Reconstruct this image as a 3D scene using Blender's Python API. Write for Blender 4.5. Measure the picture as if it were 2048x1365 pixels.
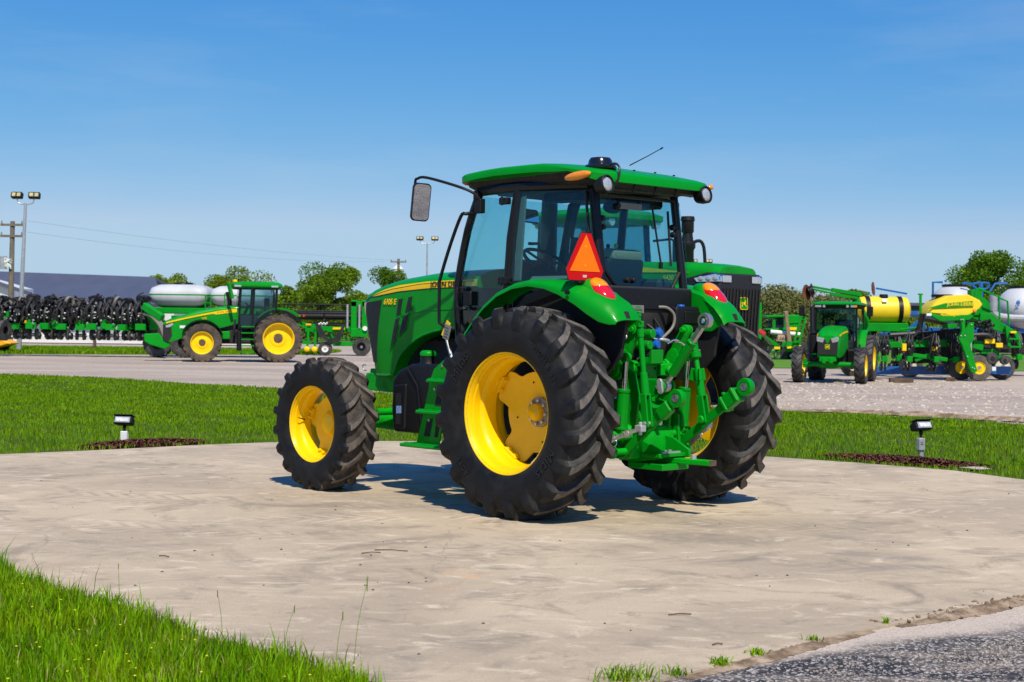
import bpy, bmesh, math, random
import numpy as np
from mathutils import Vector, Matrix, Euler

for o in list(bpy.data.objects):
    bpy.data.objects.remove(o)
SC = bpy.context.scene
COL = SC.collection
R = math.radians
PI = math.pi
rnd = random.Random(7)

# ------------------------------------------------------------------ camera
cam_d = bpy.data.cameras.new('camera')
cam = bpy.data.objects.new('camera', cam_d)
COL.objects.link(cam)
cam_d.sensor_width = 36.0
cam_d.lens = 2950.0 / 2048.0 * 36.0
cam_d.clip_start = 0.1
cam_d.clip_end = 6000.0
cam.matrix_world = (Matrix.Translation((0, 0, 1.48)) @
                    Matrix.Rotation(R(90) + math.atan((651.0 - 682.5) / 2950.0), 4, 'X') @
                    Matrix.Rotation(R(0.7), 4, 'Z'))
cam_d.dof.use_dof = True
cam_d.dof.focus_distance = 11.6
cam_d.dof.aperture_fstop = 6.3
SC.camera = cam

# ------------------------------------------------------------------ light
SUN_EL, SUN_AZ = R(53), R(167)          # azimuth clockwise from +Y: the sun is behind the camera, slightly right
SKY_GRADE = ((1.80, .172, 4.3), (.92, .895, 6.2), (.33, 3.95, 8.2))
wld = bpy.data.worlds.new('World')
SC.world = wld
wld.use_nodes = True
wn = wld.node_tree
sky = wn.nodes.new('ShaderNodeTexSky')
sky.sky_type = 'NISHITA'
sky.sun_disc = False
sky.sun_elevation = SUN_EL
sky.sun_rotation = SUN_AZ
sky.altitude = 200
sky.air_density = 1.0
sky.dust_density = 0.0
sky.ozone_density = 3.0
bg = wn.nodes['Background']
bg.inputs[1].default_value = 0.10
# film response of the sky: one power and gain for each channel, the same over the whole dome
sp_, cb_ = wn.nodes.new('ShaderNodeSeparateColor'), wn.nodes.new('ShaderNodeCombineColor')
wn.links.new(sky.outputs[0], sp_.inputs[0])
for i_, (g_, k_, x_) in enumerate(SKY_GRADE):
    pw_, ml_ = wn.nodes.new('ShaderNodeMath'), wn.nodes.new('ShaderNodeMath')
    pw_.operation, ml_.operation = 'POWER', 'MULTIPLY'
    pw_.inputs[1].default_value, ml_.inputs[1].default_value = g_, k_
    mn_ = wn.nodes.new('ShaderNodeMath'); mn_.operation = 'MINIMUM'; mn_.inputs[1].default_value = x_
    wn.links.new(sp_.outputs[i_], pw_.inputs[0]); wn.links.new(pw_.outputs[0], ml_.inputs[0])
    wn.links.new(ml_.outputs[0], mn_.inputs[0]); wn.links.new(mn_.outputs[0], cb_.inputs[i_])
# faint thin haze streaks
tcw_ = wn.nodes.new('ShaderNodeTexCoord'); mpw_ = wn.nodes.new('ShaderNodeMapping'); mpw_.inputs['Scale'].default_value = (1.2, 1.2, 7.0)
nzw_ = wn.nodes.new('ShaderNodeTexNoise'); nzw_.inputs['Scale'].default_value = 2.2; nzw_.inputs['Detail'].default_value = 7; nzw_.inputs['Roughness'].default_value = .6
mrw_ = wn.nodes.new('ShaderNodeMapRange'); mrw_.inputs[1].default_value = .48; mrw_.inputs[2].default_value = .78; mrw_.inputs[4].default_value = .22
mxw_ = wn.nodes.new('ShaderNodeMix'); mxw_.data_type = 'RGBA'; mxw_.inputs[7].default_value = (5.6, 6.6, 7.6, 1)
wn.links.new(tcw_.outputs['Generated'], mpw_.inputs[0]); wn.links.new(mpw_.outputs[0], nzw_.inputs['Vector'])
wn.links.new(nzw_.outputs[0], mrw_.inputs[0]); wn.links.new(mrw_.outputs[0], mxw_.inputs[0])
wn.links.new(cb_.outputs[0], mxw_.inputs[6]); wn.links.new(mxw_.outputs[2], bg.inputs[0])
sun_d = bpy.data.lights.new('sun', 'SUN')
sun_d.energy = 5.0
sun_d.angle = R(0.53)
sun_d.color = (1.0, 0.915, 0.77)
sun = bpy.data.objects.new('sun', sun_d)
COL.objects.link(sun)
sdir = Vector((math.sin(SUN_AZ) * math.cos(SUN_EL), math.cos(SUN_AZ) * math.cos(SUN_EL), math.sin(SUN_EL)))
sun.rotation_euler = sdir.to_track_quat('Z', 'Y').to_euler()
SC.view_settings.view_transform = 'Standard'
SC.view_settings.look = 'None'
SC.view_settings.exposure = 0.0
SC.view_settings.gamma = 1.0
SC.view_settings.use_curve_mapping = False
SC.render.engine = 'CYCLES'

# ------------------------------------------------------------------ materials
MATS = {}
def srgb(r, g, b):
    return tuple(((c / 255) / 12.92 if c / 255 <= .04045 else ((c / 255 + .055) / 1.055) ** 2.4) for c in (r, g, b))

def mat(name, col, rough=.5, metal=0.0, coat=0.0, spec=.5, var=0.0, vscale=4.0, col2=None, bump=0.0, bscale=40.0, emit=None, rvar=0.0, cmix=(.42, .62), detail=6.0, island=0.0, stretch=None):
    """Principled material; col2 is laid over col by a noise (dust, wear); var = brightness variation."""
    m = bpy.data.materials.new(name)
    m.use_nodes = True
    nt = m.node_tree
    p = nt.nodes['Principled BSDF']
    p.inputs['Roughness'].default_value = rough
    p.inputs['Metallic'].default_value = metal
    p.inputs['Coat Weight'].default_value = coat
    p.inputs['Coat Roughness'].default_value = .06
    p.inputs['Specular IOR Level'].default_value = spec
    p.inputs['Base Color'].default_value = (*col, 1)
    src = None
    tc = nt.nodes.new('ShaderNodeTexCoord')
    co = tc.outputs['Object']
    if stretch:
        mp = nt.nodes.new('ShaderNodeMapping')
        mp.inputs['Scale'].default_value = stretch
        nt.links.new(co, mp.inputs[0]); co = mp.outputs[0]
    if col2 is not None or var or rvar:
        nz = nt.nodes.new('ShaderNodeTexNoise')
        nz.inputs['Scale'].default_value = vscale
        nz.inputs['Detail'].default_value = detail
        nz.inputs['Roughness'].default_value = .65
        nt.links.new(co, nz.inputs['Vector'])
        cr = nt.nodes.new('ShaderNodeMapRange')
        cr.inputs['From Min'].default_value, cr.inputs['From Max'].default_value = cmix
        nt.links.new(nz.outputs[0], cr.inputs[0])
        mx = nt.nodes.new('ShaderNodeMix'); mx.data_type = 'RGBA'
        mx.inputs[6].default_value = (*col, 1)
        c2 = col2 if col2 is not None else tuple(c * (1 - var) for c in col)
        mx.inputs[7].default_value = (*c2, 1)
        nt.links.new(cr.outputs[0], mx.inputs[0])
        src = mx.outputs[2]
        if rvar:
            mr = nt.nodes.new('ShaderNodeMapRange')
            mr.inputs['To Min'].default_value = rough
            mr.inputs['To Max'].default_value = min(1, rough + rvar)
            nt.links.new(cr.outputs[0], mr.inputs[0])
            nt.links.new(mr.outputs[0], p.inputs['Roughness'])
    if island:
        ge = nt.nodes.new('ShaderNodeNewGeometry')
        hv = nt.nodes.new('ShaderNodeHueSaturation')
        mr = nt.nodes.new('ShaderNodeMapRange')
        mr.inputs['To Min'].default_value = 1 - island
        mr.inputs['To Max'].default_value = 1 + island
        nt.links.new(ge.outputs['Random Per Island'], mr.inputs[0])
        nt.links.new(mr.outputs[0], hv.inputs['Value'])
        mh = nt.nodes.new('ShaderNodeMapRange')
        mh.inputs['To Min'].default_value = .5 - .02
        mh.inputs['To Max'].default_value = .5 + .012
        nt.links.new(ge.outputs['Random Per Island'], mh.inputs[0])
        nt.links.new(mh.outputs[0], hv.inputs['Hue'])
        if src: nt.links.new(src, hv.inputs['Color'])
        else: hv.inputs['Color'].default_value = (*col, 1)
        src = hv.outputs[0]
    if src: nt.links.new(src, p.inputs['Base Color'])
    if bump:
        n2 = nt.nodes.new('ShaderNodeTexNoise')
        n2.inputs['Scale'].default_value = bscale
        n2.inputs['Detail'].default_value = 5
        nt.links.new(co, n2.inputs['Vector'])
        b = nt.nodes.new('ShaderNodeBump')
        b.inputs['Strength'].default_value = bump
        b.inputs['Distance'].default_value = .01
        nt.links.new(n2.outputs[0], b.inputs['Height'])
        nt.links.new(b.outputs[0], p.inputs['Normal'])
    if emit:
        p.inputs['Emission Color'].default_value = (*emit[0], 1)
        p.inputs['Emission Strength'].default_value = emit[1]
    MATS[name] = m
    return m

def glassmat(name, tint, rough=.0, refl=.9):
    m = bpy.data.materials.new(name); m.use_nodes = True
    nt = m.node_tree; nt.nodes.clear()
    out = nt.nodes.new('ShaderNodeOutputMaterial')
    tr = nt.nodes.new('ShaderNodeBsdfTransparent'); tr.inputs[0].default_value = (*tint, 1)
    gl = nt.nodes.new('ShaderNodeBsdfGlossy'); gl.inputs['Roughness'].default_value = .015
    fr = nt.nodes.new('ShaderNodeLayerWeight')
    pw = nt.nodes.new('ShaderNodeMath'); pw.operation = 'POWER'; pw.inputs[1].default_value = 4.0
    nt.links.new(fr.outputs['Facing'], pw.inputs[0])
    mu = nt.nodes.new('ShaderNodeMath'); mu.operation = 'MULTIPLY_ADD'; mu.inputs[1].default_value = .5 * refl; mu.inputs[2].default_value = .022 * refl
    nt.links.new(pw.outputs[0], mu.inputs[0])
    mx = nt.nodes.new('ShaderNodeMixShader')
    nt.links.new(mu.outputs[0], mx.inputs[0]); nt.links.new(tr.outputs[0], mx.inputs[1]); nt.links.new(gl.outputs[0], mx.inputs[2])
    nt.links.new(mx.outputs[0], out.inputs[0])
    MATS[name] = m
    return m

def foliagemat(name, col, col2, vscale, island=.25, trans=.35):
    m = mat(name, col, rough=.6, col2=col2, vscale=vscale, island=island, cmix=(.35, .65), detail=3, spec=.12)
    nt = m.node_tree
    p = nt.nodes['Principled BSDF']; out = nt.nodes['Material Output']
    tl = nt.nodes.new('ShaderNodeBsdfTranslucent')
    src = p.inputs['Base Color'].links[0].from_socket
    nt.links.new(src, tl.inputs[0])
    mx = nt.nodes.new('ShaderNodeMixShader'); mx.inputs[0].default_value = trans
    nt.links.new(p.outputs[0], mx.inputs[1]); nt.links.new(tl.outputs[0], mx.inputs[2])
    nt.links.new(mx.outputs[0], out.inputs[0])
    return m

GREEN = (0.0006, 0.27, 0.010)
mat('green', GREEN, .32, coat=.10, spec=.16, var=.10, vscale=3, rvar=.08)
mat('green_cast', (0.0008, 0.36, 0.012), .44, coat=.04, spec=.16, var=.25, vscale=14, rvar=.2, bump=.08, bscale=60)
mat('green_far', (0.0008, 0.29, 0.012), .42, coat=.06, spec=.18, var=.2, vscale=2, rvar=.15)
mat('yellow', (0.96, 0.60, 0.0005), .36, coat=.2, spec=.25, var=.08, vscale=5, rvar=.1)
mat('yellow_far', (0.95, 0.62, 0.001), .40, coat=.1, spec=.25, var=.1, vscale=3, rvar=.1)
mat('yellow_poly', (0.90, 0.66, 0.012), .42, var=.12, vscale=2, rvar=.1)
mat('rubber', (0.0055, 0.0057, 0.0062), .55, spec=.25, col2=(0.020, 0.0195, 0.019), vscale=7, bump=.12, bscale=150, rvar=.2, cmix=(.40, .72))
mat('rubber_text', (0.012, 0.012, 0.013), .30, spec=.4)
mat('tread_dusty', (0.05, 0.046, 0.043), .7, col2=(0.17, 0.145, 0.12), vscale=9, bump=.25, bscale=90, rvar=.2, cmix=(.38, .68))
mat('tread_dusty_front', (0.06, 0.055, 0.05), .75, col2=(0.17, 0.14, 0.115), vscale=8, bump=.35, bscale=90, rvar=.2, cmix=(.36, .66))
mat('tread_mid', (0.012, 0.0122, 0.013), .6, spec=.3, col2=(0.045, 0.042, 0.039), vscale=9, bump=.2, bscale=90, cmix=(.42, .7))
mat('tread_mid_front', (0.030, 0.028, 0.026), .7, spec=.25, col2=(0.10, 0.082, 0.066), vscale=8, bump=.3, bscale=80, cmix=(.38, .66))
mat('rubber_mud', (0.045, 0.035, 0.027), .85, col2=(0.12, 0.088, 0.062), vscale=3, bump=.3, bscale=30)
mat('rubber_far', (0.022, 0.022, 0.023), .65, col2=(0.075, 0.07, 0.065), vscale=4, bump=.2, bscale=40)
mat('black_plastic', (0.008, 0.008, 0.009), .42, spec=.3, var=.3, vscale=20, bump=.06, bscale=200, rvar=.15)
mat('black_gloss', (0.008, 0.008, 0.009), .18, coat=.4)
mat('black_matte', (0.009, 0.009, 0.010), .75, var=.3, vscale=8)
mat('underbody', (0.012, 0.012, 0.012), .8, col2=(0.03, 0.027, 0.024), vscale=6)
mat('frame_black', (0.006, 0.006, 0.007), .35, spec=.35)
mat('steel', (0.55, 0.54, 0.52), .32, metal=.9, var=.25, vscale=30, rvar=.2)
mat('chrome', (0.75, 0.75, 0.76), .12, metal=1)
mat('galv', (0.47, 0.48, 0.49), .45, metal=.45, var=.2, vscale=6)
mat('grey_hub', (0.30, 0.29, 0.25), .5, var=.2, vscale=20)
mat('white', (0.78, 0.78, 0.76), .5, var=.06, vscale=3)
mat('white_poly', (0.56, 0.58, 0.60), .5, var=.15, vscale=1.2)
mat('cream', (0.75, 0.68, 0.50), .45)
mat('decal_black', (0.01, 0.012, 0.01), .5)
mat('decal_white', (0.8, 0.8, 0.8), .5)
mat('grille_mesh', (0.011, 0.011, 0.012), .6, bump=.6, bscale=220, var=.4, vscale=150)
mat('headlining', (0.09, 0.085, 0.07), .8)
mat('seat_black', (0.016, 0.016, 0.018), .8, bump=.15, bscale=120)
mat('seat_beige', (0.35, 0.30, 0.20), .85, var=.2, vscale=60, bump=.2, bscale=160)
mat('trim_grey', (0.20, 0.20, 0.18), .6, var=.1, vscale=8)
mat('blue', (0.005, 0.10, 0.45), .35, coat=.2)
mat('blue_far', (0.006, 0.12, 0.42), .4, coat=.2, var=.15, vscale=2)
mat('smv_red', (0.62, 0.003, 0.006), .45, spec=.2, var=.06, vscale=10)
mat('smv_orange', (1.0, 0.20, 0.002), .45, spec=.2, var=.04, vscale=10)
mat('lens_red', (0.62, 0.006, 0.008), .10, coat=1.0)
mat('lens_amber', (1.0, 0.30, 0.004), .12, coat=.6, var=.2, vscale=60)
mat('lens_clear', (0.62, 0.64, 0.66), .12, metal=.35, coat=1.0, var=.45, vscale=70)
mat('mirror', (0.85, 0.85, 0.86), .03, metal=1)
mat('rust', (0.20, 0.06, 0.025), .85, var=.4, vscale=10)
mat('hose', (0.018, 0.018, 0.019), .5)
mat('hose_grey', (0.19, 0.175, 0.15), .6)
mat('tag_yellow', (0.9, 0.55, 0.01), .5)
mat('wood_old', (0.13, 0.085, 0.055), .9, var=.4, vscale=8, bump=.4, bscale=30)
mat('pole_wood', (0.20, 0.16, 0.12), .9, var=.3, vscale=3)
mat('orange', (0.95, 0.42, 0.006), .45)
mat('cab_interior', (0.03, 0.032, 0.035), .7)
glassmat('glass', (0.71, 0.90, 0.92), refl=1.5)
glassmat('glass_side', (0.72, 0.91, 0.925), refl=1.5)
glassmat('glass_far', (0.68, 0.82, 0.84), refl=1.3)

# ------------------------------------------------------------------ mesh helpers
def V(*a): return Vector(a)

class MB:
    def __init__(s): s.v, s.f = [], []
    def add(s, vs, fs):
        n = len(s.v); s.v += [tuple(q) for q in vs]; s.f += [tuple(i + n for i in q) for q in fs]; return s
    def box(s, c, d, rot=None):
        hx, hy, hz = d[0] / 2, d[1] / 2, d[2] / 2
        vs = [V(x, y, z) for x in (-hx, hx) for y in (-hy, hy) for z in (-hz, hz)]
        if rot is not None:
            M = rot if isinstance(rot, Matrix) else Euler(rot).to_matrix()
            vs = [M @ q for q in vs]
        c = V(*c)
        return s.add([q + c for q in vs], [(0, 1, 3, 2), (4, 6, 7, 5), (0, 4, 5, 1), (2, 3, 7, 6), (0, 2, 6, 4), (1, 5, 7, 3)])
    def bar(s, p0, p1, w, h, up=(0, 0, 1)):
        """rectangular bar from p0 to p1, w across, h along 'up'"""
        p0, p1 = V(*p0), V(*p1); d = (p1 - p0); L = d.length; d.normalize()
        u = V(*up); sd = d.cross(u)
        if sd.length < 1e-4: u = V(1, 0, 0); sd = d.cross(u)
        sd.normalize(); u = sd.cross(d)
        vs = [p + sd * a * w / 2 + u * b * h / 2 for p in (p0, p1) for a in (-1, 1) for b in (-1, 1)]
        return s.add(vs, [(0, 1, 3, 2), (4, 6, 7, 5), (0, 4, 5, 1), (2, 3, 7, 6), (0, 2, 6, 4), (1, 5, 7, 3)])
    def rings(s, rr, closed=False, caps=True):
        n = len(rr[0]); vs = [q for r_ in rr for q in r_]; fs = []
        m = len(rr)
        for i in range(m if closed else m - 1):
            a, b = i * n, ((i + 1) % m) * n
            for j in range(n):
                k = (j + 1) % n
                fs.append((a + j, a + k, b + k, b + j))
        if caps and not closed:
            fs.append(tuple(range(n - 1, -1, -1))); fs.append(tuple((m - 1) * n + j for j in range(n)))
        return s.add(vs, fs)
    def cyl(s, p0, p1, r0, r1=None, n=14, caps=True):
        p0, p1 = V(*p0), V(*p1); r1 = r0 if r1 is None else r1
        d = (p1 - p0).normalized(); a = d.orthogonal().normalized(); b = d.cross(a)
        return s.rings([[p + (a * math.cos(2 * PI * i / n) + b * math.sin(2 * PI * i / n)) * r_ for i in range(n)] for p, r_ in ((p0, r0), (p1, r1))], caps=caps)
    def tube(s, pts, r, n=8, smooth=0):
        P = [V(*q) for q in pts]
        if smooth:
            Q = []
            for i in range(len(P) - 1):
                a, b, c, d = P[max(i - 1, 0)], P[i], P[i + 1], P[min(i + 2, len(P) - 1)]
                for k in range(smooth):
                    t = k / smooth
                    Q.append(.5 * ((2 * b) + (c - a) * t + (2 * a - 5 * b + 4 * c - d) * t * t + (3 * b - a - 3 * c + d) * t ** 3))
            Q.append(P[-1]); P = Q
        rr = []; up = None
        for i, q in enumerate(P):
            d = (P[min(i + 1, len(P) - 1)] - P[max(i - 1, 0)]).normalized()
            if up is None: up = d.orthogonal().normalized()
            up = (up - d * up.dot(d)).normalized(); sd = d.cross(up)
            ri = float(np.interp(i / (len(P) - 1), np.linspace(0, 1, len(r)), r)) if isinstance(r, (list, tuple)) else r
            rr.append([q + (up * math.cos(2 * PI * j / n) + sd * math.sin(2 * PI * j / n)) * ri for j in range(n)])
        return s.rings(rr)
    def prism(s, poly, ax, a, b):
        """extrude 2D polygon: ax 'y': (x,z) between y=a..b; 'x': (y,z); 'z': (x,y)"""
        def m(q, t): return {'x': (t, q[0], q[1]), 'y': (q[0], t, q[1]), 'z': (q[0], q[1], t)}[ax]
        return s.rings([[m(q, a) for q in poly], [m(q, b) for q in poly]])
    def lathe(s, prof, o=(0, 0, 0), ax=(0, 1, 0), n=32, closed=False):
        """profile [(radius, along axis)], revolved"""
        o = V(*o); d = V(*ax).normalized(); a = d.orthogonal().normalized(); b = d.cross(a)
        rr = [[o + d * t + (a * math.cos(2 * PI * i / n) + b * math.sin(2 * PI * i / n)) * max(r_, 1e-4) for i in range(n)] for r_, t in prof]
        return s.rings(rr, closed=closed, caps=not closed)
    def ell(s, c, r, n=16, m=10, rot=None, z0=-1.0, z1=1.0):
        rr = []
        M = Euler(rot).to_matrix() if rot else Matrix.Identity(3)
        for i in range(m + 1):
            t = math.asin(z0) + (math.asin(z1) - math.asin(z0)) * i / m
            cr = max(math.cos(t), .01)
            rr.append([V(*c) + M @ V(r[0] * cr * math.cos(2 * PI * j / n), r[1] * cr * math.sin(2 * PI * j / n), r[2] * math.sin(t)) for j in range(n)])
        return s.rings(rr)
    def grid(s, fn, nu, nv):
        vs = [fn(i / nu, j / nv) for i in range(nu + 1) for j in range(nv + 1)]
        fs = [(i * (nv + 1) + j, (i + 1) * (nv + 1) + j, (i + 1) * (nv + 1) + j + 1, i * (nv + 1) + j + 1) for i in range(nu) for j in range(nv)]
        return s.add(vs, fs)
    def sheet(s, fn, nu, nv, th):
        """grid surface with thickness th (vector function or offset vector)"""
        P = [[V(*fn(i / nu, j / nv)) for j in range(nv + 1)] for i in range(nu + 1)]
        vs = []; 
        for i in range(nu + 1):
            for j in range(nv + 1):
                a = P[min(i + 1, nu)][j] - P[max(i - 1, 0)][j]; b = P[i][min(j + 1, nv)] - P[i][max(j - 1, 0)]
                nrm = a.cross(b)
                nrm = nrm.normalized() if nrm.length > 1e-9 else V(0, 0, 1)
                vs.append((P[i][j], P[i][j] - nrm * th))
        n = (nu + 1) * (nv + 1); W = nv + 1
        fs = []
        for i in range(nu):
            for j in range(nv):
                a, b, c, d = i * W + j, (i + 1) * W + j, (i + 1) * W + j + 1, i * W + j + 1
                fs.append((a, b, c, d)); fs.append((d + n, c + n, b + n, a + n))
        for i in range(nu):
            a, b = i * W, (i + 1) * W; fs.append((b, a, a + n, b + n))
            a, b = i * W + nv, (i + 1) * W + nv; fs.append((a, b, b + n, a + n))
        for j in range(nv):
            a, b = j, j + 1; fs.append((a, b, b + n, a + n))
            a, b = nu * W + j, nu * W + j + 1; fs.append((b, a, a + n, b + n))
        return s.add([q[0] for q in vs] + [q[1] for q in vs], fs)
    def mirror_y(s):
        n = len(s.v); s.v += [(a, -b, c) for a, b, c in s.v]; s.f += [tuple(i + n for i in reversed(q)) for q in s.f]; return s
    def xf(s, M):
        s.v = [tuple(M @ V(*q)) for q in s.v]; return s
    def mesh(s, name, m, bevel=0, ang=32, seg=1, flat=False):
        me = bpy.data.meshes.new(name)
        me.from_pydata(s.v, [], s.f)
        bm = bmesh.new(); bm.from_mesh(me)
        bmesh.ops.recalc_face_normals(bm, faces=bm.faces)
        if bevel:
            es = [e for e in bm.edges if len(e.link_faces) == 2 and e.calc_face_angle(0) > R(30)]
            try: bmesh.ops.bevel(bm, geom=es, offset=bevel, segments=seg, affect='EDGES', profile=.6, clamp_overlap=True)
            except Exception: pass
        bm.to_mesh(me); bm.free()
        if not flat:
            me.polygons.foreach_set('use_smooth', [True] * len(me.polygons))
            me.set_sharp_from_angle(angle=R(ang))
        me.materials.append(MATS[m] if isinstance(m, str) else m)
        return me
    def build(s, name, m, parent=None, bevel=0, ang=32, loc=None, rot=None, **k):
        return link(name, s.mesh(name, m, bevel, ang, **k), parent, loc, rot)

def link(name, me, parent=None, loc=None, rot=None, scale=None):
    o = bpy.data.objects.new(name, me)
    COL.objects.link(o)
    if parent: o.parent = parent
    if loc is not None: o.location = loc
    if rot is not None: o.rotation_euler = rot
    if scale is not None: o.scale = scale
    return o

def tag(o, label, cat=None, group=None, kind=None):
    o['label'] = label
    if cat: o['category'] = cat
    if group: o['group'] = group
    if kind: o['kind'] = kind
    return o

def thing(name, label, cat, loc=(0, 0, 0), rz=0.0, group=None):
    o = bpy.data.objects.new(name, None)
    o.empty_display_size = .3
    COL.objects.link(o)
    o.location = loc; o.rotation_euler = (0, 0, rz)
    return tag(o, label, cat, group)

def node(name, parent, loc=(0, 0, 0), rot=(0, 0, 0)):
    o = bpy.data.objects.new(name, None)
    o.empty_display_size = .1
    COL.objects.link(o); o.parent = parent; o.location = loc; o.rotation_euler = rot
    return o

def copy_tree(o, parent=None):
    c = o.copy(); COL.objects.link(c); c.parent = parent
    for ch in o.children: copy_tree(ch, c)
    return c

def text_mesh(txt, size, m, shear=0.0, ext=.0015, spacing=1.0, xscale=1.0, bold=0.0):
    cu = bpy.data.curves.new('lettering', 'FONT')
    cu.body = txt; cu.size = size; cu.extrude = ext; cu.shear = shear; cu.space_character = spacing
    cu.align_x = 'CENTER'; cu.align_y = 'CENTER'; cu.resolution_u = 3; cu.offset = bold
    ob = bpy.data.objects.new('lettering', cu)
    me = bpy.data.meshes.new_from_object(ob)
    bpy.data.objects.remove(ob)
    me.materials.clear(); me.materials.append(MATS[m])
    if xscale != 1.0:
        for v in me.vertices: v.co.x *= xscale
    return me

def text(name, txt, size, m, parent, o, right, up, **k):
    me = text_mesh(txt, size, m, **k)
    r_, u = V(*right).normalized(), V(*up).normalized(); n = r_.cross(u).normalized(); u = n.cross(r_)
    M = Matrix((r_, u, n)).transposed().to_4x4(); M.translation = V(*o)
    me.transform(M)
    return link(name, me, parent)

def raw_mesh(name, verts, faces_n, idx, m, smooth=False):
    """fast mesh from numpy: verts (N,3), idx flat vertex indices, faces_n verts per face"""
    me = bpy.data.meshes.new(name)
    nf = len(idx) // faces_n
    me.vertices.add(len(verts)); me.vertices.foreach_set('co', np.ascontiguousarray(verts, dtype=np.float32).ravel())
    me.loops.add(len(idx)); me.loops.foreach_set('vertex_index', np.ascontiguousarray(idx, dtype=np.int32))
    me.polygons.add(nf)
    me.polygons.foreach_set('loop_start', np.arange(0, nf * faces_n, faces_n, dtype=np.int32))
    me.polygons.foreach_set('loop_total', np.full(nf, faces_n, dtype=np.int32))
    if smooth: me.polygons.foreach_set('use_smooth', np.ones(nf, dtype=bool))
    me.update(calc_edges=True)
    me.materials.append(MATS[m] if isinstance(m, str) else m)
    return me
# ================================================================== GROUND
def nodes_mat(name):
    m = bpy.data.materials.new(name); m.use_nodes = True
    MATS[name] = m
    return m, m.node_tree, m.node_tree.nodes['Principled BSDF']

class NT:
    """tiny helper to chain shader nodes"""
    def __init__(s, nt): s.t = nt; s.co = nt.nodes.new('ShaderNodeTexCoord').outputs['Object']
    def map(s, scale=(1, 1, 1), rz=0.0, loc=(0, 0, 0), src=None):
        n = s.t.nodes.new('ShaderNodeMapping'); n.inputs['Scale'].default_value = scale
        n.inputs['Rotation'].default_value = (0, 0, rz); n.inputs['Location'].default_value = loc
        s.t.links.new(src or s.co, n.inputs[0]); return n.outputs[0]
    def noise(s, v, scale, detail=6, rough=.6, dist=0.0):
        n = s.t.nodes.new('ShaderNodeTexNoise'); n.inputs['Scale'].default_value = scale; n.inputs['Detail'].default_value = detail
        n.inputs['Roughness'].default_value = rough; n.inputs['Distortion'].default_value = dist
        s.t.links.new(v, n.inputs['Vector']); return n.outputs[0]
    def vor(s, v, scale, out='Color', feat='F1', rand=1.0):
        n = s.t.nodes.new('ShaderNodeTexVoronoi'); n.inputs['Scale'].default_value = scale; n.feature = feat
        n.inputs['Randomness'].default_value = rand
        s.t.links.new(v, n.inputs['Vector']); return n.outputs[out]
    def wave(s, v, scale, dist=0.0, ds=1.0, direc='X'):
        n = s.t.nodes.new('ShaderNodeTexWave'); n.inputs['Scale'].default_value = scale; n.inputs['Distortion'].default_value = dist
        n.inputs['Detail Scale'].default_value = ds; n.bands_direction = direc
        s.t.links.new(v, n.inputs['Vector']); return n.outputs['Fac']
    def rng(s, v, a, b, c=0.0, d=1.0):
        n = s.t.nodes.new('ShaderNodeMapRange'); n.interpolation_type = 'SMOOTHSTEP'
        for i, q in enumerate((a, b, c, d)): n.inputs[i + 1].default_value = q
        s.t.links.new(v, n.inputs[0]); return n.outputs[0]
    def math(s, op, a, b=None):
        n = s.t.nodes.new('ShaderNodeMath'); n.operation = op
        for i, q in enumerate((a, b)):
            if q is None: continue
            if isinstance(q, (int, float)): n.inputs[i].default_value = q
            else: s.t.links.new(q, n.inputs[i])
        return n.outputs[0]
    def mix(s, f, a, b):
        n = s.t.nodes.new('ShaderNodeMix'); n.data_type = 'RGBA'
        for i, q in ((0, f), (6, a), (7, b)):
            if isinstance(q, tuple): n.inputs[i].default_value = (*q, 1)
            elif isinstance(q, (int, float)): n.inputs[i].default_value = q
            else: s.t.links.new(q, n.inputs[i])
        return n.outputs[2]
    def bump(s, hgt, st, dist=.01, nrm=None):
        n = s.t.nodes.new('ShaderNodeBump'); n.inputs['Strength'].default_value = st; n.inputs['Distance'].default_value = dist
        s.t.links.new(hgt, n.inputs['Height'])
        if nrm: s.t.links.new(nrm, n.inputs['Normal'])
        return n.outputs[0]
    def sep(s, v):
        n = s.t.nodes.new('ShaderNodeSeparateXYZ'); s.t.links.new(v, n.inputs[0]); return n.outputs

# gravel lot
m, nt, p = nodes_mat('gravel'); t = NT(nt)
big = t.rng(t.noise(t.map((.10, .35, 1)), 1.0, 6), .38, .62)
c = t.mix(big, (0.50, 0.41, 0.315), (0.35, 0.275, 0.20))
streak = t.rng(t.noise(t.map((.05, 1.1, 1), R(-8)), 1.0, 5), .5, .68)
c = t.mix(t.math('MULTIPLY', streak, .8), c, (0.27, 0.22, 0.18))
st = t.vor(t.co, 26.0)
c = t.mix(.35, c, t.mix(t.sep(st)[0], (0.22, 0.175, 0.14), (0.66, 0.58, 0.50)))
nt.links.new(c, p.inputs['Base Color']); p.inputs['Roughness'].default_value = .95; p.inputs['Specular IOR Level'].default_value = .2
nt.links.new(t.bump(t.vor(t.co, 26.0, 'Distance'), .7, .02, t.bump(t.noise(t.co, .8, 6), .5, .12)), p.inputs['Normal'])

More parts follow.
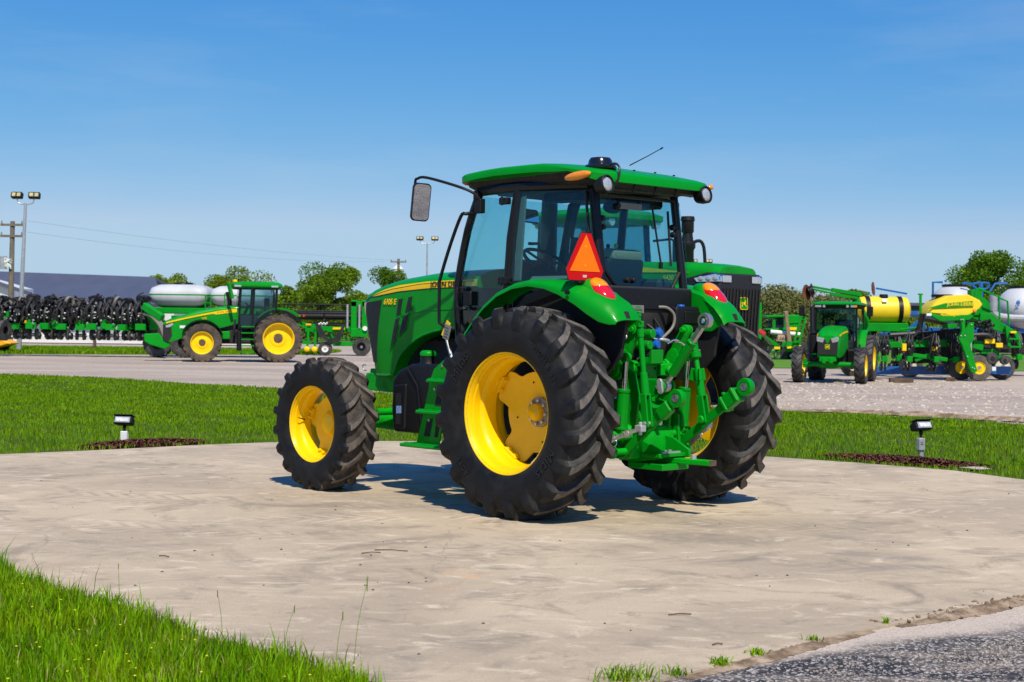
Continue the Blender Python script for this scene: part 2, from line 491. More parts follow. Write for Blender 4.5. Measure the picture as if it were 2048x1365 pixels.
# concrete slab: dusty, mottled, faint tread prints
m, nt, p = nodes_mat('concrete'); t = NT(nt)
a1 = t.rng(t.noise(t.map((1, 1, 1), R(20)), .55, 6, .55, .6), .36, .64)
c = t.mix(a1, (0.552, 0.448, 0.301), (0.416, 0.336, 0.231))
a2 = t.rng(t.noise(t.map((1, 1, 1), R(-18), (3, 9, 0)), 1.5, 8, .62, 1.2), .50, .70)
c = t.mix(t.math('MULTIPLY', a2, .78), c, (0.264, 0.216, 0.153))
a3 = t.rng(t.noise(t.map((.75, 1.3, 1), R(34), (7, 1, 0)), 2.6, 8, .66, 1.6), .52, .70)
c = t.mix(t.math('MULTIPLY', a3, .90), c, (0.688, 0.576, 0.409))
a4 = t.rng(t.noise(t.map((.8, 1.2, 1), R(-40), (2, 5, 0)), 4.2, 8, .7, .8), .54, .70)
c = t.mix(t.math('MULTIPLY', a4, .60), c, (0.232, 0.192, 0.138))
a6 = t.rng(t.noise(t.map((1, 1, 1), R(30), (1, 8, 0)), 14, 7, .8), .54, .68)
c = t.mix(t.math('MULTIPLY', a6, .40), c, (0.720, 0.608, 0.446))
# dark curved scuffs left by turning tyres
for cx_, cy_, r0_, wd_ in ((3.4, 5.2, 4.1, .10), (3.4, 5.2, 4.6, .06), (-4.5, 14.5, 5.2, .10), (4.8, 15.5, 5.6, .09), (4.8, 15.5, 6.3, .12)):
    dd = nt.nodes.new('ShaderNodeVectorMath'); dd.operation = 'DISTANCE'; dd.inputs[1].default_value = (cx_, cy_, 0)
    nt.links.new(t.co, dd.inputs[0])
    ring = t.math('ABSOLUTE', t.math('SUBTRACT', dd.outputs['Value'], r0_))
    f = t.math('MULTIPLY', t.rng(ring, wd_ * 1.6, wd_ * .3), t.rng(t.noise(t.map((1, 1, 1), 0, (cx_, r0_, 0)), 1.3, 7, .7), .46, .66, 0, .55))
    c = t.mix(f, c, (0.215, 0.185, 0.155))
# tread prints: oblique bars inside two wheel tracks
def prints(c, rz, off, width, sc, col, amt):
    v = t.map((1, 1, 1), rz, (0, off, 0)); s_ = t.sep(v)
    y = t.math('ABSOLUTE', s_[1])
    inside = t.rng(y, width, width * .8)
    chev = t.math('ADD', s_[0], t.math('MULTIPLY', y, 1.0))
    n = nt.nodes.new('ShaderNodeCombineXYZ'); nt.links.new(chev, n.inputs[0])
    w = t.rng(t.wave(n.outputs[0], sc, .6, 2.0), .55, .75)
    f = t.math('MULTIPLY', t.math('MULTIPLY', inside, w), t.rng(t.noise(t.co, 1.1, 4), .42, .6, 0, amt))
    return t.mix(f, c, col)
c = prints(c, R(-12), -11.2, .25, 1.9, (0.737, 0.592, 0.428), .45)
c = prints(c, R(-12), -9.8, .25, 1.9, (0.298, 0.244, 0.184), .3)
c = prints(c, R(14), -11.2, .25, 1.9, (0.286, 0.232, 0.178), .5)
c = prints(c, R(16), -9.4, .25, 1.9, (0.286, 0.232, 0.178), .4)
# small rust-orange spill
d = nt.nodes.new('ShaderNodeVectorMath'); d.operation = 'DISTANCE'; d.inputs[1].default_value = (-.27, 8.55, 0)
nt.links.new(t.co, d.inputs[0])
sp = t.math('MULTIPLY', t.rng(d.outputs['Value'], .45, .02), t.rng(t.noise(t.map((1, .5, 1)), 6, 5), .48, .66, 0, .55))
c = t.mix(sp, c, (0.787, 0.418, 0.143))
fine = t.noise(t.co, 70, 5, .8)
c = t.mix(t.rng(fine, .44, .68, 0, .45), c, (0.292, 0.232, 0.173))
pits = t.rng(t.vor(t.co, 30, 'Distance'), .05, .02, 0, .5)
c = t.mix(t.math('MULTIPLY', pits, t.rng(t.noise(t.co, 3), .5, .6)), c, (0.127, 0.104, 0.082))
wob = nt.nodes.new('ShaderNodeVectorMath'); wob.operation = 'MULTIPLY_ADD'; wob.inputs[1].default_value = (.35, .35, 0)
nzc = nt.nodes.new('ShaderNodeTexNoise'); nzc.inputs['Scale'].default_value = 2.5; nzc.inputs['Detail'].default_value = 7
nt.links.new(t.co, nzc.inputs['Vector']); nt.links.new(nzc.outputs['Color'], wob.inputs[0]); nt.links.new(t.co, wob.inputs[2])
crk = t.rng(t.vor(wob.outputs[0], .23, 'Distance', 'DISTANCE_TO_EDGE'), .0015, .0003)
c = t.mix(t.math('MULTIPLY', crk, t.rng(t.noise(t.map((1, 1, 1), 0, (4, 4, 0)), .6, 3), .50, .60, 0, .38)), c, (0.14, 0.11, 0.085))
nt.links.new(c, p.inputs['Base Color']); p.inputs['Roughness'].default_value = .88; p.inputs['Specular IOR Level'].default_value = .25
nt.links.new(t.bump(fine, .35, .004, t.bump(t.noise(t.co, 5, 6), .2, .008)), p.inputs['Normal'])

# asphalt with pale aggregate, dust drifting in from the slab edge
m, nt, p = nodes_mat('asphalt'); t = NT(nt)
cell = t.sep(t.vor(t.co, 85))[0]
c = t.mix(t.rng(cell, .70, .92), (0.030, 0.031, 0.034), (0.52, 0.47, 0.42))
v = t.map((1, 1, 1), R(-30)); 
dust = t.rng(t.noise(t.map((.8, 2.0, 1), R(-24)), 1.8, 8, .7, .6), .44, .66)
e = t.sep(t.map((1, 1, 1), R(-33)))[1]
edge = t.rng(t.math('ADD', e, t.math('MULTIPLY', t.noise(t.co, 2.0, 5), .5)), 5.0, 5.22)
f = t.math('MAXIMUM', t.math('MULTIPLY', dust, .45), edge)
f = t.math('MULTIPLY', f, t.rng(t.noise(t.co, 60, 3), .2, .55, .55, 1.0))
c = t.mix(f, c, (0.55, 0.46, 0.36))
nt.links.new(c, p.inputs['Base Color']); p.inputs['Roughness'].default_value = .9; p.inputs['Specular IOR Level'].default_value = .25
nt.links.new(t.bump(t.vor(t.co, 85, 'Distance'), .6, .008), p.inputs['Normal'])

mat('soil_lawn', (0.050, 0.095, 0.006), .95, col2=(0.085, 0.10, 0.03), vscale=1.5, bump=.5, bscale=25, spec=.1)
mat('verge_grass', (0.085, 0.21, 0.018), .95, col2=(0.13, 0.26, 0.03), vscale=.8, bump=.6, bscale=12, spec=.1)
mat('field_far', (0.09, 0.16, 0.03), .95, col2=(0.15, 0.17, 0.05), vscale=.02, spec=.1)
mat('mulch_soil', (0.045, 0.022, 0.015), .95, col2=(0.09, 0.045, 0.03), vscale=20, bump=.8, bscale=40, spec=.1)
mat('mulch_chip', (0.095, 0.038, 0.024), .9, island=.7, spec=.2)
mat('dirt', (0.175, 0.12, 0.075), .95, col2=(0.42, 0.32, 0.22), vscale=6, bump=.9, bscale=22, spec=.1)
mat('pebble', (0.10, 0.09, 0.08), .9, island=.8)
foliagemat('grass_blade', (0.115, 0.27, 0.001), (0.235, 0.40, 0.003), 2.2, island=.55, trans=.30)
foliagemat('grass_lawn', (0.115, 0.255, 0.001), (0.195, 0.345, 0.003), .8, island=.40, trans=.28)
mat('grass_dry', (0.32, 0.25, 0.10), .9, island=.3)

def sheet(name, poly, z, m, kind='structure', zb=None):
    b = MB()
    if zb is None: b.add([(x, y, z) for x, y in poly], [tuple(range(len(poly)))])
    else: b.prism(poly, 'z', zb, z)
    o = b.build(name, m); o['kind'] = kind
    return o

sheet('ground', [(-2500, -300), (2500, -300), (2500, 4000), (-2500, 4000)], -.03, 'gravel')
sheet('far_field', [(-2500, 112), (-60, 112), (60, 104), (2500, 104), (2500, 3990), (-2500, 3990)], -.012, 'field_far')
CONC = [(-14, 10.6), (-8.5, 14.0), (-5.57, 16.15), (-4.75, 16.75), (-3.64, 17.75), (-2.94, 18.2), (-1.9, 18.55), (-.9, 18.7), (.3, 18.5), (1.7, 17.75),
        (3.04, 16.98), (3.78, 16.42), (4.68, 15.62), (5.15, 14.7), (6.6, 13.4), (10, 11.2), (6.3, 10.6), (2.87, 8.2), (2.06, 7.5), (1.52, 7.07), (1.09, 6.62), (.59, 6.13), (-.2, 5.0),
        (-.55, 6.07), (-.67, 6.2), (-1.04, 6.55), (-1.46, 6.95), (-1.98, 7.6), (-2.51, 8.07), (-3.04, 8.78), (-5, 10.1), (-8, 10.4)]
sheet('concrete_pad', CONC, 0.0, 'concrete', zb=-.12)
sheet('asphalt', [(-.4, 4.9), (.4, 6.2), (1.0, 6.75), (1.45, 7.2), (1.98, 7.6), (2.78, 8.3), (6.2, 10.7), (12, 9), (12, -12), (-3, -12), (-3, 2)], -.012, 'asphalt')
LAWN = [(-40, 2), (-14, 10.6), (-8.5, 14.0), (-5.57, 16.15), (-3.64, 17.75), (-2.94, 18.2), (-.9, 18.7), (.3, 18.5), (3.04, 16.98), (4.68, 15.62), (5.15, 14.7), (6.6, 13.4), (10, 11.2), (24, 4),
        (24, 13), (13, 20.2), (8.23, 23.65), (7.05, 25.09), (5.94, 25.86), (4.84, 26.54), (-2.83, 31.81), (-4.73, 33.02), (-7.4, 35.02), (-10.68, 38.27), (-13.83, 39.86), (-24, 45), (-50, 52)]
sheet('lawn', LAWN, -.015, 'soil_lawn')
NEARL = [(-.2, 5.0), (-.55, 6.07), (-.67, 6.2), (-1.04, 6.55), (-1.46, 6.95), (-1.98, 7.6), (-2.51, 8.07), (-3.04, 8.78), (-5, 10.1), (-8, 10.4), (-12, 6), (-3, -6)]
sheet('near_lawn', NEARL, -.018, 'soil_lawn')
sheet('verge', [(-60, 61.5), (-21.8, 63.2), (-14.5, 66.6), (-9, 70), (-9, 78), (-24, 84), (-60, 84)], -.016, 'verge_grass')
sheet('rear_verge', [(5, 56), (30, 56), (60, 60), (60, 100), (5, 100)], -.014, 'verge_grass')

# ---------------- grass as real blades
nrng = np.random.default_rng(5)
def in_poly(pts, poly):
    x, y = pts[:, 0], pts[:, 1]; ins = np.zeros(len(pts), bool); n = len(poly)
    for i in range(n):
        x0, y0 = poly[i]; x1, y1 = poly[(i + 1) % n]
        c_ = ((y0 > y) != (y1 > y)) & (x < (x1 - x0) * (y - y0) / (y1 - y0 + 1e-12) + x0)
        ins ^= c_
    return ins

def smooth_noise(pts, scale, seed):
    g = np.random.default_rng(seed).random((64, 64)); q = pts / scale
    i = np.floor(q).astype(int); f_ = q - i; f_ = f_ * f_ * (3 - 2 * f_)
    a = g[i[:, 0] % 64, i[:, 1] % 64]; b = g[(i[:, 0] + 1) % 64, i[:, 1] % 64]
    c_ = g[i[:, 0] % 64, (i[:, 1] + 1) % 64]; d_ = g[(i[:, 0] + 1) % 64, (i[:, 1] + 1) % 64]
    return (a * (1 - f_[:, 0]) + b * f_[:, 0]) * (1 - f_[:, 1]) + (c_ * (1 - f_[:, 0]) + d_ * f_[:, 0]) * f_[:, 1]

def blades(pts, hgt, wid, lean=.45, z=-.02):
    n = len(pts); az = nrng.random(n) * 2 * PI; ln = hgt * lean * nrng.random(n) ** .7
    fa = nrng.random(n) * 2 * PI
    dx, dy = np.cos(az) * ln, np.sin(az) * ln
    wx, wy = np.cos(fa) * wid / 2, np.sin(fa) * wid / 2
    v = np.zeros((n, 5, 3))
    v[:, 0] = np.stack([pts[:, 0] - wx, pts[:, 1] - wy, np.full(n, z)], 1)
    v[:, 1] = np.stack([pts[:, 0] + wx, pts[:, 1] + wy, np.full(n, z)], 1)
    mx, my, mz = pts[:, 0] + dx * .35, pts[:, 1] + dy * .35, z + hgt * .6
    v[:, 2] = np.stack([mx + wx * .8, my + wy * .8, mz], 1)
    v[:, 3] = np.stack([mx - wx * .8, my - wy * .8, mz], 1)
    v[:, 4] = np.stack([pts[:, 0] + dx, pts[:, 1] + dy, z + hgt * (1 - .25 * (ln / (hgt + 1e-6)))], 1)
    base = (np.arange(n) * 5)[:, None]
    tri = np.concatenate([base + np.array([0, 1, 2]), base + np.array([0, 2, 3]), base + np.array([3, 2, 4])], 1)
    return v.reshape(-1, 3), tri.ravel()

def scatter(poly, n, x0, x1, y0, y1, fn=None):
    p_ = np.stack([nrng.uniform(x0, x1, n), nrng.uniform(y0, y1, n)], 1)
    p_ = p_[in_poly(p_, poly)]
    vis = np.abs(p_[:, 0]) < .365 * p_[:, 1] + .8
    p_ = p_[vis]
    if fn is not None: p_ = p_[nrng.random(len(p_)) < fn(p_)]
    return p_

# near lawn, tall ragged blades
pn = scatter(NEARL, 130000, -4.2, 0.0, 4.8, 10.0, lambda q: .35 + .65 * smooth_noise(q, .25, 1))
hn = .04 + .075 * smooth_noise(pn, .45, 2) + .07 * nrng.random(len(pn)) ** 3
hn *= np.where(nrng.random(len(pn)) < .015, 1.9, 1.0)
v_, t_ = blades(pn, hn, .0045 + .004 * nrng.random(len(pn)))
go = link('near_grass', raw_mesh('near_grass', v_, 3, t_, 'grass_blade')); tag(go, 'tall ragged green grass in the near corner beside the slab', 'grass', kind='stuff')
pd = pn[nrng.random(len(pn)) < .035]
v_, t_ = blades(pd, .04 + .09 * nrng.random(len(pd)), .0035 + .002 * nrng.random(len(pd)), .9)
go = link('dry_grass', raw_mesh('dry_grass', v_, 3, t_, 'grass_dry')); tag(go, 'dry straw blades mixed into the near corner grass', 'grass', kind='stuff')
# lawn ring behind the slab
MUL = [((-4.38, 17.66), .80, .34, R(42)), ((4.42, 16.62), .98, .30, R(-38))]
def not_mulch(q):
    k = np.ones(len(q))
    for (cx, cy), a_, b_, an in MUL:
        dx, dy = q[:, 0] - cx, q[:, 1] - cy
        u, w = dx * math.cos(an) + dy * math.sin(an), -dx * math.sin(an) + dy * math.cos(an)
        k[(u / a_) ** 2 + (w / b_) ** 2 < 1.0] = 0
    return k
vs, ts, off = [], [], 0
for (y0, y1, n, w, hh) in ((11, 21, 210000, .009, .070), (21, 30, 190000, .014, .062), (30, 46, 160000, .022, .060)):
    q = scatter(LAWN, n, -17, 12, y0, y1, lambda q: (.45 + .55 * smooth_noise(q, .6, 3)) * not_mulch(q))
    hq = hh * (.55 + .7 * smooth_noise(q, .9, 4)) * (.7 + .5 * nrng.random(len(q)))
    v_, t_ = blades(q, hq, w * (.6 + .7 * nrng.random(len(q))), .55)
    vs.append(v_); ts.append(t_ + off); off += len(v_)
go = link('lawn_grass', raw_mesh('lawn_grass', np.concatenate(vs), 3, np.concatenate(ts), 'grass_lawn'))
tag(go, 'mown bright green grass of the lawn strip behind the slab', 'grass', kind='stuff')
# far verge blades
q = scatter([(-60, 61.8), (-21.8, 63.5), (-14.5, 67), (-9, 70.4), (-9, 78), (-60, 78)], 60000, -32, -9, 62, 78)
v_, t_ = blades(q, .10 + .1 * nrng.random(len(q)), .05, .6)
go = link('verge_blades', raw_mesh('verge_blades', v_, 3, t_, 'grass_lawn')); tag(go, 'grass strip in front of the grey roofed building', 'grass', kind='stuff')

# tall seed stalks at the corner of the near lawn
for i, (x, y, h_, dx) in enumerate(((-.66, 6.28, .40, .06), (-.74, 6.32, .24, .03), (-2.05, 7.75, .20, -.01), (-1.35, 6.95, .21, -.03), (-1.0, 6.55, .22, .05))):
    b = MB(); b.tube([(x, y, -.01), (x + dx * .3, y, h_ * .5), (x + dx, y + .01, h_)], [.0018, .0013, .0008], 5, smooth=3)
    b.ell((x + dx * .90, y + .01, h_ * .92), (.0025, .0025, h_ * .09), 6, 5)
    o = b.build('grass_stalk', 'grass_blade')
    tag(o, ['tallest seeded grass stalk at the slab end of the near grass', 'shorter stalk beside the tallest seeded grass stalk', 'seeded stalk in the middle of the near grass edge',
            'stalk leaning right near the tallest grass stalk', 'small seeded stalk along the near grass edge'][i], 'grass stalk', 'seeded grass stalks')

q = scatter(NEARL, 260, -4.2, -.6, 5.2, 9.0)
vs = MB()
for x, y in q: vs.ell((x, y, rnd.uniform(.05, .10)), (.006, .006, .003), 6, 4)
tag(vs.build('clover_flowers', mat('flower_yellow', (.75, .62, .02), .7)), 'tiny yellow clover flowers in the near grass', 'flowers', kind='stuff')
# weeds along the slab's near edge
wl = ['large light green weed clump at the slab edge by the asphalt', 'small weed clump left along the slab edge', 'round low weed tuft on the dirt seam', 'leafy weed right of the round tuft',
      'small weed where the dirt seam widens', 'tiny weed sprig at the right dirt seam']
for i, (x, y, n, hh, sp) in enumerate(((.50, 6.17, 130, .075, .12), (.72, 6.27, 50, .045, .05), (.93, 6.47, 80, .042, .045), (1.14, 6.68, 60, .035, .05), (1.45, 7.0, 35, .03, .035), (1.90, 7.42, 22, .045, .02))):
    q = np.stack([nrng.normal(x, sp * .5, n), nrng.normal(y, sp * .4, n)], 1)
    v_, t_ = blades(q, hh * (.4 + .8 * nrng.random(n)), .005 + .003 * nrng.random(n), 1.2, z=0)
    o = link('weed', raw_mesh('weed', v_, 3, t_, 'grass_blade')); tag(o, wl[i], 'weed', 'weeds along the slab edge')

# crumbled dirt on the seam
def clod_mesh(seed, k=1.0):
    r_ = random.Random(seed); b = MB(); b.ell((0, 0, 0), (1, .8, .55), 9, 6)
    b.v = [tuple(c_ * (1 + r_.uniform(-.38, .38)) for c_ in q) for q in b.v]
    return b
def ridge(name, pts, wid, hgt, m, seed):
    r_ = random.Random(seed)
    b = MB(); n = 60; P = [V(*q, 0) for q in pts]
    def at(t):
        u = t * (len(P) - 1); i = min(int(u), len(P) - 2); return P[i].lerp(P[i + 1], u - i)
    hs_ = [[r_.random() for _ in range(12)] for _ in range(n + 1)]
    def fn(u, v):
        p_ = at(u); w = wid * (.35 + .65 * math.sin(PI * u)) * (.8 + .4 * hs_[int(u * n)][0]); e = (v - .5) * 2
        return (p_.x - e * w * .6, p_.y + e * w * .8, -.01 + hgt * max(0, 1 - e * e) * (.4 + 1.0 * hs_[int(u * n)][int(v * 11)]) * math.sin(PI * min(max(u, .02), .98)))
    b.grid(fn, n, 11)
    return b.build(name, m, ang=60)
o = ridge('dirt_ridge', [(1.95, 7.40), (2.2, 7.60), (2.55, 7.88), (2.9, 8.24), (3.2, 8.5)], .085, .020, 'dirt', 3); tag(o, 'crumbled ridge of brown dirt at the right end of the slab edge', 'dirt', kind='stuff')
o = ridge('dirt_film', [(.75, 6.24), (1.1, 6.6), (1.45, 6.97), (1.8, 7.28)], .07, .012, 'dirt', 4); tag(o, 'thin line of brown dirt along the slab edge', 'dirt', kind='stuff')
vs, fs = MB(), None
for i in range(150):
    u = rnd.random() ** .8; x, y = 1.93 + u * 1.2 + rnd.gauss(0, .05), 7.42 + u * 1.0 + rnd.gauss(0, .04); k = rnd.uniform(.003, .013)
    cm = clod_mesh(i); vs.add([(x + a_ * k, y + b_ * k, c_ * k + .003) for a_, b_, c_ in cm.v], cm.f)
o = vs.build('dirt_clods', 'dirt', ang=50); tag(o, 'loose brown clods of dirt scattered over the slab seam', 'dirt', kind='stuff')
# aggregate standing proud of the asphalt
ASP = [(.95, 6.1), (1.5, 6.62), (2.55, 7.2), (3.4, 7.6), (3.4, 5.4), (.9, 5.4)]
qa = scatter(ASP, 15000, .8, 3.2, 5.6, 7.7, lambda q: .25 + .75 * (smooth_noise(q, .35, 31) > .45))
cms = [clod_mesh(1200 + k) for k in range(3)]
base_v = []; base_f = []; n_off = 0
cv = []; cf = []
for c_ in cms:
    tri = [t3 for f_ in c_.f for t3 in [(f_[0], f_[k], f_[k + 1]) for k in range(1, len(f_) - 1)]]
    cv.append(np.array(c_.v)); cf.append(np.array(tri))
for k in range(3):
    qq = qa[k::3]; sc_ = nrng.uniform(.0035, .0085, len(qq))[:, None, None]; an = nrng.random(len(qq)) * 2 * PI
    ca, sa = np.cos(an)[:, None], np.sin(an)[:, None]; v0 = cv[k][None]
    vx = v0[..., 0] * ca - v0[..., 1] * sa; vy = v0[..., 0] * sa + v0[..., 1] * ca
    vv = np.stack([vx, vy, np.broadcast_to(v0[..., 2], vx.shape)], 2) * sc_
    vv[..., 0] += qq[:, 0][:, None]; vv[..., 1] += qq[:, 1][:, None]; vv[..., 2] -= .0105
    base_f.append((cf[k][None] + (np.arange(len(qq)) * len(cv[k]))[:, None, None] + n_off).reshape(-1)); base_v.append(vv.reshape(-1, 3)); n_off += len(qq) * len(cv[k])
mat('aggregate', (0.24, 0.21, 0.185), .9, island=.75)
o = link('asphalt_stones', raw_mesh('asphalt_stones', np.concatenate(base_v), 3, np.concatenate(base_f), 'aggregate')); tag(o, 'pale stone chips in the dark asphalt at the near right corner', 'stones', kind='stuff')
# pebbles and bits on the slab
vs = MB()
for i in range(85):
    y = rnd.uniform(6.3, 16); x = rnd.uniform(-.34, .34) * y
    if not in_poly(np.array([[x, y]]), CONC)[0]: continue
    k = rnd.uniform(.003, .009); cm = clod_mesh(i + 500)
    vs.add([(x + a_ * k, y + b_ * k, c_ * k + .002) for a_, b_, c_ in cm.v], cm.f)
o = vs.build('grit', 'pebble', ang=50); tag(o, 'small dark pebbles and grit scattered over the concrete slab', 'grit', kind='stuff')
for i, (px, py, an, ln) in enumerate(((.82, 7.55, .2, .12), (-.88, 9.6, -.15, .22), (-.95, 9.45, .4, .12), (.95, 6.85, .3, .05), (-2.2, 9.25, -.5, .07))):
    b = MB(); b.tube([(px, py, .006), (px + ln * .5, py + an * ln * .5 + .01, .009), (px + ln, py + an * ln, .006)], .0035, 5)
    o = b.build('twig', 'wood_old')
    tag(o, ['dry twig lying on the slab right of centre', 'longer brown twig left of the large rear wheel', 'thin twig beside the longer brown twig', 'short twig near the slab edge weeds', 'dark scrap of bark on the left of the slab'][i], 'twig', 'twigs on the slab')

# gravel lot loose stones near the lawn
q = np.stack([nrng.uniform(4, 13, 5000), nrng.uniform(22, 44, 5000)], 1); q = q[~in_poly(q, LAWN)]
vs = MB(); cm = [clod_mesh(900 + k) for k in range(4)]
for i in range(min(1800, len(q))):
    k = nrng.uniform(.015, .05); c_ = cm[i % 4]
    vs.add([(q[i, 0] + a_ * k, q[i, 1] + b_ * k, -.03 + c__ * k) for a_, b_, c__ in c_.v], c_.f)
mat('stone_loose', (0.40, 0.35, 0.30), .95, island=.35)
o = vs.build('gravel_stones', 'stone_loose', ang=60); tag(o, 'loose gravel stones on the lot behind the right lawn', 'gravel', kind='stuff')
o = ridge('dirt_band', [(4.9, 27.0), (6.2, 26.4), (8.6, 24.4), (11, 22.6)], .55, .06, 'dirt', 9); tag(o, 'brown dirt band where the gravel lot meets the right lawn', 'dirt', kind='stuff')

# mulch beds with chips
for i, ((cx, cy), a_, b_, an) in enumerate(MUL):
    b = MB()
    def fn(u, v, a_=a_, b_=b_):
        th = u * 2 * PI; rr_ = v * (1 + .08 * math.sin(3 * th) + .06 * math.sin(7 * th + 1)); x, y = a_ * rr_ * math.cos(th), b_ * rr_ * math.sin(th)
        return (cx + x * math.cos(an) - y * math.sin(an), cy + x * math.sin(an) + y * math.cos(an), .045 * (1 - v ** 2) - .008)
    b.grid(fn, 40, 6)
    o = b.build('mulch_bed', 'mulch_soil', ang=80)
    tag(o, ['brown mulch bed under the left floodlight', 'brown mulch bed under the right floodlight'][i], 'mulch', kind='stuff')
    n = 2600; th = nrng.random(n) * 2 * PI; r_ = np.sqrt(nrng.random(n)) * 1.04
    x, y = a_ * r_ * np.cos(th), b_ * r_ * np.sin(th)
    P3 = np.stack([cx + x * math.cos(an) - y * math.sin(an), cy + x * math.sin(an) + y * math.cos(an), .045 * (1 - np.minimum(r_, 1) ** 2) + .003], 1)
    az = nrng.random(n) * 2 * PI; L_ = nrng.uniform(.02, .06, n); w_ = nrng.uniform(.006, .014, n); tz = nrng.uniform(-.02, .02, n)
    d1 = np.stack([np.cos(az) * L_ / 2, np.sin(az) * L_ / 2, tz], 1); d2 = np.stack([-np.sin(az) * w_, np.cos(az) * w_, nrng.uniform(-.008, .008, n)], 1)
    vv = np.stack([P3 - d1 - d2, P3 + d1 - d2, P3 + d1 + d2, P3 - d1 + d2], 1).reshape(-1, 3)
    o = link('mulch_chips', raw_mesh('mulch_chips', vv, 4, np.arange(n * 4), 'mulch_chip'))
    tag(o, ['brown bark chips around the left floodlight', 'brown bark chips around the right floodlight'][i], 'mulch', kind='stuff')
# ================================================================== WHEELS
CARC = [(.455, .190), (.475, .212), (.52, .232), (.58, .243), (.64, .244), (.70, .236), (.742, .215), (.765, .185), (.777, .13), (.782, .06), (.783, 0)]
LUG_B = [(.776, -.014), (.775, .06), (.769, .13), (.752, .180), (.722, .214), (.680, .230), (.640, .236)]
LUG_T = [(.823, -.012), (.823, .06), (.821, .13), (.813, .193), (.785, .240), (.730, .254), (.655, .247)]
LUG_A = [0.0, .105, .180, .228, .252, .266, .274]
LUG_W = [.034, .033, .035, .039, .042, .044, .046]
LUG_F = [1.0, 1.0, 1.1, 1.35, 1.7, 1.9, 1.6]

def sidewall_y(r):
    q = [a for a in CARC if a[0] <= .77]
    return float(np.interp(r, [a for a, b in q], [b for a, b in q]))

def tyre_mesh(name, k, nl, side, m_tyre, m_tread, m_mid, steps=3, seg=96):
    """agricultural tyre, axle along y, side=+1 outer face towards +y; lugs swept from centre to shoulder"""
    b = MB()
    prof = [(r_, y) for r_, y in CARC] + [(r_, -y) for r_, y in reversed(CARC[:-1])]
    b.lathe([(r_ * k, y * k) for r_, y in prof], n=seg)
    b.f = b.f[:-2]                                   # open inside, the rim closes it
    nb = len(b.f)
    S = (len(LUG_A) - 1) * steps
    tt = np.linspace(0, len(LUG_A) - 1, S + 1); ii = np.arange(len(LUG_A))
    Br, By = (np.interp(tt, ii, [q[j] for q in LUG_B]) for j in (0, 1))
    Tr, Ty = (np.interp(tt, ii, [q[j] for q in LUG_T]) for j in (0, 1))
    A = np.interp(tt, ii, LUG_A); Wd = np.interp(tt, ii, LUG_W); Fl = np.interp(tt, ii, LUG_F)
    topf = set()
    for hs_ in (1, -1):
        for i in range(nl):
            th0 = 2 * PI * (i + (0 if hs_ > 0 else .5)) / nl
            rr = []
            for s_ in range(S + 1):
                sec = []
                # (offset factor, height factor)
                for of, hf in ((-1.95, -.10), (-1.5, .10), (-1.16, .5), (-1.0, .93), (-.84, 1), (.84, 1), (1.0, .93), (1.16, .5), (1.5, .10), (1.95, -.10)):
                    r_ = Br[s_] + (Tr[s_] - Br[s_]) * hf; y = By[s_] + (Ty[s_] - By[s_]) * hf
                    fl = of if abs(of) < 1.05 else math.copysign(1.05 + (abs(of) - 1.05) * Fl[s_], of)
                    a = th0 + A[s_] + fl * Wd[s_] / .8
                    # rolling forward (+x): centre leads; angle measured so that the rear face shows the centre higher
                    sec.append((math.cos(a) * r_ * k, y * hs_ * k, math.sin(a) * r_ * k))
                rr.append(sec)
            n0 = len(b.f)
            b.rings(rr)
    b.xf(Matrix.Scale(side, 4, V(0, 1, 0)))
    me = b.mesh(name, m_tyre, ang=38)
    me.materials.append(MATS[m_tread]); me.materials.append(MATS[m_mid])
    # worn, dusty faces: those that look outwards at full height
    cs = np.zeros(len(me.polygons) * 3); me.polygons.foreach_get('center', cs); cs = cs.reshape(-1, 3)
    ns = np.zeros(len(me.polygons) * 3); me.polygons.foreach_get('normal', ns); ns = ns.reshape(-1, 3)
    rad = np.hypot(cs[:, 0], cs[:, 2])
    out = (ns[:, 0] * cs[:, 0] + ns[:, 2] * cs[:, 2]) / rad
    worn = (rad > .806 * k) & (out > .8)
    mid = (rad > .735 * k) & (np.abs(cs[:, 1]) < .212 * k) & ~worn
    me.polygons.foreach_set('material_index', worn.astype(np.int32) + 2 * mid.astype(np.int32))
    return me

def rim_mesh(name, k, m, seg=64):
    pr = [(.455, .188), (.462, .204), (.474, .207), (.478, .198), (.470, .190), (.458, .180), (.448, .165), (.446, .145), (.436, .135), (.434, .075), (.415, .055), (.408, .03), (.408, -.06),
          (.432, -.085), (.436, -.14), (.446, -.15), (.448, -.17), (.462, -.186), (.474, -.207), (.462, -.207), (.440, -.175), (.428, -.14), (.424, -.09), (.400, -.065), (.400, .035), (.407, .06), (.426, .08), (.428, .14), (.440, .148), (.442, .17)]
    # outer visible surface is the inside of the barrel (smaller radii last)
    b = MB(); b.lathe([(r_ * k, y * k) for r_, y in pr], n=seg, closed=True)
    return b.mesh(name, m, ang=40)

def curved_text(name, txt, size, m, parent, r0, phi, k, side, **kw):
    me = text_mesh(txt, size, m, **kw)
    for v in me.vertices:
        r_ = r0 + v.co.y; a = phi + v.co.x / r0
        y = sidewall_y(min(r_, .74)) + .0035 + (.003 if v.co.z > 0 else -.003)
        v.co = (-math.sin(a) * r_ * k, y * k * side, math.cos(a) * r_ * k)
    return link(name, me, parent)

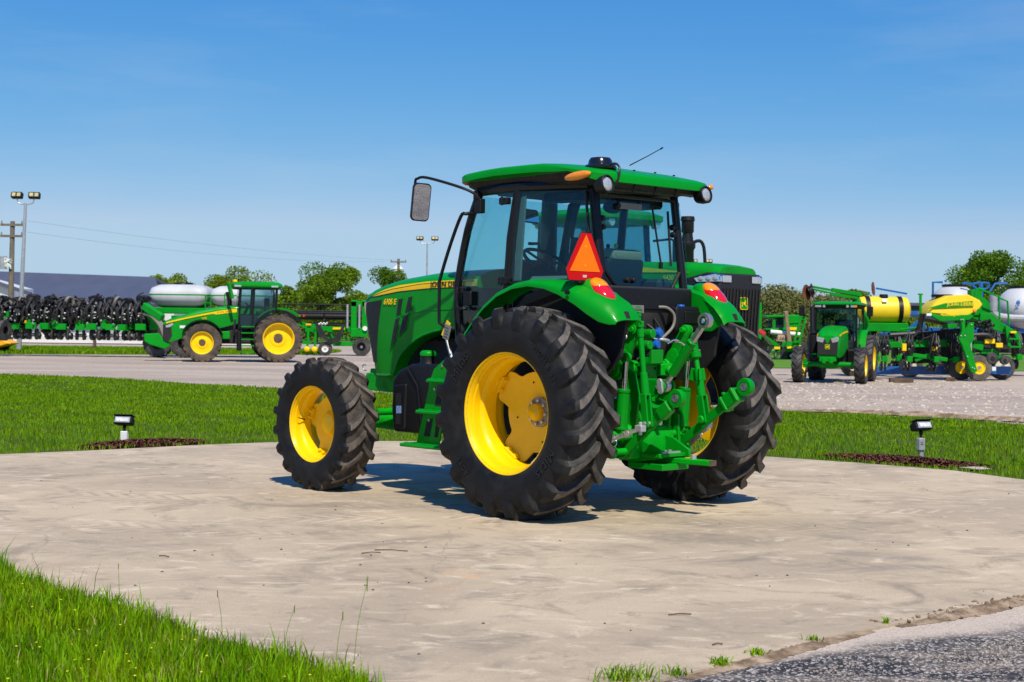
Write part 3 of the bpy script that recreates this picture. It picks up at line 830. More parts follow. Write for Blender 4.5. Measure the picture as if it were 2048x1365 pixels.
def disc_mesh(name, m, r_arm, r_gap, y_rim, y_hub, hub_r, th=.012, arm_w=.55, ph=R(35), k=1.0, side=1, n=96):
    """dished wheel disc with four arms"""
    def fn(u, v):
        a = u * 2 * PI
        c_ = math.cos(2 * (a - ph)) ** 2
        w = max(0.0, (c_ - .32) / .68); w = min(1.0, w * 1.9); w = w * w * (3 - 2 * w)
        re = r_gap + (r_arm - r_gap) * w
        r_ = .02 + (re - .02) * v
        q = max(0, (r_ - hub_r) / (r_arm - hub_r))
        y = y_hub + (y_rim - y_hub) * q ** 1.25
        return (math.cos(a) * r_ * k, y * k * side, math.sin(a) * r_ * k)
    b = MB(); b.sheet(fn, n, 10, th * k * side)
    return b.mesh(name, m, ang=40)

def bolts_ring(parent, name, m, n, r_, y, br, bh, side, ph=0.0):
    b = MB(); b.cyl((0, 0, 0), (0, bh * side, 0), br, br * .92, 6); me = b.mesh(name, m, bevel=br * .15)
    for i in range(n):
        a = ph + 2 * PI * i / n
        link(name, me, parent, (math.cos(a) * r_, y, math.sin(a) * r_))

def main_wheel(parent, loc, k, side, front=False, spin=0.0, steer=0.0, letters=True):
    w = node('wheel', parent, loc, (0, spin, steer))
    nl = 20 if not front else 19
    link('tyre', tyre_mesh('tyre', k, nl, side, 'rubber', 'tread_dusty_front' if front else 'tread_dusty', 'tread_mid_front' if front else 'tread_mid'), w)
    link('rim', rim_mesh('rim', k, 'yellow'), w)
    if not front:
        link('disc', disc_mesh('disc', 'yellow', .405, .312, -.085, -.175, .14, side=side, ph=R(35)), w)
        b = MB(); b.lathe([(.118, -.176 * side), (.118, -.150 * side), (.108, -.146 * side), (.02, -.146 * side)], n=32); b.build('hub_plate', 'grey_hub', w)
        b = MB(); b.lathe([(.066, -.15 * side), (.066, -.105 * side), (.058, -.092 * side), (.012, -.082 * side), (.008, -.076 * side), (.001, -.076 * side)], n=28); b.build('hub_cap', 'yellow', w, ang=50)
        bolts_ring(w, 'bolt', 'steel', 8, .091, -.147 * side, .0165, .024, side, R(10))
        bolts_ring(w, 'disc_hole', 'black_matte', 4, .235, -.146 * side, .008, .006, side, R(80))
        for i in range(4):
            a = R(35) + i * PI / 2
            b = MB(); M = Matrix.Rotation(-a, 4, 'Y')
            b.box((.392, -.062 * side, 0), (.034, .055, .150)); b.box((.404, -.025 * side, 0), (.02, .03, .150))
            for z_ in (-.045, .045): b.cyl((.36, -.065 * side, z_), (.40, -.065 * side, z_), .02, .02, 10)
            b.xf(M); b.build('clamp_bracket', 'yellow', w, bevel=.006)
    else:
        link('disc', disc_mesh('disc', 'yellow', .29, .245, -.055, -.105, .13, side=side, ph=R(20), th=.010), w)
        b = MB(); b.lathe([(.10, -.11 * side), (.10, -.05 * side), (.085, -.025 * side), (.05, -.015 * side), (.001, -.013 * side)], n=28); b.build('hub_cap', 'yellow', w, ang=35)
        bolts_ring(w, 'bolt', 'yellow', 8, .125, -.100 * side, .012, .02, side)
        for i in range(4):
            a = R(20) + i * PI / 2
            b = MB(); M = Matrix.Rotation(-a, 4, 'Y')
            b.box((.272, -.047 * side, 0), (.04, .04, .10))
            for z_ in (-.03, .03): b.cyl((.262, -.03 * side, z_), (.262, .0 * side, z_), .013, .013, 8)
            b.xf(M); b.build('clamp_bracket', 'yellow', w, bevel=.005)
        b = MB(); b.cyl((.268, .03 * side, .04), (.268, .10 * side, .06), .006, .004, 8); b.build('valve_stem', 'black_plastic', w)
    if letters and side > 0:
        if not front:
            for txt, sz, ph, r0, kw in (('460/85 R 34', .054, R(52), .625, dict(spacing=1.25)), ('Mitas', .115, R(-52), .60, dict(shear=.2, spacing=1.1)),
                                        ('Mitas', .115, R(128), .60, dict(shear=.2, spacing=1.1)), ('AC85', .062, R(228), .615, dict(spacing=1.2))):
                curved_text('sidewall_lettering', txt, sz, 'rubber_text', w, r0, ph, k, side, **kw)
        else:
            curved_text('sidewall_lettering', 'Mitas', .095, 'rubber_text', w, .60, R(-40), k, side, shear=.2)
    return w

# ================================================================== MAIN TRACTOR
TX, TY, TH = .832, 12.06, R(90 + 43.25)
T = thing('tractor', 'large green tractor with yellow wheels parked on the concrete slab', 'tractor', (TX, TY, 0), TH)
main_wheel(T, (0, 1.0, .806), 1.0, 1, spin=R(3))
w_ = main_wheel(T, (0, -1.0, .806), 1.0, -1, spin=R(9))
main_wheel(T, (2.51, 1.06, .583), .722, 1, front=True, spin=R(4))
main_wheel(T, (2.51, -1.06, .583), .722, -1, front=True)

def fi(x, xs, ys): return float(np.interp(x, xs, ys))
# ---- hood surface
HX = [1.20, 1.6, 2.0, 2.4, 2.6, 2.75, 2.86, 2.94, 2.985, 3.01]
HY = [.415, .41, .402, .392, .384, .372, .350, .312, .262, .20]
HT = [1.975, 1.972, 1.957, 1.918, 1.884, 1.848, 1.812, 1.775, 1.745, 1.72]
def hood_pt(x, z):
    ys, zt = fi(x, HX, HY), fi(x, HX, HT); zs = zt - .125
    if z <= zs: y = ys - .012 * max(0, (z - zs + .5)) * 0
    else:
        s_ = min(1, (z - zs) / (zt - zs)); y = ys * max(0, 1 - s_ ** 2.3) ** .5
    # lower sides tuck in a little, nose leans forward at the top
    y -= .03 * max(0, (1.45 - z)) ** 1.5
    xs_ = x - .26 * max(0, (1.72 - z)) * max(0, min(1, (x - 2.3) / .6))
    return V(xs_, y, z)
def hood_bottom(x):
    return fi(x, [1.2, 1.55, 1.75, 2.0, 2.2, 2.33, 2.42, 2.46, 3.1], [1.44, 1.44, 1.425, 1.365, 1.265, 1.15, 1.03, 1.005, 1.0])
hx = [1.20, 1.35, 1.5, 1.65, 1.8, 1.95, 2.05, 2.15, 2.23, 2.30, 2.36, 2.41, 2.46, 2.55, 2.65, 2.75, 2.82, 2.88, 2.92, 2.955, 2.985, 3.01]
rr = []
for x in hx:
    zb, zt = hood_bottom(x), fi(x, HX, HT); zs = zt - .125
    half = [hood_pt(x, zb + (zs - zb) * j / 7) for j in range(8)] + [hood_pt(x, zs + .125 * math.sin(PI / 2 * j / 8)) for j in range(1, 9)]
    rr.append([tuple(q) for q in half] + [(q.x, -q.y, q.z) for q in reversed(half[:-1])])
b = MB(); b.rings(rr)
b.build('hood', 'green', T, ang=28)
def hood_patch(name, m, fn, nu, nv, off, sides=(1,)):
    out = None
    for sd in sides:
        b = MB()
        def g(u, v):
            x, z = fn(u, v); e = .004
            p_ = hood_pt(x, z); a = hood_pt(x + e, z) - hood_pt(x - e, z); c_ = hood_pt(x, z + e) - hood_pt(x, z - e)
            nrm = c_.cross(a)
            nrm = nrm.normalized() if nrm.length > 0 else V(0, 1, 0)
            if nrm.y < 0: nrm = -nrm
            q = p_ + nrm * off
            return (q.x, q.y * sd, q.z)
        b.sheet(g, nu, nv, off * 1.5 * (1 if sd > 0 else 1))
        out = b.build(name, m, T, ang=40)
    return out
def quad_fn(q):   # q: four (x,z): tl, tr, br, bl
    def fn(u, v):
        t0 = (q[0][0] + (q[1][0] - q[0][0]) * u, q[0][1] + (q[1][1] - q[0][1]) * u); t1 = (q[3][0] + (q[2][0] - q[3][0]) * u, q[3][1] + (q[2][1] - q[3][1]) * u)
        return (t0[0] + (t1[0] - t0[0]) * v, t0[1] + (t1[1] - t0[1]) * v)
    return fn
# yellow stripe
def stripe(u, v):
    x = 2.74 - u * (2.74 - 1.22)
    zt_ = fi(x, [1.22, 1.9, 2.3, 2.5, 2.65, 2.74], [1.873, 1.860, 1.832, 1.800, 1.765, 1.733])
    zb_ = fi(x, [1.22, 1.9, 2.3, 2.5, 2.65, 2.74], [1.815, 1.800, 1.778, 1.756, 1.738, 1.731])
    return x, zb_ + (zt_ - zb_) * v
hood_patch('hood_stripe', 'yellow', stripe, 40, 3, .003, (1, -1))
def stripe_edge(u, v):
    x = 2.74 - u * (2.74 - 1.22)
    zb_ = fi(x, [1.22, 1.9, 2.3, 2.5, 2.65, 2.74], [1.815, 1.800, 1.778, 1.756, 1.738, 1.731])
    return x, zb_ - .009 + .009 * v
hood_patch('stripe_edge', 'decal_black', stripe_edge, 40, 1, .002, (1,))
# black grille wrapped round the nose (sides) + front
hood_patch('grille_side', 'grille_mesh', quad_fn([(2.575, 1.70), (2.975, 1.665), (2.975, 1.12), (2.80, 1.115)]), 16, 8, .004, (1, -1))
b = MB()
def gf(u, v):
    z = 1.12 + (1.66 - 1.12) * v; p_ = hood_pt(3.01, z); return (p_.x + .006, p_.y * (1 - 2 * u), z)
b.sheet(gf, 8, 8, .01); b.build('front_grille', 'grille_mesh', T)
hood_patch('headlight', 'lens_clear', quad_fn([(2.84, 1.685), (2.99, 1.665), (2.99, 1.56), (2.92, 1.58)]), 8, 4, .008, (1, -1))
# side vents: black mesh in green surrounds
for q in ([(2.305, 1.705), (2.235, 1.715), (2.268, 1.575), (2.335, 1.560)], [(2.155, 1.722), (2.095, 1.732), (2.118, 1.605), (2.205, 1.588)],
          [(2.352, 1.520), (2.275, 1.543), (2.355, 1.335), (2.462, 1.235)], [(2.235, 1.550), (2.150, 1.572), (2.185, 1.435), (2.29, 1.365)]):
    hood_patch('side_vent', 'grille_mesh', quad_fn(q), 6, 8, .004, (1,))
    for i in range(4):
        a, c_ = q[i], q[(i + 1) % 4]
        b = MB(); n = 6
        pts = [tuple(hood_pt(a[0] + (c_[0] - a[0]) * j / n, a[1] + (c_[1] - a[1]) * j / n) + V(0, .002, 0)) for j in range(n + 1)]
        b.tube(pts, .007, 6); b.build('vent_trim', 'green', T)
# body crease and lower arch trim
pts = [tuple(hood_pt(x, z) + V(0, .000, 0)) for x, z in ((2.33, 1.538), (2.2, 1.57), (2.05, 1.588), (1.9, 1.605), (1.7, 1.613), (1.4, 1.615))]
b = MB(); b.tube(pts, .006, 6, smooth=3); b.build('hood_crease', 'green', T)
pts = [tuple(hood_pt(x, hood_bottom(x)) + V(0, -.004, .004)) for x in (1.25, 1.5, 1.65, 1.8, 1.95, 2.05, 2.15, 2.23, 2.30, 2.36, 2.41, 2.45, 2.55, 2.7, 2.85, 2.97)]
b = MB(); b.tube(pts, .012, 8); b.build('hood_lip', 'green', T)
def hood_text(name, txt, size, m, x, z, **kw):
    p_ = hood_pt(x, z); rgt = (hood_pt(x - .05, z + .05 * 0) - p_); up = hood_pt(x, z + .01) - hood_pt(x, z - .01)
    return text(name, txt, size, m, T, tuple(p_ + V(0, .0065, 0)), rgt, up, **kw)
hood_text('hood_lettering', 'JOHN DEERE', .068, 'decal_black', 1.60, 1.832, xscale=1.25, bold=.0005)
hood_text('model_lettering', '6105 E', .072, 'yellow', 2.445, 1.680, shear=.25, bold=.0025, xscale=.95)
for xs_ in ((1.50, 1.46, 1.86),):
    b = MB(); b.tube([tuple(hood_pt(xs_[0], z_) + V(0, .0005, 0)) for z_ in np.linspace(xs_[1], xs_[2] - .06, 8)], .0035, 5); b.build('panel_seam', 'black_matte', T)
b = MB(); b.tube([tuple(hood_pt(x, fi(x, HX, HT) - .118) + V(0, .002, 0)) for x in np.linspace(1.25, 2.9, 24)], .003, 5); b.build('panel_seam', 'black_matte', T)
# engine bay, frame
b = MB(); b.box((1.75, 0, 1.05), (1.5, .5, .62)); b.build('engine_block', 'underbody', T, bevel=.03)
b = MB(); b.prism([(2.44, 1.02), (2.90, 1.015), (2.93, .93), (2.86, .85), (2.5, .84), (2.42, .9)], 'y', -.31, .31); b.build('front_support', 'green_cast', T, bevel=.012)
b = MB(); b.prism([(2.60, .86), (2.38, .86), (2.32, .66), (2.62, .66)], 'y', -.16, .16); b.build('axle_bracket', 'green_cast', T, bevel=.015)
for sd in (1, -1):
    b = MB(); b.prism([(2.43, .96), (1.0, .96), (1.0, .82), (2.43, .82)], 'y', .22 * sd, .27 * sd); b.build('frame_rail', 'green_cast', T, bevel=.01)
b = MB(); b.box((2.96, 0, .97), (.10, .36, .16)); b.build('front_hitch_block', 'green_cast', T, bevel=.012)
b = MB(); b.tube([(2.905, .30, 1.035), (2.95, .30, 1.04), (2.96, .30, 1.085), (2.915, .30, 1.085)], .006, 6, smooth=3); b.build('bonnet_latch', 'steel', T)
# front axle
b = MB(); b.tube([(2.51, -.84, .583), (2.51, -.5, .60), (2.51, -.2, .60), (2.51, .2, .60), (2.51, .5, .60), (2.51, .84, .583)], [.075, .075, .12, .12, .075, .075], 14); b.build('front_axle', 'green_cast', T, ang=50)
for sd in (1, -1):
    b = MB(); b.cyl((2.51, .80 * sd, .583), (2.51, 1.0 * sd, .583), .12, .10, 16); b.box((2.51, .84 * sd, .583), (.13, .11, .34)); b.build('steering_knuckle', 'green_cast', T, bevel=.012)
    b = MB(); b.cyl((2.33, .22 * sd, .68), (2.33, .62 * sd, .68), .032, .032, 12); b.build('steering_cylinder', 'green_cast', T)
    b = MB(); b.cyl((2.33, .62 * sd, .68), (2.36, .86 * sd, .67), .016, .016, 10); b.build('steering_rod', 'chrome', T)
b = MB(); b.cyl((.9, 0, .62), (2.4, 0, .60), .055, .055, 12); b.build('drive_shaft', 'green_cast', T)
b = MB(); b.prism([(2.78, .55), (2.32, .55), (2.32, .64), (2.78, .66)], 'y', .28, .30); b.build('axle_plate', 'green', T, bevel=.004)
# fuel tank
prof = [(1.985, .99), (1.90, 1.075), (1.73, 1.135), (1.36, 1.14), (1.36, .90), (1.52, .53), (1.97, .53), (2.0, .72)]
b = MB(); b.prism(prof, 'y', .34, .72); ft = b.build('fuel_tank', 'black_plastic', T, bevel=.035, seg=3, ang=50)
b = MB(); b.prism([(1.955, .94), (1.775, .96), (1.79, .56), (1.94, .56)], 'y', .70, .735); b.build('tank_cover', 'black_plastic', ft, bevel=.012)
b = MB(); b.prism([(1.915, .87), (1.84, .875), (1.845, .60), (1.91, .60)], 'y', .734, .7375); b.build('tank_recess', 'black_matte', ft)
b = MB(); b.prism([(1.90, .76), (1.835, .765), (1.835, .70), (1.90, .695)], 'y', .736, .7395); b.build('tank_sticker', mat('pale_blue', (.25, .42, .75), .5, var=.6, vscale=120), ft)
b = MB(); b.lathe([(.085, 1.10), (.075, 1.14), (.066, 1.16), (.066, 1.205), (.06, 1.207)], (1.64, .60, 0), (0, 0, 1), 24); b.build('filler_neck', 'black_plastic', ft)
b = MB(); b.lathe([(.071, 1.205), (.073, 1.225), (.066, 1.24), (.05, 1.252), (.001, 1.254)], (1.64, .60, 0), (0, 0, 1), 24); b.build('filler_cap', 'green', ft, ang=40)
b = MB()
b.tube([(1.76, .735, 1.10), (1.62, .735, .95), (1.56, .737, .62)], .006, 6); b.build('tank_rib', 'black_plastic', ft)
# entry steps
st = node('entry_steps', T)
b = MB(); b.prism([(1.22, 1.20), (1.14, 1.19), (1.18, 1.0), (1.24, .72), (1.30, .46), (1.60, .46), (1.52, .70), (1.42, 1.02), (1.38, 1.10)], 'y', .74, .755); b.build('step_side', 'green', st, bevel=.004)
b = MB(); b.prism([(1.10, 1.10), (1.02, 1.10), (1.08, .46), (1.20, .46)], 'y', .74, .755); b.build('step_side', 'green', st, bevel=.004)
for x0, x1, z_, y1 in ((1.02, 1.40, 1.0, .83), (1.05, 1.50, .735, .86), (1.08, 1.66, .445, .90)):
    b = MB(); b.box(((x0 + x1) / 2, (y1 + .66) / 2, z_), (x1 - x0, y1 - .66, .03)); tr = b.build('tread_plate', 'green', st, bevel=.01)
    for j in range(4):
        b = MB(); b.box((x0 + (x1 - x0) * (j + .5) / 4, y1 - .03, z_ + .018), (.05, .04, .012))
        b.build('grip_lug', 'green', st, bevel=.004)
for hx_ in ([(1.27, .68), (1.33, .68), (1.36, .52), (1.32, .52)], [(1.38, .68), (1.46, .66), (1.50, .52), (1.42, .52)], [(1.24, .95), (1.32, .95), (1.36, .79), (1.27, .79)]):
    b = MB(); b.prism(hx_, 'y', .7545, .7575); b.build('step_slot', 'black_matte', st)
b = MB()
for x, z_ in ((1.26, 1.13), (1.36, .93), (1.43, .66)): b.cyl((x, .754, z_), (x, .764, z_), .014, .012, 10)
b.build('step_bolts', 'steel', st)
b = MB(); b.cyl((1.46, .55, 1.36), (1.27, .62, 1.10), .012, .012, 8); b.build('gas_strut', 'steel', T)
b = MB(); b.cyl((1.40, .56, 1.27), (1.27, .62, 1.10), .018, .018, 8); b.build('strut_sleeve', 'galv', T)

# ---- cab
CAB = T
def pillar(name, p0, p1, w, d, up=(1, 0, 0), m='frame_black'):
    b = MB(); b.bar(p0, p1, w, d, up); return b.build(name, m, T, bevel=.012, seg=2)
def poly_pillar(name, pts, r_, m='frame_black', n=8):
    b = MB(); b.tube(pts, r_, n, smooth=3); return b.build(name, m, T, ang=60)
for sd in (1, -1):
    y0, y1 = .625 * sd, .60 * sd
    poly_pillar('front_pillar', [(1.00, .585 * sd, 2.60), (1.13, .605 * sd, 2.28), (1.235, .615 * sd, 1.83), (1.235, .615 * sd, 1.60), (1.22, .61 * sd, 1.36)], .034)
    poly_pillar('middle_pillar', [(.475, .635 * sd, 2.60), (.53, .65 * sd, 2.2), (.565, .655 * sd, 1.80), (.57, .65 * sd, 1.40)], .036)
    poly_pillar('rear_pillar', [(-.20, .485 * sd, 2.60), (-.255, .49 * sd, 2.2), (-.315, .49 * sd, 1.82), (-.33, .49 * sd, 1.60)], .034)
    b = MB(); b.tube([(1.0, .59 * sd, 2.595), (.475, .635 * sd, 2.60), (-.20, .52 * sd, 2.59)], .04, 8, smooth=3); b.build('roof_rail', 'frame_black', T)
# door and side glass (thin panes with real thickness)
def pane(name, pts, m='glass', th=.006, parent=None):
    P = [V(*q) for q in pts]; nrm = (P[1] - P[0]).cross(P[-1] - P[0]).normalized() * th
    b = MB(); b.rings([[tuple(q) for q in P], [tuple(q + nrm) for q in P]])
    return b.build(name, m, parent or T, flat=True)
door = node('door', T); tag(door, 'full glass cab door with black handle')
pane('glass_pane', [(.99, .600, 2.565), (.505, .648, 2.575), (.56, .660, 2.2), (.585, .665, 1.80), (.60, .66, 1.58), (.72, .655, 1.50), (.86, .65, 1.40), (1.20, .625, 1.40), (1.225, .628, 1.62), (1.225, .628, 1.83), (1.12, .617, 2.28)], 'glass_side', parent=door)
b = MB(); b.tube([(1.00, .61, 2.575), (1.135, .625, 2.28), (1.245, .635, 1.83), (1.245, .635, 1.60), (1.225, .632, 1.38), (.88, .655, 1.38), (.74, .66, 1.47), (.60, .668, 1.57), (.59, .672, 1.80), (.56, .668, 2.2), (.50, .655, 2.585), (1.00, .61, 2.575)], .016, 6); b.build('door_frame', 'frame_black', door)
b = MB(); b.tube([(1.165, .665, 1.775), (1.155, .70, 1.775), (1.155, .70, 1.66), (1.14, .70, 1.62), (1.07, .70, 1.615), (1.06, .67, 1.615)], .014, 8, smooth=3); b.build('door_handle', 'black_plastic', door)
b = MB(); b.box((1.14, .668, 1.77), (.07, .03, .06)); b.box((1.05, .672, 1.70), (.10, .022, .12)); b.build('door_lock', 'black_plastic', door, bevel=.008)
for z_ in (1.84, 2.49):
    b = MB(); b.box((.585, .69, z_), (.10, .05, .055)); b.cyl((.60, .71, z_ - .035), (.60, .71, z_ + .035), .014, .014, 8); b.build('hinge', 'black_plastic', door, bevel=.006)
# quarter windows: left closed, right popped open at the rear
pane('side_window', [(.45, .652, 2.565), (-.20, .555, 2.54), (-.255, .57, 2.2), (-.285, .585, 1.86), (.53, .672, 1.83), (.505, .668, 2.2)], 'glass_side')
b = MB(); b.tube([(-.20, .56, 2.54), (-.255, .575, 2.2), (-.29, .59, 1.85), (.54, .678, 1.82)], .012, 6); b.build('window_seal', 'frame_black', T)
pane('side_window', [(.45, -.64, 2.55), (-.165, -.595, 2.525), (-.20, -.64, 2.2), (-.225, -.675, 1.80), (.53, -.655, 1.82), (.505, -.65, 2.2)], 'glass_side')
b = MB(); b.tube([(-.225, -.68, 1.80), (-.10, -.675, 1.795), (.53, -.66, 1.815)], .014, 6); b.build('window_seal', 'frame_black', T)
b = MB(); b.box((-.17, -.655, 1.86), (.05, .03, .05)); b.box((-.15, -.59, 2.5), (.04, .03, .04)); b.build('window_catch', 'black_plastic', T, bevel=.006)
b = MB(); b.tube([(.36, .63, 2.14), (.36, .60, 2.14), (.30, .58, 2.14), (.285, .58, 2.09)], .013, 8); b.build('window_latch', 'black_plastic', T)
b = MB(); b.prism([(.40, 2.53), (.48, 2.53), (.535, 1.84), (.455, 1.84)], 'y', .615, .632); b.build('pillar_trim', 'trim_grey', T, bevel=.004)
# rear window + frame
rw = [(-.225, .455, 2.52), (-.225, -.455, 2.52), (-.305, -.455, 1.93), (-.325, -.33, 1.79), (-.325, .33, 1.79), (-.305, .455, 1.93)]
pane('rear_window', rw, 'glass', .006)
b = MB(); b.tube(rw + [rw[0]], .018, 6); b.build('rear_window_frame', 'frame_black', T)
for y, z_ in ((.43, 2.33), (.43, 2.26), (.20, 1.85), (.13, 1.85), (-.41, 2.30), (-.41, 2.24), (.24, 2.44)):
    b = MB(); x = -.262 - .13 * (2.25 - z_); b.cyl((x + .01, y, z_), (x - .03, y, z_), .026, .020, 12); b.build('glass_stud', 'black_plastic', T, bevel=.004)
b = MB(); b.tube([(-.25, -.36, 2.43), (-.31, -.34, 1.98)], .010, 6); b.build('gas_strut', 'black_plastic', T)
b = MB(); b.tube([(-.255, -.16, 2.46), (-.285, -.19, 2.2), (-.305, -.22, 2.0)], .008, 6); b.box((-.305, -.22, 1.98), (.02, .03, .05)); b.build('rear_wiper', 'black_plastic', T)
# windscreen, front lower
pane('windscreen', [(1.05, .55, 2.56), (1.05, -.55, 2.56), (1.26, -.58, 1.86), (1.26, .58, 1.86)], 'glass')
pane('side_window', [(.99, -.606, 2.565), (.505, -.654, 2.575), (.585, -.672, 1.80), (.86, -.656, 1.42), (1.20, -.631, 1.42), (1.225, -.634, 1.83)], 'glass_side')
b = MB(); b.box((1.24, 0, 1.60), (.10, 1.16, .42)); b.build('firewall', 'black_plastic', T, bevel=.02)
# cab lower body
b = MB(); b.prism([(-.38, 1.80), (-.38, 1.58), (-.30, 1.22), (.55, 1.18), (1.2, 1.18), (1.2, 1.36), (.60, 1.40), (.40, 1.80)], 'y', -.50, .50); b.build('cab_tub', 'underbody', T, bevel=.02)
b = MB(); b.box((-.385, 0, 1.70), (.03, 1.02, .17)); b.build('rear_panel', 'black_plastic', T, bevel=.01)
b = MB(); b.box((.05, 0, 1.78), (.88, 1.0, .03)); b.box((.8, 0, 1.415), (.80, 1.16, .03)); b.build('cab_floor', 'cab_interior', T)
# interior
se = node('seat', T, (0, 0, -.15))
b = MB(); b.box((.14, 0, 1.86), (.46, .50, .13)); b.build('cushion', 'seat_black', se, bevel=.04, seg=3)
b = MB(); b.box((-.06, 0, 2.04), (.12, .44, .30), (0, R(-9), 0)); b.build('backrest', 'seat_black', se, bevel=.045, seg=3)
b = MB(); b.box((-.085, 0, 2.215), (.13, .36, .085), (0, R(-9), 0)); b.build('backrest_top', 'seat_beige', se, bevel=.03, seg=3)
for sd in (1, -1):
    b = MB(); b.box((.12, .29 * sd, 2.02), (.34, .07, .06)); b.build('armrest', 'seat_black', se, bevel=.02)
    b = MB(); b.box((.15, .46 * sd, 1.82), (.62, .18, .12)); b.build('side_console', 'trim_grey' if sd > 0 else 'cab_interior', T, bevel=.03)
sw = node('steering_wheel', T, (.80, 0, 2.03), (0, R(-32), 0))
b = MB(); b.lathe([(.205 + .016 * math.cos(a), .016 * math.sin(a)) for a in [2 * PI * i / 8 for i in range(8)]], (0, 0, 0), (0, 0, 1), 36, closed=True); b.build('wheel_rim', 'black_plastic', sw, ang=60)
b = MB()
for i in range(3):
    a = 2 * PI * i / 3 + .5; b.bar((0, 0, -.02), (.2 * math.cos(a), .2 * math.sin(a), 0), .03, .012)
b.cyl((0, 0, -.04), (0, 0, .015), .045, .04, 14); b.build('wheel_spokes', 'black_plastic', sw)
b = MB(); b.prism([(.78, 1.42), (1.05, 1.42), (1.12, 1.98), (1.02, 2.06), (.86, 2.0), (.84, 1.9)], 'y', -.20, .20); b.build('dash_column', 'black_plastic', T, bevel=.03)
b = MB(); b.box((.45, -.45, 1.92), (.45, .16, .10)); b.build('control_console', 'black_plastic', T, bevel=.03)
for i, (x, m_) in enumerate(((.55, 'orange'), (.45, 'black_plastic'), (.36, 'yellow'))):
    b = MB(); b.tube([(x, -.42, 2.06), (x + .02, -.42, 2.16)], .008, 6); b.ell((x + .02, -.42, 2.17), (.018, .018, .022), 8, 6); b.build('control_lever', m_, T)
b = MB(); b.box((.93, .08, 2.42), (.03, .26, .12), (0, R(8), R(15))); mr = b.build('interior_mirror', 'black_plastic', T, bevel=.01)
b = MB(); b.box((.911, .075, 2.42), (.006, .235, .10), (0, R(8), R(15))); b.build('mirror_glass', 'mirror', mr)
b = MB(); b.box((.30, 0, 2.585), (1.2, 1.0, .05)); b.build('headlining', 'headlining', T, bevel=.015)
b = MB(); b.ell((.36, -.36, 2.50), (.10, .08, .06), 14, 8); b.build('cab_speaker', 'cab_interior', T)
b = MB(); b.tube([(1.36, -.56, 1.62), (1.36, -.56, 1.8), (1.33, -.56, 2.62)], [.10, .088, .072], 16); b.build('exhaust_shroud', 'black_plastic', T, ang=50)
b = MB(); b.box((1.08, -.52, 2.16), (.06, .14, .86), (0, R(-13), 0)); b.build('pillar_cover', 'cab_interior', T, bevel=.03)
b = MB(); b.box((.50, .60, 2.50), (.10, .06, .09)); b.build('seat_belt_reel', 'black_plastic', T, bevel=.015)
b = MB(); b.box((.78, -.40, 2.18), (.04, .20, .15), (0, R(-10), R(-25))); b.tube([(.80, -.42, 2.1), (.82, -.46, 1.9)], .014, 6); b.build('display_monitor', 'black_gloss', T, bevel=.008)
b = MB(); b.tube([(-.16, .44, 2.50), (-.17, .34, 2.15), (.05, .25, 1.80)], .012, 5); b.build('seat_belt', 'black_matte', T)
b = MB(); b.box((.18, .36, 2.52), (.40, .22, .07)); b.box((-.02, -.25, 2.50), (.26, .36, .09)); b.build('roof_console', 'black_plastic', T, bevel=.02)
b = MB(); b.tube([(.70, -.30, 1.80), (.72, -.30, 2.02)], .012, 6); b.ell((.72, -.30, 2.05), (.03, .03, .035), 10, 6); b.build('gear_lever', 'black_plastic', T)
b = MB(); b.box((-.255, .10, 2.44), (.012, .26, .05)); b.build('rear_label', 'trim_grey', T)
# ---- roof
def rrect(x0, x1, hw, z, rad, n=8, zf=None):
    pts = []
    for cx, cy, a0 in ((x1 - rad, hw - rad, 0), (x0 + rad, hw - rad, 90), (x0 + rad, -hw + rad, 180), (x1 - rad, -hw + rad, 270)):
        for i in range(n + 1):
            a = R(a0 + 90 * i / n); x, y = cx + rad * math.cos(a), cy + rad * math.sin(a)
            pts.append((x, y, z + (zf(x, y) if zf else 0)))
    # extra points along the long sides so the roof can curve
    out = []
    for i, q in enumerate(pts):
        out.append(q); w2 = pts[(i + 1) % len(pts)]
        if abs(w2[0] - q[0]) > .3:
            for k_ in range(1, 8):
                t_ = k_ / 8; x = q[0] + (w2[0] - q[0]) * t_; y = q[1] + (w2[1] - q[1]) * t_
                out.append((x, y, z + (zf(x, y) if zf else 0)))
    return out
def zf(x, y): return -.115 * max(0, (.25 - x) / .75) ** 1.4 - .036 * max(0, (x - .75) / .45) ** 1.2 - .02 * (y / .68) ** 2
def zl(x, y): return zf(x, y) * .85 - (.0 if x > -.3 else .02)
def ze(x, y):      # the cap's lower edge arches up over the side lamps
    return zf(x, y) + .030 * math.exp(-((x + .17) / .17) ** 2) * min(1, abs(y) / .5) - .012 * math.exp(-((x + .42) / .10) ** 2)
b = MB(); b.rings([rrect(-.29, 1.02, .56, 2.59, .14, zf=lambda x, y: 0), rrect(-.36, 1.09, .615, 2.612, .16, zf=lambda x, y: zl(x, y) * .6), rrect(-.425, 1.165, .660, 2.675, .17, zf=zl), rrect(-.445, 1.185, .672, 2.735, .17, zf=zl), rrect(-.42, 1.17, .65, 2.755, .17, zf=zl)])
b.build('roof_underside', 'black_plastic', T, ang=40)
b = MB(); b.rings([rrect(-.455, 1.20, .678, 2.718, .17, zf=ze), rrect(-.475, 1.222, .694, 2.724, .175, zf=ze), rrect(-.476, 1.223, .695, 2.772, .175, zf=zf), rrect(-.462, 1.21, .682, 2.785, .17, zf=zf), rrect(-.41, 1.15, .63, 2.793, .15, zf=zf), rrect(-.25, 1.0, .48, 2.798, .12, zf=zf), rrect(.0, .7, .2, 2.80, .08, zf=zf)])
b.build('roof_cap', 'green', T, ang=45)
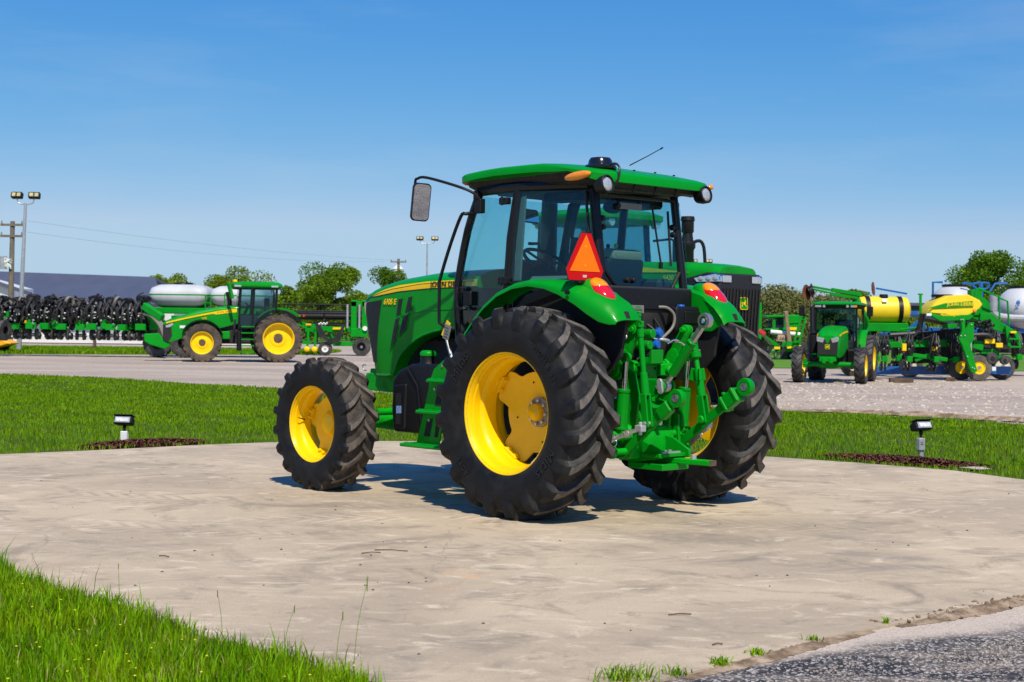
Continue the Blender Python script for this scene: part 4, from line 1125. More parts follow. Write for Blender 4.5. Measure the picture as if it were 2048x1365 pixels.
for y in (-.28, -.05, .2, .42):
    b = MB(); b.ell((-.38, y, 2.715 - .03 * (y / .68) ** 2), (.012, .012, .006), 8, 4); b.build('roof_bolt', 'black_plastic', T)
# rear visor ribs
for y in (.25, .0, -.25):
    b = MB(); b.box((-.428, y, 2.565), (.012, .012, .07), (0, R(-30), 0)); b.build('visor_rib', 'black_plastic', T, bevel=.003)
# roof lights
def work_light(y, x=-.47, z_=2.565):
    n_ = node('work_light', T, (x, y, z_), (0, R(8), 0))
    b = MB(); b.lathe([(.03, .085), (.055, .07), (.07, .02), (.072, -.03), (.062, -.036), (.058, -.02)], (0, 0, 0), (1, 0, 0), 24); b.build('lamp_housing', 'black_plastic', n_, ang=40)
    b = MB(); b.lathe([(.060, -.018), (.045, -.03), (.02, -.037), (.001, -.038)], (0, 0, 0), (1, 0, 0), 24); b.build('lamp_lens', 'lens_clear', n_, ang=50)
    b = MB(); b.bar((.04, 0, .04), (.10, 0, .10), .03, .02); b.build('lamp_bracket', 'black_plastic', n_)
work_light(.625); work_light(-.555)
for sd in (1, -1):
    b = MB(); b.ell((-.235, .690 * sd, 2.642), (.145, .026, .034), 20, 10, (0, R(5), 0)); b.build('turn_signal', 'lens_amber', T)
    b = MB(); b.ell((1.145, .60 * sd, 2.685), (.05, .05, .03), 12, 8); b.build('marker_lamp', 'lens_red', T)
b = MB(); b.ell((-.47, -.64, 2.635), (.02, .03, .022), 10, 6); b.build('marker_lamp', 'lens_amber', T)
# receiver dome on the rear left of the roof
b = MB(); b.lathe([(.125, 2.735), (.13, 2.752), (.118, 2.765), (.098, 2.77), (.092, 2.80), (.078, 2.822), (.04, 2.828), (.001, 2.829)], (-.24, .44, -.022), (0, 0, 1), 28); b.build('roof_dome', 'black_gloss', T, ang=35)
b = MB(); b.tube([(-.34, .45, 2.74), (-.43, .47, 2.74), (-.50, .50, 2.70), (-.50, .51, 2.62), (-.45, .52, 2.56), (-.38, .53, 2.5)], .009, 6, smooth=4); b.build('dome_cable', 'hose', T)
b = MB(); b.box((-.40, .44, 2.745), (.03, .04, .02)); b.build('cable_clip', 'galv', T)
b = MB(); b.tube([(-.06, -.10, 2.80), (-.25, -.10, 2.86), (-.41, -.10, 2.915)], [.005, .004, .0035], 6); b.cyl((-.39, -.10, 2.907), (-.415, -.10, 2.918), .007, .006, 8); b.build('antenna', 'black_matte', T)
# ---- mirror on its arm, grab handle, tag
mi = node('side_mirror', T)
b = MB(); b.tube([(.93, .64, 2.49), (.95, .68, 2.56), (1.04, .76, 2.62), (1.36, .86, 2.715), (1.47, .88, 2.715), (1.505, .88, 2.67), (1.505, .88, 2.40)], .012, 8, smooth=4); b.build('mirror_arm', 'black_plastic', mi)
b = MB(); b.box((.95, .64, 2.47), (.09, .06, .12)); b.box((.99, .63, 2.56), (.06, .05, .08)); b.build('arm_clamp', 'black_plastic', mi, bevel=.008)
mh = node('mirror_head', mi, (1.45, .86, 2.515), (R(3), R(-7), R(-24)))
b = MB(); b.rings([rrect(-.036, .036, .105, 0, .03)] ) if False else None
b = MB()
def mrec(w, h_, x, rad=.04):
    return [(x, y, z_) for y, z_, _ in rrect(-w, w, h_, 0, rad, 6)]
b.rings([mrec(.060, .13, .055, .030), mrec(.074, .155, .04, .034), mrec(.080, .162, 0, .036), mrec(.078, .160, -.014, .036), mrec(.072, .152, -.016, .034)])
b.build('mirror_shell', 'black_plastic', mh, ang=40)
b = MB(); b.rings([mrec(.071, .151, -.012, .034), mrec(.071, .151, -.0185, .034)]); b.build('mirror_glass', 'mirror', mh)
b = MB(); b.tube([(1.02, .655, 2.41), (1.03, .72, 2.405), (1.075, .735, 2.385), (1.20, .74, 2.15), (1.325, .74, 1.87), (1.335, .74, 1.80), (1.335, .74, 1.53), (1.315, .735, 1.485), (1.25, .72, 1.455), (1.20, .68, 1.44)], .0145, 8, smooth=4); b.build('grab_rail', 'black_plastic', T)
b = MB(); b.box((1.235, .735, 1.415), (.075, .006, .125), (0, R(-18), 0)); tg = b.build('hang_tag', 'trim_grey', T)
b = MB(); b.box((1.255, .729, 1.44), (.055, .006, .14), (0, R(-30), 0)); b.build('tag_backing', 'tag_yellow', tg)
b = MB()
for j in range(4): b.box((1.23 + .006 * j, .7395, 1.45 - .025 * j), (.045, .001, .005), (0, R(-18), 0))
b.build('tag_print', 'decal_black', tg)

# ---- rear fenders
FX = [.86, .72, .60, .44, .26, .08, -.10, -.26, -.42, -.54, -.64, -.71, -.745]
FZ = [1.38, 1.53, 1.64, 1.745, 1.81, 1.835, 1.83, 1.81, 1.77, 1.72, 1.66, 1.59, 1.525]
FO = [.90, .90, .90, .90, .90, .90, .895, .885, .865, .84, .815, .79, .77]      # outer edge
FI = [.66, .66, .66, .66, .655, .65, .62, .58, .54, .515, .50, .495, .50]       # inner edge
FD = [.03, .03, .035, .04, .045, .05, .065, .095, .13, .155, .15, .10, .03]        # drop of the outer lip
for sd in (1, -1):
    b = MB()
    def ff(u, v):
        i = u * (len(FX) - 1)
        idx = np.arange(len(FX)); x, z_, yo, yi, dr = (float(np.interp(i, idx, q)) for q in (FX, FZ, FO, FI, FD))
        # radial drop direction: towards the axle
        d_ = V(x * .35, 0, z_ - .8).normalized()
        y = yi + (yo - yi) * min(1, v * 1.12)
        w = max(0, (v - .55) / .45); sag = dr * w ** 2.2
        inn = max(0, (.18 - v) / .18); sag += .03 * inn ** 2
        return (x - d_.x * sag, y * sd, z_ - d_.z * sag)
    b.sheet(ff, 48, 16, .012 * sd)
    fe = b.build('fender', 'green', T, ang=50)
    b = MB(); b.prism([(.88, 1.36), (.72, 1.50), (.44, 1.73), (.08, 1.815), (-.26, 1.79), (-.54, 1.70), (-.66, 1.55), (-.60, 1.25), (-.40, 1.05), (.5, 1.0), (.9, 1.15)], 'y', .545 * sd, .575 * sd); b.build('fender_liner', 'black_matte', fe)
    # inside flange between fender and cab
    b = MB(); b.prism([(-.30, 1.80), (-.50, 1.74), (-.66, 1.62), (-.72, 1.52), (-.60, 1.45), (-.36, 1.45)], 'y', .515 * sd, .53 * sd); b.build('fender_flange', 'green', fe, bevel=.004)
    # raised lamp pod + lamp
    b = MB(); b.ell((-.435, .675 * sd, 1.735), (.17, .105, .085), 24, 12, (0, R(-32), 0)); b.build('lamp_pod', 'green', fe, ang=60)
    lt = node('tail_lamp', T, (-.50, .672 * sd, 1.742), (0, R(-38), 0))
    b = MB(); b.ell((0, 0, -.004), (.150, .090, .064), 28, 14); b.build('lamp_lens', 'lens_red', lt, ang=60)
    b = MB()
    b.ell((.050, 0, .013), (.092, .078, .0545), 24, 12); b.build('amber_lens', 'lens_amber', lt, ang=60)
    b = MB(); b.box((-.735, .65 * sd, 1.56), (.014, .055, .075), (0, R(22), 0)); b.build('reflector_patch', 'black_matte', fe, bevel=.004)
    b = MB(); b.cyl((-.36, .90 * sd, 1.735), (-.36, .925 * sd, 1.735), .018, .018, 12); b.build('fender_plug', 'black_plastic', fe)
    b = MB(); b.cyl((-.30, .575 * sd, 1.64), (-.30, .59 * sd, 1.64), .014, .014, 10); b.build('liner_bolt', 'steel', fe)

# ---- slow moving vehicle emblem (a triangle on a bracket)
sm = node('warning_triangle', T, (-.375, .745, 1.828), (0, R(-2), R(0)))
def smv_poly(w, h_, c_, s_=0):   # w half width, cut corners c_
    return [(-w, c_ * 1.05), (-w + c_ * .45, 0), (w - c_ * .45, 0), (w, c_ * 1.05), (.055, h_), (-.055, h_)]
b = MB(); b.prism([(y, z_) for y, z_ in smv_poly(.205, .362, .075)], 'x', -.003, .004); b.build('emblem_plate', 'smv_red', sm)
b = MB(); b.prism([(-.166, .070), (.166, .070), (0, .350)], 'x', -.0065, -.004); b.build('emblem_triangle', 'smv_orange', sm)
b = MB(); b.tube([(-.001, y, z_) for y, z_ in smv_poly(.207, .365, .076)] + [(-.001, -.207, .08)], .004, 5); b.build('emblem_edge', 'black_plastic', sm)
for z_ in (.115, .26):
    b = MB(); b.ell((-.0065, 0, z_), (.003, .007, .007), 8, 5); b.build('emblem_rivet', 'orange', sm)
b = MB(); b.box((-.004, 0, .033), (.001, .04, .004)); b.box((-.004, 0, .026), (.001, .036, .004)); b.box((-.004, 0, .04), (.001, .044, .004)); b.build('emblem_print', 'decal_white', sm)
b = MB(); b.box((.02, -.02, -.015), (.06, .16, .02)); b.bar((.012, -.05, -.02), (.012, -.05, .20), .04, .01); b.build('emblem_bracket', 'black_plastic', sm, bevel=.004)

# ---- rear axle, transmission and three-point hitch
b = MB(); b.prism([(-.33, 1.04), (-.36, .98), (-.36, .58), (-.28, .46), (.02, .45), (.02, 1.12), (-.2, 1.12)], 'y', -.24, .24); b.build('transmission', 'green_cast', T, bevel=.03, seg=2)
b = MB(); b.prism([(.02, .47), (.5, .46), (1.15, .56), (1.15, 1.08), (.02, 1.10)], 'y', -.23, .23); b.build('gearbox', 'underbody', T, bevel=.03)  # middle section coloured dark in place of the deep shade behind the wheel
for sd in (1, -1):
    b = MB(); b.lathe([(.20, .22), (.19, .30), (.15, .42), (.115, .60), (.105, .76), (.11, .77), (.11, .80)], (0, 0, .806), (0, sd, 0), 20); b.build('axle_housing', 'underbody', T)  # dark colour stands in for the shadow showing through the rim gaps
b = MB(); b.cyl((-.36, -.02, .80), (-.41, -.02, .80), .155, .14, 24); b.build('pto_housing', 'green_cast', T, bevel=.01)
b = MB(); b.cyl((-.38, -.02, .72), (-.50, -.02, .72), .025, .022, 12); b.build('pto_shaft', 'steel', T)
b = MB(); b.prism([(-.36, .90), (-.56, .86), (-.56, .84), (-.36, .87)], 'y', -.18, .14); b.build('pto_shield', 'green', T, bevel=.004)
for y, z_ in ((.16, .95), (.18, .75), (.14, .56), (-.18, .95), (-.2, .75), (-.16, .56), (.05, .52), (-.08, .52)):
    b = MB(); b.cyl((-.355, y, z_), (-.378, y, z_), .014, .013, 6); b.build('bolt', 'green_cast', T)
# upright ribs
for y in (.20, -.20):
    b = MB(); b.prism([(-.34, 1.15), (-.42, 1.12), (-.47, .95), (-.43, .60), (-.34, .56)], 'y', y - .012, y + .012); b.build('housing_rib', 'green', T, bevel=.004)
b = MB(); b.cyl((-.30, -.36, 1.15), (-.30, .36, 1.15), .062, .062, 18); b.build('rockshaft', 'green_cast', T)
def round_poly(c_, r_, n=12, a0=0, a1=360): return [(c_[0] + r_ * math.cos(R(a0 + (a1 - a0) * i / n)), c_[1] + r_ * math.sin(R(a0 + (a1 - a0) * i / n))) for i in range(n + 1)]
def link_plate(p0, r0, p1, r1):
    """outline of a plate joining two round bosses, in (x,z)"""
    d_ = math.degrees(math.atan2(p1[1] - p0[1], p1[0] - p0[0]))
    return round_poly(p0, r0, 8, d_ + 90, d_ + 270) + round_poly(p1, r1, 8, d_ - 90, d_ + 90)
def along(p0, p1, t_): return tuple(a + (c_ - a) * t_ for a, c_ in zip(p0, p1))
for sd in (1, -1):
    # rocker arm
    y = .30 * sd
    ra = node('lift_arm', T)
    b = MB(); b.prism(link_plate((-.31, 1.15), .09, (-.40, 1.26), .055), 'y', y - .028, y + .028); b.prism(link_plate((-.40, 1.26), .050, (-.51, 1.46), .042), 'y', y - .024, y + .024); b.build('arm_casting', 'green_cast', ra, bevel=.012, seg=2)
    b = MB(); b.cyl((-.31, y - .05 * sd, 1.15), (-.31, y + .062 * sd, 1.15), .075, .07, 20); b.build('arm_boss', 'green_cast', ra, bevel=.008)
    b = MB(); b.lathe([(.05, 0), (.05, .012), (.035, .012), (.035, .003), (.02, .003), (.02, .02), (.001, .02)], (-.31, y + .062 * sd, 1.15), (0, sd, 0), 18); b.build('shaft_retainer', 'green_cast', ra)
    b = MB(); b.cyl((-.51, y - .06, 1.46), (-.51, y + .06, 1.46), .022, .022, 12); b.cyl((-.51, y + .03 * sd, 1.46), (-.51, y + .045 * sd, 1.46), .04, .04, 14); b.build('arm_pin', 'green_cast', ra, bevel=.003)
    # lift cylinder
    yc = .37 * sd
    lc = node('lift_cylinder', T)
    top, bot = (-.475, yc, 1.24), (-.43, yc, .66)
    b = MB(); b.cyl(along(bot, top, .05), along(bot, top, .56), .048, .048, 20); b.cyl(along(bot, top, .53), along(bot, top, .575), .053, .053, 20); b.cyl(along(bot, top, .03), along(bot, top, .07), .052, .052, 20); b.build('cylinder_barrel', 'green', lc, bevel=.004)
    b = MB(); b.cyl(along(bot, top, .56), along(bot, top, .97), .024, .024, 14); b.build('cylinder_rod', 'chrome', lc)
    b = MB(); b.cyl((-.475, yc - .03, 1.24), (-.475, yc + .03, 1.24), .038, .038, 14); b.cyl((-.43, yc - .03, .66), (-.43, yc + .03, .66), .04, .04, 14); b.build('cylinder_eye', 'green_cast', lc, bevel=.004)
    # lower pivot
    b = MB(); b.cyl((-.42, .24 * sd, .62), (-.42, .47 * sd, .62), .03, .03, 14); b.cyl((-.42, .44 * sd, .62), (-.42, .47 * sd, .62), .05, .045, 14); b.build('pivot_pin', 'green_cast', T, bevel=.004)
    b = MB(); b.cyl((-.40, .22 * sd, .50), (-.40, .45 * sd, .50), .028, .028, 12); b.cyl((-.40, .42 * sd, .50), (-.40, .46 * sd, .50), .052, .05, 16); b.cyl((-.40, .455 * sd, .50), (-.40, .475 * sd, .50), .026, .022, 8); b.build('draft_pin', 'green_cast', T, bevel=.004)
# hitch plate between the links
b = MB(); b.prism([(-.30, .72), (-.42, .70), (-.46, .56), (-.44, .44), (-.28, .42)], 'y', -.26, .26); b.build('hitch_frame', 'green_cast', T, bevel=.02)

# left lift link (rod with fork) and right lift link (adjustable turnbuckle)
ll = node('lift_link', T)
a_, c_ = (-.565, .31, 1.435), (-.655, .31, .735)
b = MB(); b.cyl(a_, along(a_, c_, .48), .023, .021, 14); b.cyl(along(a_, c_, -.04), along(a_, c_, .05), .034, .028, 14); b.build('link_rod', 'green', ll)
b = MB(); b.cyl(along(a_, c_, .44), along(a_, c_, .70), .030, .034, 16); b.build('link_sleeve', 'green', ll, bevel=.005)
for dy in (-.026, .026):
    b = MB(); b.bar((along(a_, c_, .67)[0], a_[1] + dy, along(a_, c_, .67)[2]), (c_[0] - .005, c_[1] + dy, c_[2] - .03), .018, .062, (1, 0, 0)); b.build('link_fork', 'green', ll, bevel=.006)
b = MB(); b.cyl((c_[0], c_[1] - .05, c_[2]), (c_[0], c_[1] + .05, c_[2]), .016, .016, 10); b.build('link_pin', 'galv', ll)
b = MB()
for dx in (-.02, .02): b.cyl((-.53 + dx, .31, 1.50), (-.53 + dx, .31, 1.60), .019, .017, 10); b.cyl((-.53 + dx, .31, 1.56), (-.53 + dx, .31, 1.575), .024, .024, 10)
b.box((-.53, .31, 1.50), (.10, .06, .05)); b.build('hose_fittings', 'green', T, bevel=.004)
b = MB(); b.cyl((-.44, .33, 1.40), (-.36, .46, 1.385), .02, .018, 12); b.cyl((-.40, .39, 1.393), (-.39, .42, 1.39), .026, .026, 8); b.build('hydraulic_fitting', 'galv', T)
lr = node('lift_link', T)
a_, c_ = (-.52, -.37, 1.435), (-.665, -.37, .745)
b = MB(); b.cyl(a_, along(a_, c_, .30), .030, .034, 14); b.cyl(along(a_, c_, .22), along(a_, c_, .29), .045, .045, 16); b.build('link_body', 'green', lr, bevel=.004)
b = MB(); b.cyl(along(a_, c_, .30), along(a_, c_, .48), .021, .021, 12); b.build('link_screw', 'green_cast', lr)
b = MB(); q = along(a_, c_, .47); b.cyl(along(a_, c_, .42), along(a_, c_, .55), .034, .034, 14)
for an in (20, 140, 260):
    b.box((q[0] + .045 * math.cos(R(an)), q[1] + .045 * math.sin(R(an)), q[2] - .01), (.05, .014, .10), (0, R(-12), R(an)))
b.build('turnbuckle', 'green', lr, bevel=.003)
b = MB(); b.cyl(along(a_, c_, .55), along(a_, c_, .74), .034, .036, 14); b.build('link_sleeve', 'green', lr, bevel=.004)
for dy in (-.028, .028):
    b = MB(); b.bar((along(a_, c_, .72)[0], a_[1] + dy, along(a_, c_, .72)[2]), (c_[0] - .005, c_[1] + dy, c_[2] - .03), .018, .07, (1, 0, 0)); b.build('link_fork', 'green', lr, bevel=.006)
b = MB(); b.cyl((c_[0], c_[1] - .06, c_[2]), (c_[0], c_[1] + .065, c_[2]), .02, .02, 12); b.cyl((c_[0], c_[1] + .05, c_[2]), (c_[0], c_[1] + .07, c_[2]), .034, .03, 8); b.build('link_pin', 'green_cast', lr, bevel=.003)
# lower links
def lower_link(y, p0, p1, block):
    n_ = node('lower_link', T)
    q0, q1 = (p0[0], y, p0[1]), (p1[0], y, p1[1])
    e = along(q0, q1, .86)
    b = MB(); b.bar(q0, e, .032, .074, (0, 0, 1)); b.build('link_bar', 'green', n_, bevel=.008)
    d_ = (V(*q1) - V(*q0)).normalized()
    b = MB(); b.bar(along(q0, q1, .84), tuple(V(*q1) - d_ * .05), .03, .07); b.build('link_neck', 'green', n_, bevel=.006)
    b = MB(); b.lathe([(.066, -.030), (.070, -.02), (.070, .02), (.066, .030), (.038, .030), (.036, 0), (.038, -.030)], q1, (0, 1, 0), 26, closed=True); b.build('ball_eye', 'green', n_, ang=40)
    b = MB(); b.lathe([(.037, -.014), (.040, 0), (.037, .014), (.032, .032), (.019, .032), (.019, -.032), (.032, -.032)], q1, (0, 1, 0), 22, closed=True); b.build('ball', 'steel', n_, ang=50)
    if block:
        b = MB(); b.bar(along(q0, q1, .70), along(q0, q1, .905), .085, .115); b.build('telescopic_sleeve', 'green', n_, bevel=.012)
        b = MB(); b.bar(along(q0, q1, .73), along(q0, q1, .76), .10, .125); b.bar(along(q0, q1, .87), along(q0, q1, .90), .10, .125); b.build('sleeve_band', 'green', n_, bevel=.006)
        b = MB(); q = along(q0, q1, .71); b.cyl((q[0], y, q[2] + .06), (q[0], y, q[2] + .11), .014, .012, 10); b.box((q[0] - .02, y, q[2] + .085), (.07, .04, .02), (0, R(-30), 0)); b.build('release_latch', 'green', n_, bevel=.004)
    else:
        b = MB(); b.bar(along(q0, q1, .70), along(q0, q1, .88), .07, .10); b.build('telescopic_sleeve', 'green', n_, bevel=.010)
    return n_
lower_link(.27, (-.36, .47), (-.915, .94), False)
lower_link(-.36, (-.33, .47), (-1.075, 1.02), True)
# top link parked upright
tl = node('top_link', T)
a_, c_ = (-.555, 0, 1.015), (-.958, 0, 1.532)
b = MB(); b.cyl(along(a_, c_, .18), along(a_, c_, .685), .037, .037, 20); b.cyl(along(a_, c_, .66), along(a_, c_, .69), .041, .041, 20); b.build('link_barrel', 'green', tl, bevel=.004)
b = MB(); b.bar(along(a_, c_, .68), along(a_, c_, .93), .036, .05); b.build('link_rod', 'steel', tl, bevel=.008)
b = MB(); b.lathe([(.058, -.026), (.062, 0), (.058, .026), (.036, .026), (.036, -.026)], c_, (0, 1, 0), 24, closed=True); b.build('link_eye', 'steel', tl, ang=40)
b = MB(); b.lathe([(.034, -.03), (.038, 0), (.034, .03), (.02, .03), (.02, -.03)], c_, (0, 1, 0), 20, closed=True); b.build('eye_ball', 'chrome', tl, ang=50)
b = MB(); b.cyl(along(a_, c_, .02), along(a_, c_, .20), .022, .026, 12); b.build('link_screw', 'steel', tl)
b = MB(); b.lathe([(.05, -.024), (.052, 0), (.05, .024), (.026, .024), (.026, -.024)], a_, (0, 1, 0), 20, closed=True); b.build('link_eye', 'steel', tl, ang=40)
# top link bracket
for y in (.06, -.06):
    b = MB(); b.prism(link_plate((-.555, 1.01), .055, (-.36, .98), .09), 'y', y - .012, y + .012); b.build('top_link_bracket', 'green', T, bevel=.005)
b = MB(); b.cyl((-.555, -.09, 1.01), (-.555, .09, 1.01), .018, .018, 12); b.build('bracket_pin', 'galv', T)
b = MB(); b.prism(link_plate((-.585, .98), .026, (-.575, 1.05), .026), 'y', .075, .095); b.build('pin_keeper', 'galv', T, bevel=.004)
b = MB(); b.prism([(-.36, 1.16), (-.52, 1.19), (-.52, 1.30), (-.50, 1.30), (-.48, 1.21), (-.36, 1.19)], 'y', -.02, .12); b.build('hose_bracket', 'green', T, bevel=.004)
b = MB(); b.prism([(-.40, 1.06), (-.44, 1.06), (-.44, 1.24), (-.40, 1.24)], 'y', -.04, .12); b.build('valve_plate', 'green', T, bevel=.004)
for y, z_ in ((.08, 1.20), (.08, 1.10), (-.01, 1.15)):
    b = MB(); b.cyl((-.44, y, z_), (-.446, y, z_), .010, .010, 8); b.build('plate_hole', 'black_matte', T)
b = MB(); b.box((-.42, -.12, 1.14), (.12, .14, .10)); b.cyl((-.46, -.12, 1.14), (-.52, -.12, 1.14), .04, .035, 14); b.build('control_valve', 'green_cast', T, bevel=.01)
# couplers with blue caps
for y, z_ in ((.0, 1.425), (.03, 1.335)):
    cp = node('hydraulic_coupler', T)
    b = MB(); b.cyl((-.34, y + .06, z_), (-.47, y + .06, z_), .034, .034, 14); b.cyl((-.42, y + .06, z_), (-.48, y + .06, z_), .040, .036, 14); b.build('coupler_body', 'green', cp, bevel=.004)
    b = MB(); b.cyl((-.44, y - .02, z_ + .005), (-.49, y - .03, z_ + .005), .038, .034, 12); b.box((-.46, y - .025, z_ + .035), (.03, .03, .03)); b.build('dust_cap', 'blue', cp, bevel=.005)
b = MB(); b.tube([(-.38, .02, 1.39), (-.47, -.03, 1.385), (-.50, -.10, 1.37), (-.42, -.14, 1.36)], .015, 8, smooth=4); b.build('coupler_pipe', 'galv', T)
b = MB(); b.tube([(-.50, -.10, 1.36), (-.56, -.18, 1.36), (-.55, -.26, 1.31), (-.52, -.34, 1.30)], .007, 6, smooth=4); b.tube([(-.53, -.05, 1.35), (-.54, -.15, 1.38), (-.56, -.30, 1.31), (-.56, -.42, 1.30)], .007, 6, smooth=4); b.build('retaining_wire', 'chrome', T)
# stabiliser bars, bright metal
for sd in (1, -1):
    sb = node('stabiliser', T)
    a_, c_ = (-.30, .64 * sd, .52), (-.66, .40 * sd, .70)
    b = MB(); b.cyl(a_, along(a_, c_, .55), .024, .024, 12); b.build('stabiliser_tube', 'steel', sb)
    b = MB(); b.cyl(along(a_, c_, .5), c_, .017, .017, 10); b.cyl(along(a_, c_, .72), along(a_, c_, .80), .030, .030, 8); b.build('stabiliser_screw', 'steel', sb)
    b = MB(); b.box(c_, (.07, .06, .05)); b.cyl((c_[0], c_[1], c_[2] - .05), (c_[0], c_[1], c_[2] + .05), .016, .016, 10); b.build('stabiliser_clevis', 'galv', sb, bevel=.008)
    q = along(a_, c_, .45); b = MB(); b.tube([(q[0], q[1], q[2] + .03), (q[0] - .03, q[1] - .03 * sd, q[2] + .045), (q[0] - .05, q[1] - .02 * sd, q[2] - .03), (q[0] - .01, q[1], q[2] - .05)], .006, 6, smooth=3); b.build('stabiliser_clip', 'chrome', sb)
# drawbar and its support
b = MB(); b.prism([(-.28, .64), (-.47, .585), (-.66, .515), (-.66, .455), (-.34, .40), (-.22, .44)], 'y', .13, .155); b.build('drawbar_gusset', 'green', T, bevel=.005)
b = MB(); b.prism([(-.28, .64), (-.53, .60), (-.70, .515), (-.70, .455), (-.34, .40), (-.22, .44)], 'y', -.16, -.135); b.build('drawbar_gusset', 'green', T, bevel=.005)
b = MB(); b.box((-.50, 0, .385), (.36, .32, .05)); b.build('drawbar_support', 'green', T, bevel=.006)
b = MB(); b.box((-.56, 0, .475), (.20, .34, .03)); b.build('hammer_strap', 'green', T, bevel=.005)
b = MB(); b.box((-.42, -.03, .43), (1.12, .085, .042), (0, 0, R(6))); b.build('drawbar', 'green_cast', T, bevel=.006)
b = MB(); b.box((-.975, -.09, .43), (.012, .087, .043), (0, 0, R(6))); b.build('drawbar_wear', 'wood_old', T)
b = MB(); b.cyl((-.80, -.07, .43), (-.80, -.07, .485), .026, .022, 12); b.build('drawbar_pin', 'galv', T, bevel=.004)
for y in (.10, .04, -.02):
    b = MB(); b.cyl((-.60, y, .485), (-.60, y, .512), .016, .016, 6); b.build('strap_bolt', 'galv', T)
b = MB(); b.box((-.64, .02, .497), (.02, .22, .012)); b.build('strap_washer', 'galv', T)
b = MB(); b.prism([(-.30, .46), (-.48, .50), (-.46, .78), (-.36, .80)], 'y', -.30, -.275); b.build('hitch_side_plate', 'green', T, bevel=.004)
# black box and label, hoses, wiring below the rear window
b = MB(); b.box((-.40, -.40, 1.545), (.14, .34, .20)); bx = b.build('reservoir_box', 'black_plastic', T, bevel=.025, seg=3, ang=50)
b = MB(); b.box((-.40, -.40, 1.64), (.12, .30, .02)); b.box((-.475, -.44, 1.56), (.012, .22, .10)); b.build('box_lid', 'black_plastic', bx, bevel=.008)
b = MB(); b.cyl((-.42, -.34, 1.648), (-.42, -.34, 1.665), .035, .03, 14); b.build('box_cap', 'blue', bx)
b = MB(); b.box((-.404, .165, 1.62), (.004, .145, .062)); lb = b.build('rating_label', 'trim_grey', T)
b = MB(); b.box((-.4065, .16, 1.637), (.001, .06, .01)); b.build('label_print', 'green', lb)
for j in range(3):
    b = MB(); b.box((-.4065, .165, 1.62 - .011 * j), (.001, .11, .004)); b.build('label_print', 'decal_black', lb)
b = MB(); b.tube([(-.40, -.09, 1.64), (-.44, -.15, 1.635), (-.47, -.20, 1.58), (-.47, -.19, 1.49), (-.46, -.10, 1.41), (-.42, .0, 1.34), (-.38, .09, 1.28)], .012, 8, smooth=5); b.build('grey_hose', 'hose_grey', T)
b = MB(); b.tube([(-.38, -.06, 1.55), (-.42, -.10, 1.45), (-.42, -.06, 1.36), (-.38, .02, 1.28), (-.36, .05, 1.2)], .011, 7, smooth=4); b.tube([(-.36, .0, 1.50), (-.43, -.04, 1.42), (-.44, .06, 1.30), (-.38, .14, 1.22)], .010, 7, smooth=4); b.build('black_hose', 'hose', T)
b = MB(); b.tube([(-.37, .42, 1.46), (-.39, .44, 1.33), (-.39, .22, 1.31)], .012, 7); b.build('guard_bar', 'galv', T)
b = MB(); b.tube([(-.38, .42, 1.02), (-.42, .45, 1.05), (-.43, .44, .92)], .012, 7, smooth=3); b.build('brake_pipe', mat('pipe_blue', (.03, .05, .12), .4), T)
b = MB(); b.box((.35, 0, 1.06), (1.3, .80, .10)); b.box((.3, 0, 1.18), (.9, .9, .2)); b.build('underfloor', 'underbody', T, bevel=.02)
# ================================================================== BACKGROUND MACHINES
def rel(b, root):
    """shift a shape given in world coordinates into its thing's frame"""
    return b.xf(Matrix.Translation(-Vector(root.location)))
def wpart(name, b, m, root, parent=None, **k):
    rel(b, root); return b.build(name, m, parent or root, **k)

